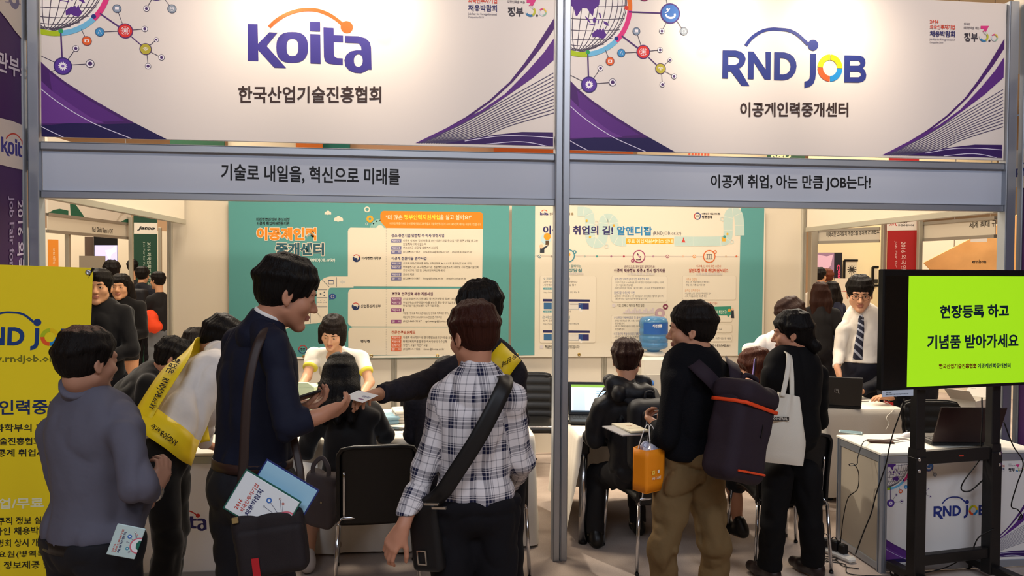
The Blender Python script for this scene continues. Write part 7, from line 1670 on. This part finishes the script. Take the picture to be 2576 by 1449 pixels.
S.disp = lambda P: .007*vnoise(P*55); solid_object('plastic_wrapping', S, .005, mat('#b9bcd0', .12, spec=.6, trans=.25), t)
b = MB()
for y in (-d/2, d/2): b.tube(bez([q(-.03, y, h/2-.03), q(-.03, y*.9, h/2), q(-.012, y*.3, h/2+.095), q(.012, y*.3, h/2+.095), q(.03, y*.9, h/2), q(.03, y, h/2-.03)], 6), .0022, mat('#e6e0d8', .6), 6)
b.build('handle', t)
s = Sheet(q(-w/2, -d/2-.009, -h/2), R@V(1, 0, 0), (0, 0, 1)); s.rect(.03, .085, .048, .103, ink('#f2d05a')); s.disc((.039, .094), .005, ink('#ea8a14')); s.rect(.068, .087, .08, .103, ink('#e8e2da')); s.text('WE', (.03, .06), (.05, .06), .012, ink('#f0dcc0')); s.text('CARE', (.054, .06), (.09, .06), .012, ink('#f0dcc0')); print_on(s, t)
page('booklet', 'cream booklet held by the man in khaki above the orange bag', 'booklet', A(1588, 1085, 3.64), A(1642, 1082, 3.70)-A(1588, 1085, 3.64), A(1600, 1066, 3.82)-A(1588, 1085, 3.64), .115, .17, mat('#dcd2b4', .5), .01, lambda s, w, h: (s.text('연구', (w*.4, h*.55), (w*.7, h*.55), h*.1, ink('#b0603c')), s.rect(w*.2, h*.3, w*.8, h*.34, ink('#8a8478'))))
page('tablet', 'dark tablet with pale edge under the cream booklet', 'tablet', A(1566, 1094, 3.60), A(1640, 1090, 3.70)-A(1566, 1094, 3.60), A(1585, 1074, 3.78)-A(1566, 1094, 3.60), .13, .16, mat('#b8b4b0', .35), .008)
# white canvas tote
t = thing('tote_bag', 'white canvas tote bag on the shoulder of the woman in the black suit', 'bag', tuple(A(1970, 1080, 4.03))); CV = mat('#d9d2c4', .85, spec=.1, bump=.15, bscale=350)
P_ = []
for i in range(33):
    a = 2*math.pi*i/32; row = []
    for j in range(15):
        f = j/14; px = 1984-12*f-8*f*f+(26+30*min(1, f*1.5))*math.cos(a); py = 992+175*f+6*math.cos(a); o = A(px, py, 4.05+.045*math.sin(a)*(.5+.5*math.sin(math.pi*min(1, .15+f)))*(1 if f < .95 else .3)); row.append(o+V(0, .012*math.sin(5*a+3*f)*(1-f), 0))
    P_.append(row)
b = MB(); b.grid(np.array(P_[:-1]), CV, closed_u=True); b.add([r[-1] for r in P_[:-1]], [tuple(range(32))], CV); b.build('body', t)
for dz, x0, x1 in ((-.02, 1968, 1982), (.03, 1992, 2000)): strap([A(x0, 998, 4.04+dz), A((x0+1986)/2+2, 945, 4.06+dz), A(1985+dz*60, 900, 4.10+dz), A(1978+dz*60, 887, 4.18+dz)], .024, CV, 'handle', t, nrm=(-.2, -1, 0))
s = Sheet(A(1940, 1058, 3.992), A(1990, 1059, 3.992)-A(1940, 1058, 3.992), (0, 0, 1)); s.rect(0, 0, .095, .022, ink('#35302c')); s.text('CONTROL', (.01, .004), (.088, .004), .014, ink('#d9d2c4')); print_on(s, t)
# grey handbag by the seated woman and its papers
c = A(808, 1255, 4.22); t = thing('handbag', 'grey handbag with a looped handle beside the chair of the long-haired woman', 'bag', tuple(c)); GB = mat('#4c4547', .75, spec=.2); R = pack_at(c, V(-.4, -1, 0), .1); q = lambda x, y, z: c+R@V(x, y, z)
S = Solid(); S.rbox(c, (.20, .10, .32), R, .035); S.disp = SW.folds(.006, 9); solid_object('body', S, .007, GB, t)
strap([q(-.05, -.03, .14), q(-.045, -.035, .2), q(0, -.03, .245), q(.045, -.035, .2), q(.05, -.03, .14)], .024, GB, 'handle', t, nrm=(0, -1, 0)); MB().box(q(.03, -.052, .0), (.012, .004, .012), bk, R).build('clasp', t)
page('paper_sheet', 'white printed leaflet sticking out of the grey handbag', 'paper', A(752, 1202, 4.26), V(1, .3, -.25), V(.3, 1, .35), .11, .14, mat('#e0dcd6', .5), .003)
# phone held up between the seated and the standing woman
c = A(1897, 932, 4.40); R = frame(V(-.9, .35, .1), V(.25, .0, 1)); t = thing('smartphone', 'smartphone held upright, seen from its edge before the reddish-haired woman', 'phone', tuple(c)); MB().box(c, (.075, .010, .155), mat('#3a2c34', .3), R, .004).build('case', t); MB().box(c+R@V(0, .0056, 0), (.066, .001, .14), mat('#8a7ac0', .2, emit=.3), R).build('screen', t)
# ================================================================ neighbouring booths seen through the open sides
HW = mat('#e4d8c2', .7, spec=.15); HP = mat('#cfc6b4', .5, spec=.2)
def seg(p0, p1, z0, z1, th, m): 
    d = unit(V(p1[0]-p0[0], p1[1]-p0[1], 0)); L = math.hypot(p1[0]-p0[0], p1[1]-p0[1]); R = np.column_stack([d, np.cross(V(0, 0, 1), d), V(0, 0, 1)]); return MB().box(((p0[0]+p1[0])/2, (p0[1]+p1[1])/2, (z0+z1)/2), (L, th, z1-z0), m, R)
def far_fascia(label, p0, p1, z0, z1, txt, a, b, hpx, col='#2a2622'):
    t = thing('fascia_sign', label, 'sign', tuple(p0)); seg(p0, p1, z0+.02, z1-.02, .01, HP).build('panel', t)
    for z in (z0, z1-.035): seg(p0, p1, z, z+.035, .04, mat('#9a9488', .45, .5)).build('rail', t)
    d = unit(V(p1[0]-p0[0], p1[1]-p0[1], 0)); n = np.cross(d, V(0, 0, 1)); s = Sheet(V(p0[0], p0[1], z0)+n*.006, d, (0, 0, 1)); s.ptext(txt, a, b, hpx, ink(col), .015); print_on(s, t, 'lettering'); return t
def far_post(label, p, z1=2.5, w=.05): return MB().box((p[0], p[1], z1/2), (w, w, z1), mat('#aba493', .45, .45), None, .004).build('booth_post', None, label=label, cat='post')
def far_board(nm, label, cat, px0, px1, Z0, Z1, z0, z1, m, th=.03):
    a, b = A(px0, 690, Z0), A(px1, 690, Z1); t = thing(nm, label, cat, (a[0], a[1], 0)); seg(a, b, z0, z1, th, m).build('board', t)
    d = unit(V(b[0]-a[0], b[1]-a[1], 0)); n = np.cross(d, V(0, 0, 1)); return t, Sheet(V(a[0], a[1], z0)+n*(th/2+.001), d, (0, 0, 1))
# left side
a, b = A(119, 587, 8.5), A(328, 605, 10.4)
far_fascia('distant cream sign board with one small line of dark latin letters', a, b, 2.19, 2.42, 'No.1 Global Share in CVT', (232, 583), (284, 588), 13)
far_post('distant booth post under the small latin sign board', A(171, 690, 9.0)); far_post('distant booth post at the edge of the dark green tower sign', A(330, 690, 10.3))
t, s = far_board('hanging_banner', 'distant white and green banner above the small latin sign board', 'banner', 119, 328, 8.5, 10.4, 2.415, 3.3, mat('#d8d0c2', .6)); gr = ink('#1f5a44')
s.ppoly([(120, 536), (135, 528), (150, 525), (172, 530), (172, 541), (120, 536)], gr); s.ppoly([(176, 512), (190, 514), (205, 535), (214, 548), (178, 542)], gr); s.ppoly([(300, 560), (315, 552), (328, 550), (328, 563), (306, 562)], gr); s.pstrip([(292, 560), (305, 540), (328, 528)], 3, ink('#c2b8a8')); print_on(s, t)
for x_, z_ in ((130, 8.6), (318, 10.3)): w_ = A(x_, 690, z_); MB().tube([V(w_[0], w_[1], 3.29), V(w_[0], w_[1], 5.56)], .006, STEEL).build('hanging_wire', t)
t, s = far_board('tower_sign', 'distant dark green tower sign with a white patch, beside the back wall', 'sign', 337, 396, 13.0, 13.1, 0, 3.6, mat('#1c4434', .55)); s.ppoly([(337, 560), (396, 561), (396, 589), (337, 588)], ink('#e2dcd0')); s.ptext('Jatco', (347, 580), (390, 581), 11, ink('#15171a'), .05, None, .12)
s.ptext3('2016 외국인투자기업 채용박람회', (370, 609), (370, 760), (380, 609), ink('#b8c4b4'), .01); s.ptext3('Job Fair for Foreign-Investment', (359, 608), (359, 740), (365, 608), ink('#98a898')); print_on(s, t)
far_post('distant silver post beyond the dark green tower sign', A(403, 690, 13.0)); 
seg(A(60, 690, 13.2), A(470, 690, 14.4), 0, 2.5, .04, HW).build('wall_hall_left', kind='structure')
t, s = far_board('wall_screen', 'distant glowing screen with a pale world map', 'screen', 237, 296, 12.9, 13.0, 1.75, 2.35, BLACKP); s.ppoly([(238, 617), (295, 617), (295, 668), (238, 668)], mat('#b8b4dc', .3, emit=1.0)); s.ppoly([(265, 630), (278, 628), (290, 618), (292, 632), (280, 640), (276, 655), (268, 640)], mat('#eceaf4', .3, emit=1.1)); print_on(s, t)
t, s = far_board('notice_board', 'distant grey standing panel in front of the glowing screen', 'panel', 200, 265, 11.6, 11.7, 0, 1.98, mat('#8a8070', .7)); print_on(s, t)
t, s = far_board('tower_sign', 'distant orange tower sign near the yellow banner', 'sign', 121, 147, 11.8, 11.9, 0, 2.24, mat('#e08a2a', .55)); s.ptext3('2016 외국인', (133, 625), (133, 665), (139, 625), ink('#f0dcb8')); print_on(s, t)
t, s = far_board('wall_poster', 'distant dark rounded picture beside the glowing map screen', 'poster', 214, 236, 12.9, 12.95, 1.95, 2.33, mat('#5a4a40', .6)); print_on(s, t)
# right side
a, b = A(2052, 609, 9.9), A(2213, 603, 9.3)
far_fascia('distant cream sign board with a long black slogan above the dark-haired women', a, b, 2.17, 2.36, '아메리칸 스타일의 에센스를 정의해 온 브랜드', (2079, 597), (2212, 588), 14)
far_fascia('distant cream sign board with black slogan above the television', A(2314, 598, 9.0), A(2504, 592, 7.95), 2.17, 2.40, '세계 최대 규모', (2438, 575), (2520, 568), 16)
t, s = far_board('tower_sign', 'distant red tower sign with a white patch between the two cream sign boards', 'sign', 2231, 2306, 9.15, 9.05, 0, 3.2, mat('#a8201e', .55)); s.ppoly([(2231, 540), (2306, 540), (2306, 579), (2231, 580)], ink('#e2d8cc')); s.ptext('AVERY', (2260, 562), (2284, 562), 5, ink('#1c1a1a'), .04); s.ptext('DENNISON', (2260, 569), (2298, 569), 5, ink('#1c1a1a'), .04)
for k in range(3): s.pstrip([(2238+k*4, 568), (2246+k*3, 556), (2256-k*1, 568)], 1.6, ink('#c4302c'))
s.ptext3('2016 외국인투자기업', (2266, 608), (2266, 730), (2280, 608), ink('#e2b8b0'), .01); s.ptext3('Job Fair for Foreign', (2250, 606), (2250, 720), (2257, 606), ink('#d8a09c')); print_on(s, t)
far_post('distant silver post beside the red tower sign, under the long slogan', A(2222, 690, 9.2)); far_post('distant silver post between the red tower sign and the short slogan', A(2312, 690, 8.95)); far_post('distant silver post behind the corner above the standing man with tie', A(2044, 690, 9.9), 2.5, .09)
seg(A(2040, 690, 13.0), A(2230, 690, 12.4), 0, 2.6, .04, mat('#e2d2a8', .7)).build('wall_hall_right', kind='structure'); seg(A(2235, 690, 11.6), A(2620, 690, 10.4), 0, 2.5, .04, HW).build('wall_hall_right', kind='structure')
def picture(label, px0, px1, py0, py1, Z, fn):
    a, b = A(px0, py1, Z), A(px1, py1, Z); d = unit(V(b[0]-a[0], b[1]-a[1], 0)); n = np.cross(d, V(0, 0, 1)); L = np.linalg.norm((b-a)[:2]); Hh = A(px0, py0, Z)[2]-a[2]; t = thing('picture_frame', label, 'picture', tuple(a)); R = np.column_stack([d, -n, V(0, 0, 1)]); m = MB()
    for x, z, w, h in ((0, Hh/2, .035, Hh), (L, Hh/2, .035, Hh), (L/2, 0, L, .035), (L/2, Hh, L, .035)): m.box(a+d*x+V(0, 0, z), (w, .03, h), BLACKP, R)
    m.build('frame', t); MB().box(a+d*L/2+V(0, 0, Hh/2), (L, .01, Hh), mat('#cfc4ac', .6), R).build('picture', t); s = Sheet(a+n*.008, d, (0, 0, 1)); fn(s, L, Hh); print_on(s, t)
dk_ = ink('#2c2a28')
def mill(s, w, h):
    c = V(w*.5, h*.55)
    for i in range(12): a_ = i*math.pi/6; s.strip([c, c+V(math.cos(a_), math.sin(a_))*w*.3], w*.05, dk_)
    s.strip([(w*.5, h*.05), (w*.5, h*.5)], w*.05, dk_)
picture('distant black picture frame showing a windmill wheel', 2123, 2161, 655, 706, 12.62, mill)
picture('distant black picture frame partly hidden behind the post and the man with tie', 2195, 2214, 672, 718, 12.46, lambda s, w, h: s.rect(w*.1, h*.1, w*.9, h*.35, dk_))
t, s = far_board('wall_poster', 'distant purple and pink lit poster near the two dark-haired women', 'poster', 2053, 2098, 12.5, 12.4, 1.70, 2.12, mat('#8a6a80', .5, emit=.25)); s.ppoly([(2055, 640), (2080, 645), (2096, 640), (2090, 668), (2070, 690), (2055, 685)], mat('#c8a0b0', .5, emit=.3)); print_on(s, t)
t, s = far_board('wall_poster', 'distant black poster strip with pink letters beside the purple poster', 'poster', 2098, 2118, 12.4, 12.35, 1.66, 2.12, mat('#15121a', .5)); s.ptext3('Com', (2114, 666), (2114, 705), (2105, 666), ink('#d0406a'), .04); print_on(s, t)
t, s = far_board('counter', 'distant white counter front between the women and the picture frames', 'counter', 2100, 2158, 11.4, 11.2, 0, 1.70, mat('#d8ccb8', .6)); s.pstrip([(2114, 732), (2135, 734)], 1.5, ink('#c0504a')); print_on(s, t)
cl_ = MB(); cl_.prism([(0, 0), (1.05, .62), (1.05, -.1), (.5, -.45), (.28, -.33)], A(2322, 661, 9.9), unit(A(2500, 640, 9.5)-A(2322, 640, 9.9))*V(1, 1, 0), (0, 0, 1), (.2, -1, 0), .012, mat('#e0a868', .6, var=.35, vscale=2.5)); clo = cl_.build('hanging_banner', None, label='distant peach and orange cloth banner hanging folded above the television', cat='banner')
for x_ in (2400, 2490): w_ = A(x_, 640, 9.75); MB().tube([w_, V(w_[0], w_[1], 5.56)], .005, STEEL).build('hanging_wire', clo)
t, s = far_board('name_board', 'distant white name board with black letters under the peach cloth', 'sign', 2440, 2482, 9.3, 9.2, 2.18, 2.33, mat('#e0d8cc', .6)); s.ptext('ennison', (2445, 663), (2481, 663), 10, ink('#1c1a1a'), .03); print_on(s, t)
# band of other booths visible in the slit above the sign boards
for i, (x0, x1, Z_, cc, lb) in enumerate(((430, 566, 13.5, '#1f4a34', 'distant green banner strip glimpsed above the slogan board'), (575, 745, 13.6, '#d8ccb4', 'distant cream banner strip glimpsed above the slogan board'), (745, 812, 13.4, '#c86a24', 'distant orange strip left of the teal strip above the slogan board'), (812, 880, 13.6, '#2a7a70', 'distant teal strip glimpsed above the slogan board'), (880, 1240, 13.8, '#d2a888', 'distant peach banner strip glimpsed above the slogan board'), (1240, 1590, 13.4, '#b8561c', 'distant burnt orange banner strip beside the double post'), (1600, 1925, 13.7, '#d4c2a4', 'distant pale banner strip glimpsed above the shorter slogan board'), (1926, 2020, 13.3, '#2a4a34', 'distant dark green banner strip glimpsed above the shorter slogan board'), (2030, 2500, 13.8, '#d8c4a0', 'distant cream banner strip near the dark green strip'))):
    t, s = far_board('hanging_banner', lb, 'banner', x0, x1, Z_, Z_, 3.2, 4.6, mat(cc, .7)); t['group'] = 'distant banners glimpsed in the slit'
    if i == 7: s.ptext('R&D', (1940, 398), (1990, 399), 16, ink('#d8cfa0'), .04)
    if i == 6:
        for k in range(7): s.ppoly([(1732+k*8, 383), (1737+k*8, 383), (1736+k*8, 400), (1731+k*8, 400)], ink('#cf5a3a'))
    print_on(s, t); a_, b_ = A(x0+8, 690, Z_), A(x1-8, 690, Z_); MB().tube([V(a_[0], a_[1], 4.6), V(a_[0], a_[1], 5.56)], .006, STEEL).tube([V(b_[0], b_[1], 4.6), V(b_[0], b_[1], 5.56)], .006, STEEL).build('hanging_wire', t)
# ================================================================ passers-by
def passer(label, px, py, Z, h, yaw, top, leg, hair='#14100e', long=0, seed=0, face=False, arms=None, skirt=None, res=.011, sleeves='long', bulk=1., bang=.034):
    p = A(px, py, Z); P = Person(p[:2], yaw, h, bulk); P.J['hd'] = V(p[0], p[1], p[2]); P.J['hd'] += P.R0@V(0, .03, 0)
    P.start(label); 
    if arms:
        for sd, sx in (('l', -1), ('r', 1)): P.arm(sd, P.J['pv']+P.R0@V(sx*.03, .22, .14), V(*(P.R0@V(sx, -.3, -.6))))
    P.body(res*.75 if face else res, '#c8946f', {'l': (V(0, 0, -1) if not arms else P.R0@V(.8, .3, 0), P.R0@V(1, 0, 0)), 'r': (V(0, 0, -1) if not arms else P.R0@V(-.8, .3, 0), P.R0@V(-1, 0, 0))}, face=face)
    def ex(B, q, k, R):
        for x in (-.06, 0, .06): B.chain([q(x, -.05, .0), q(x*1.2, -.07, -.1), q(x*1.2, -.08, -.1-long)], [.05*k, .045*k, .03*k], .03)
    P.hair(hair, 1.15, bang, -.02 if not long else -.08, -.05 if not long else None, ex if long else None, seed=seed, h=.007)
    P.top('top', top, .024, -.05 if skirt is None else -.1, sleeves, 1.1, h=res)
    if skirt: 
        B = Solid(); B.ell(P.J['pv'], V(.16, .125, .14), None, .05); B.cone(P.J['pv'], P.J['pv']-V(0, 0, skirt), .15, .16, .05, P.R0@V(0, 1, 0), .75); B.cut(P.J['pv']-V(0, 0, skirt-.03), (0, 0, -1)); solid_object('skirt', B, res, top, P.root)
    else: P.trousers(leg, h=res)
    P.shoes(SHOE, h=.01); return P
DS_ = mat('#141316', .8)
passer('standing man in a black sweater facing us, half hidden by the yellow banner', 250, 722, 5.6, 1.80, rd(190), BLK, BLKTR, seed=1, face=True, arms=True, res=.008, bulk=1.05)
passer('woman with short black hair in a black dress facing us in the aisle', 305, 722, 7.5, 1.74, rd(185), BLK, BLKTR, seed=2, face=True, arms=True, skirt=.10, long=.01, res=.009)
PB = passer('man in a dark suit with a black backpack, seen from behind in the aisle', 357, 692, 11.6, 1.79, rd(-5), mat('#1c1d26', .8), BLKTR, seed=3)
c = PB.J['ch']+PB.R0@V(0, -.2, -.1); S = Solid(); S.rbox(c, (.34, .2, .5), PB.R0, .06); t = thing('backpack', 'black backpack on the man in dark suit in the aisle', 'backpack', tuple(c)); solid_object('body', S, .012, BP, t); MB().box(c+PB.R0@V(.05, -.103, .02), (.06, .004, .03), mat('#b8b4ac', .5), PB.R0).build('label', t)
passer('dark-haired man in a dark suit turned away behind the woman in the black dress', 281, 682, 9.2, 1.80, rd(30), DS_, BLKTR, seed=4)
passer('dark-haired visitor far back in front of the dark green tower sign', 334, 672, 13.0, 1.82, rd(0), DS_, BLKTR, seed=5)
PO = passer('young woman with an orange bag and jeans at the edge of the back wall', 400, 706, 10.8, 1.66, rd(60), DS_, mat('#6a7078', .8), seed=6, arms=True)
c = PO.J['pv']+V(-.05, -.2, .17); S = Solid(); S.ell(c, (.10, .09, .15), None, .05).ell(c+V(.03, 0, -.1), (.13, .10, .09), None, .05); S.disp = PO.folds(.012, 9); t = thing('shoulder_bag', 'bright orange cloth bag carried by the young woman in jeans', 'bag', tuple(c)); solid_object('body', S, .011, mat('#e2461c', .7), t)
passer('woman with a dark ponytail and navy top seen from behind near the picture frames', 2094, 732, 10.0, 1.64, rd(20), mat('#1c2034', .8), BLKTR, long=.16, seed=7)
passer('woman with very long brown hair at the corner of the open side', 2064, 738, 8.6, 1.64, rd(-20), DS_, BLKTR, hair='#2c1812', long=.3, seed=8)
passer('small distant dark-haired man in white beside the purple poster', 2060, 694, 11.7, 1.76, rd(-60), mat('#d8d0c4', .8), BLKTR, seed=9)
passer('small distant brown-haired woman in front of the purple poster', 2082, 697, 12.0, 1.74, rd(10), mat('#b8a898', .8), BLKTR, hair='#5a2c1a', seed=10)
flush_prints()
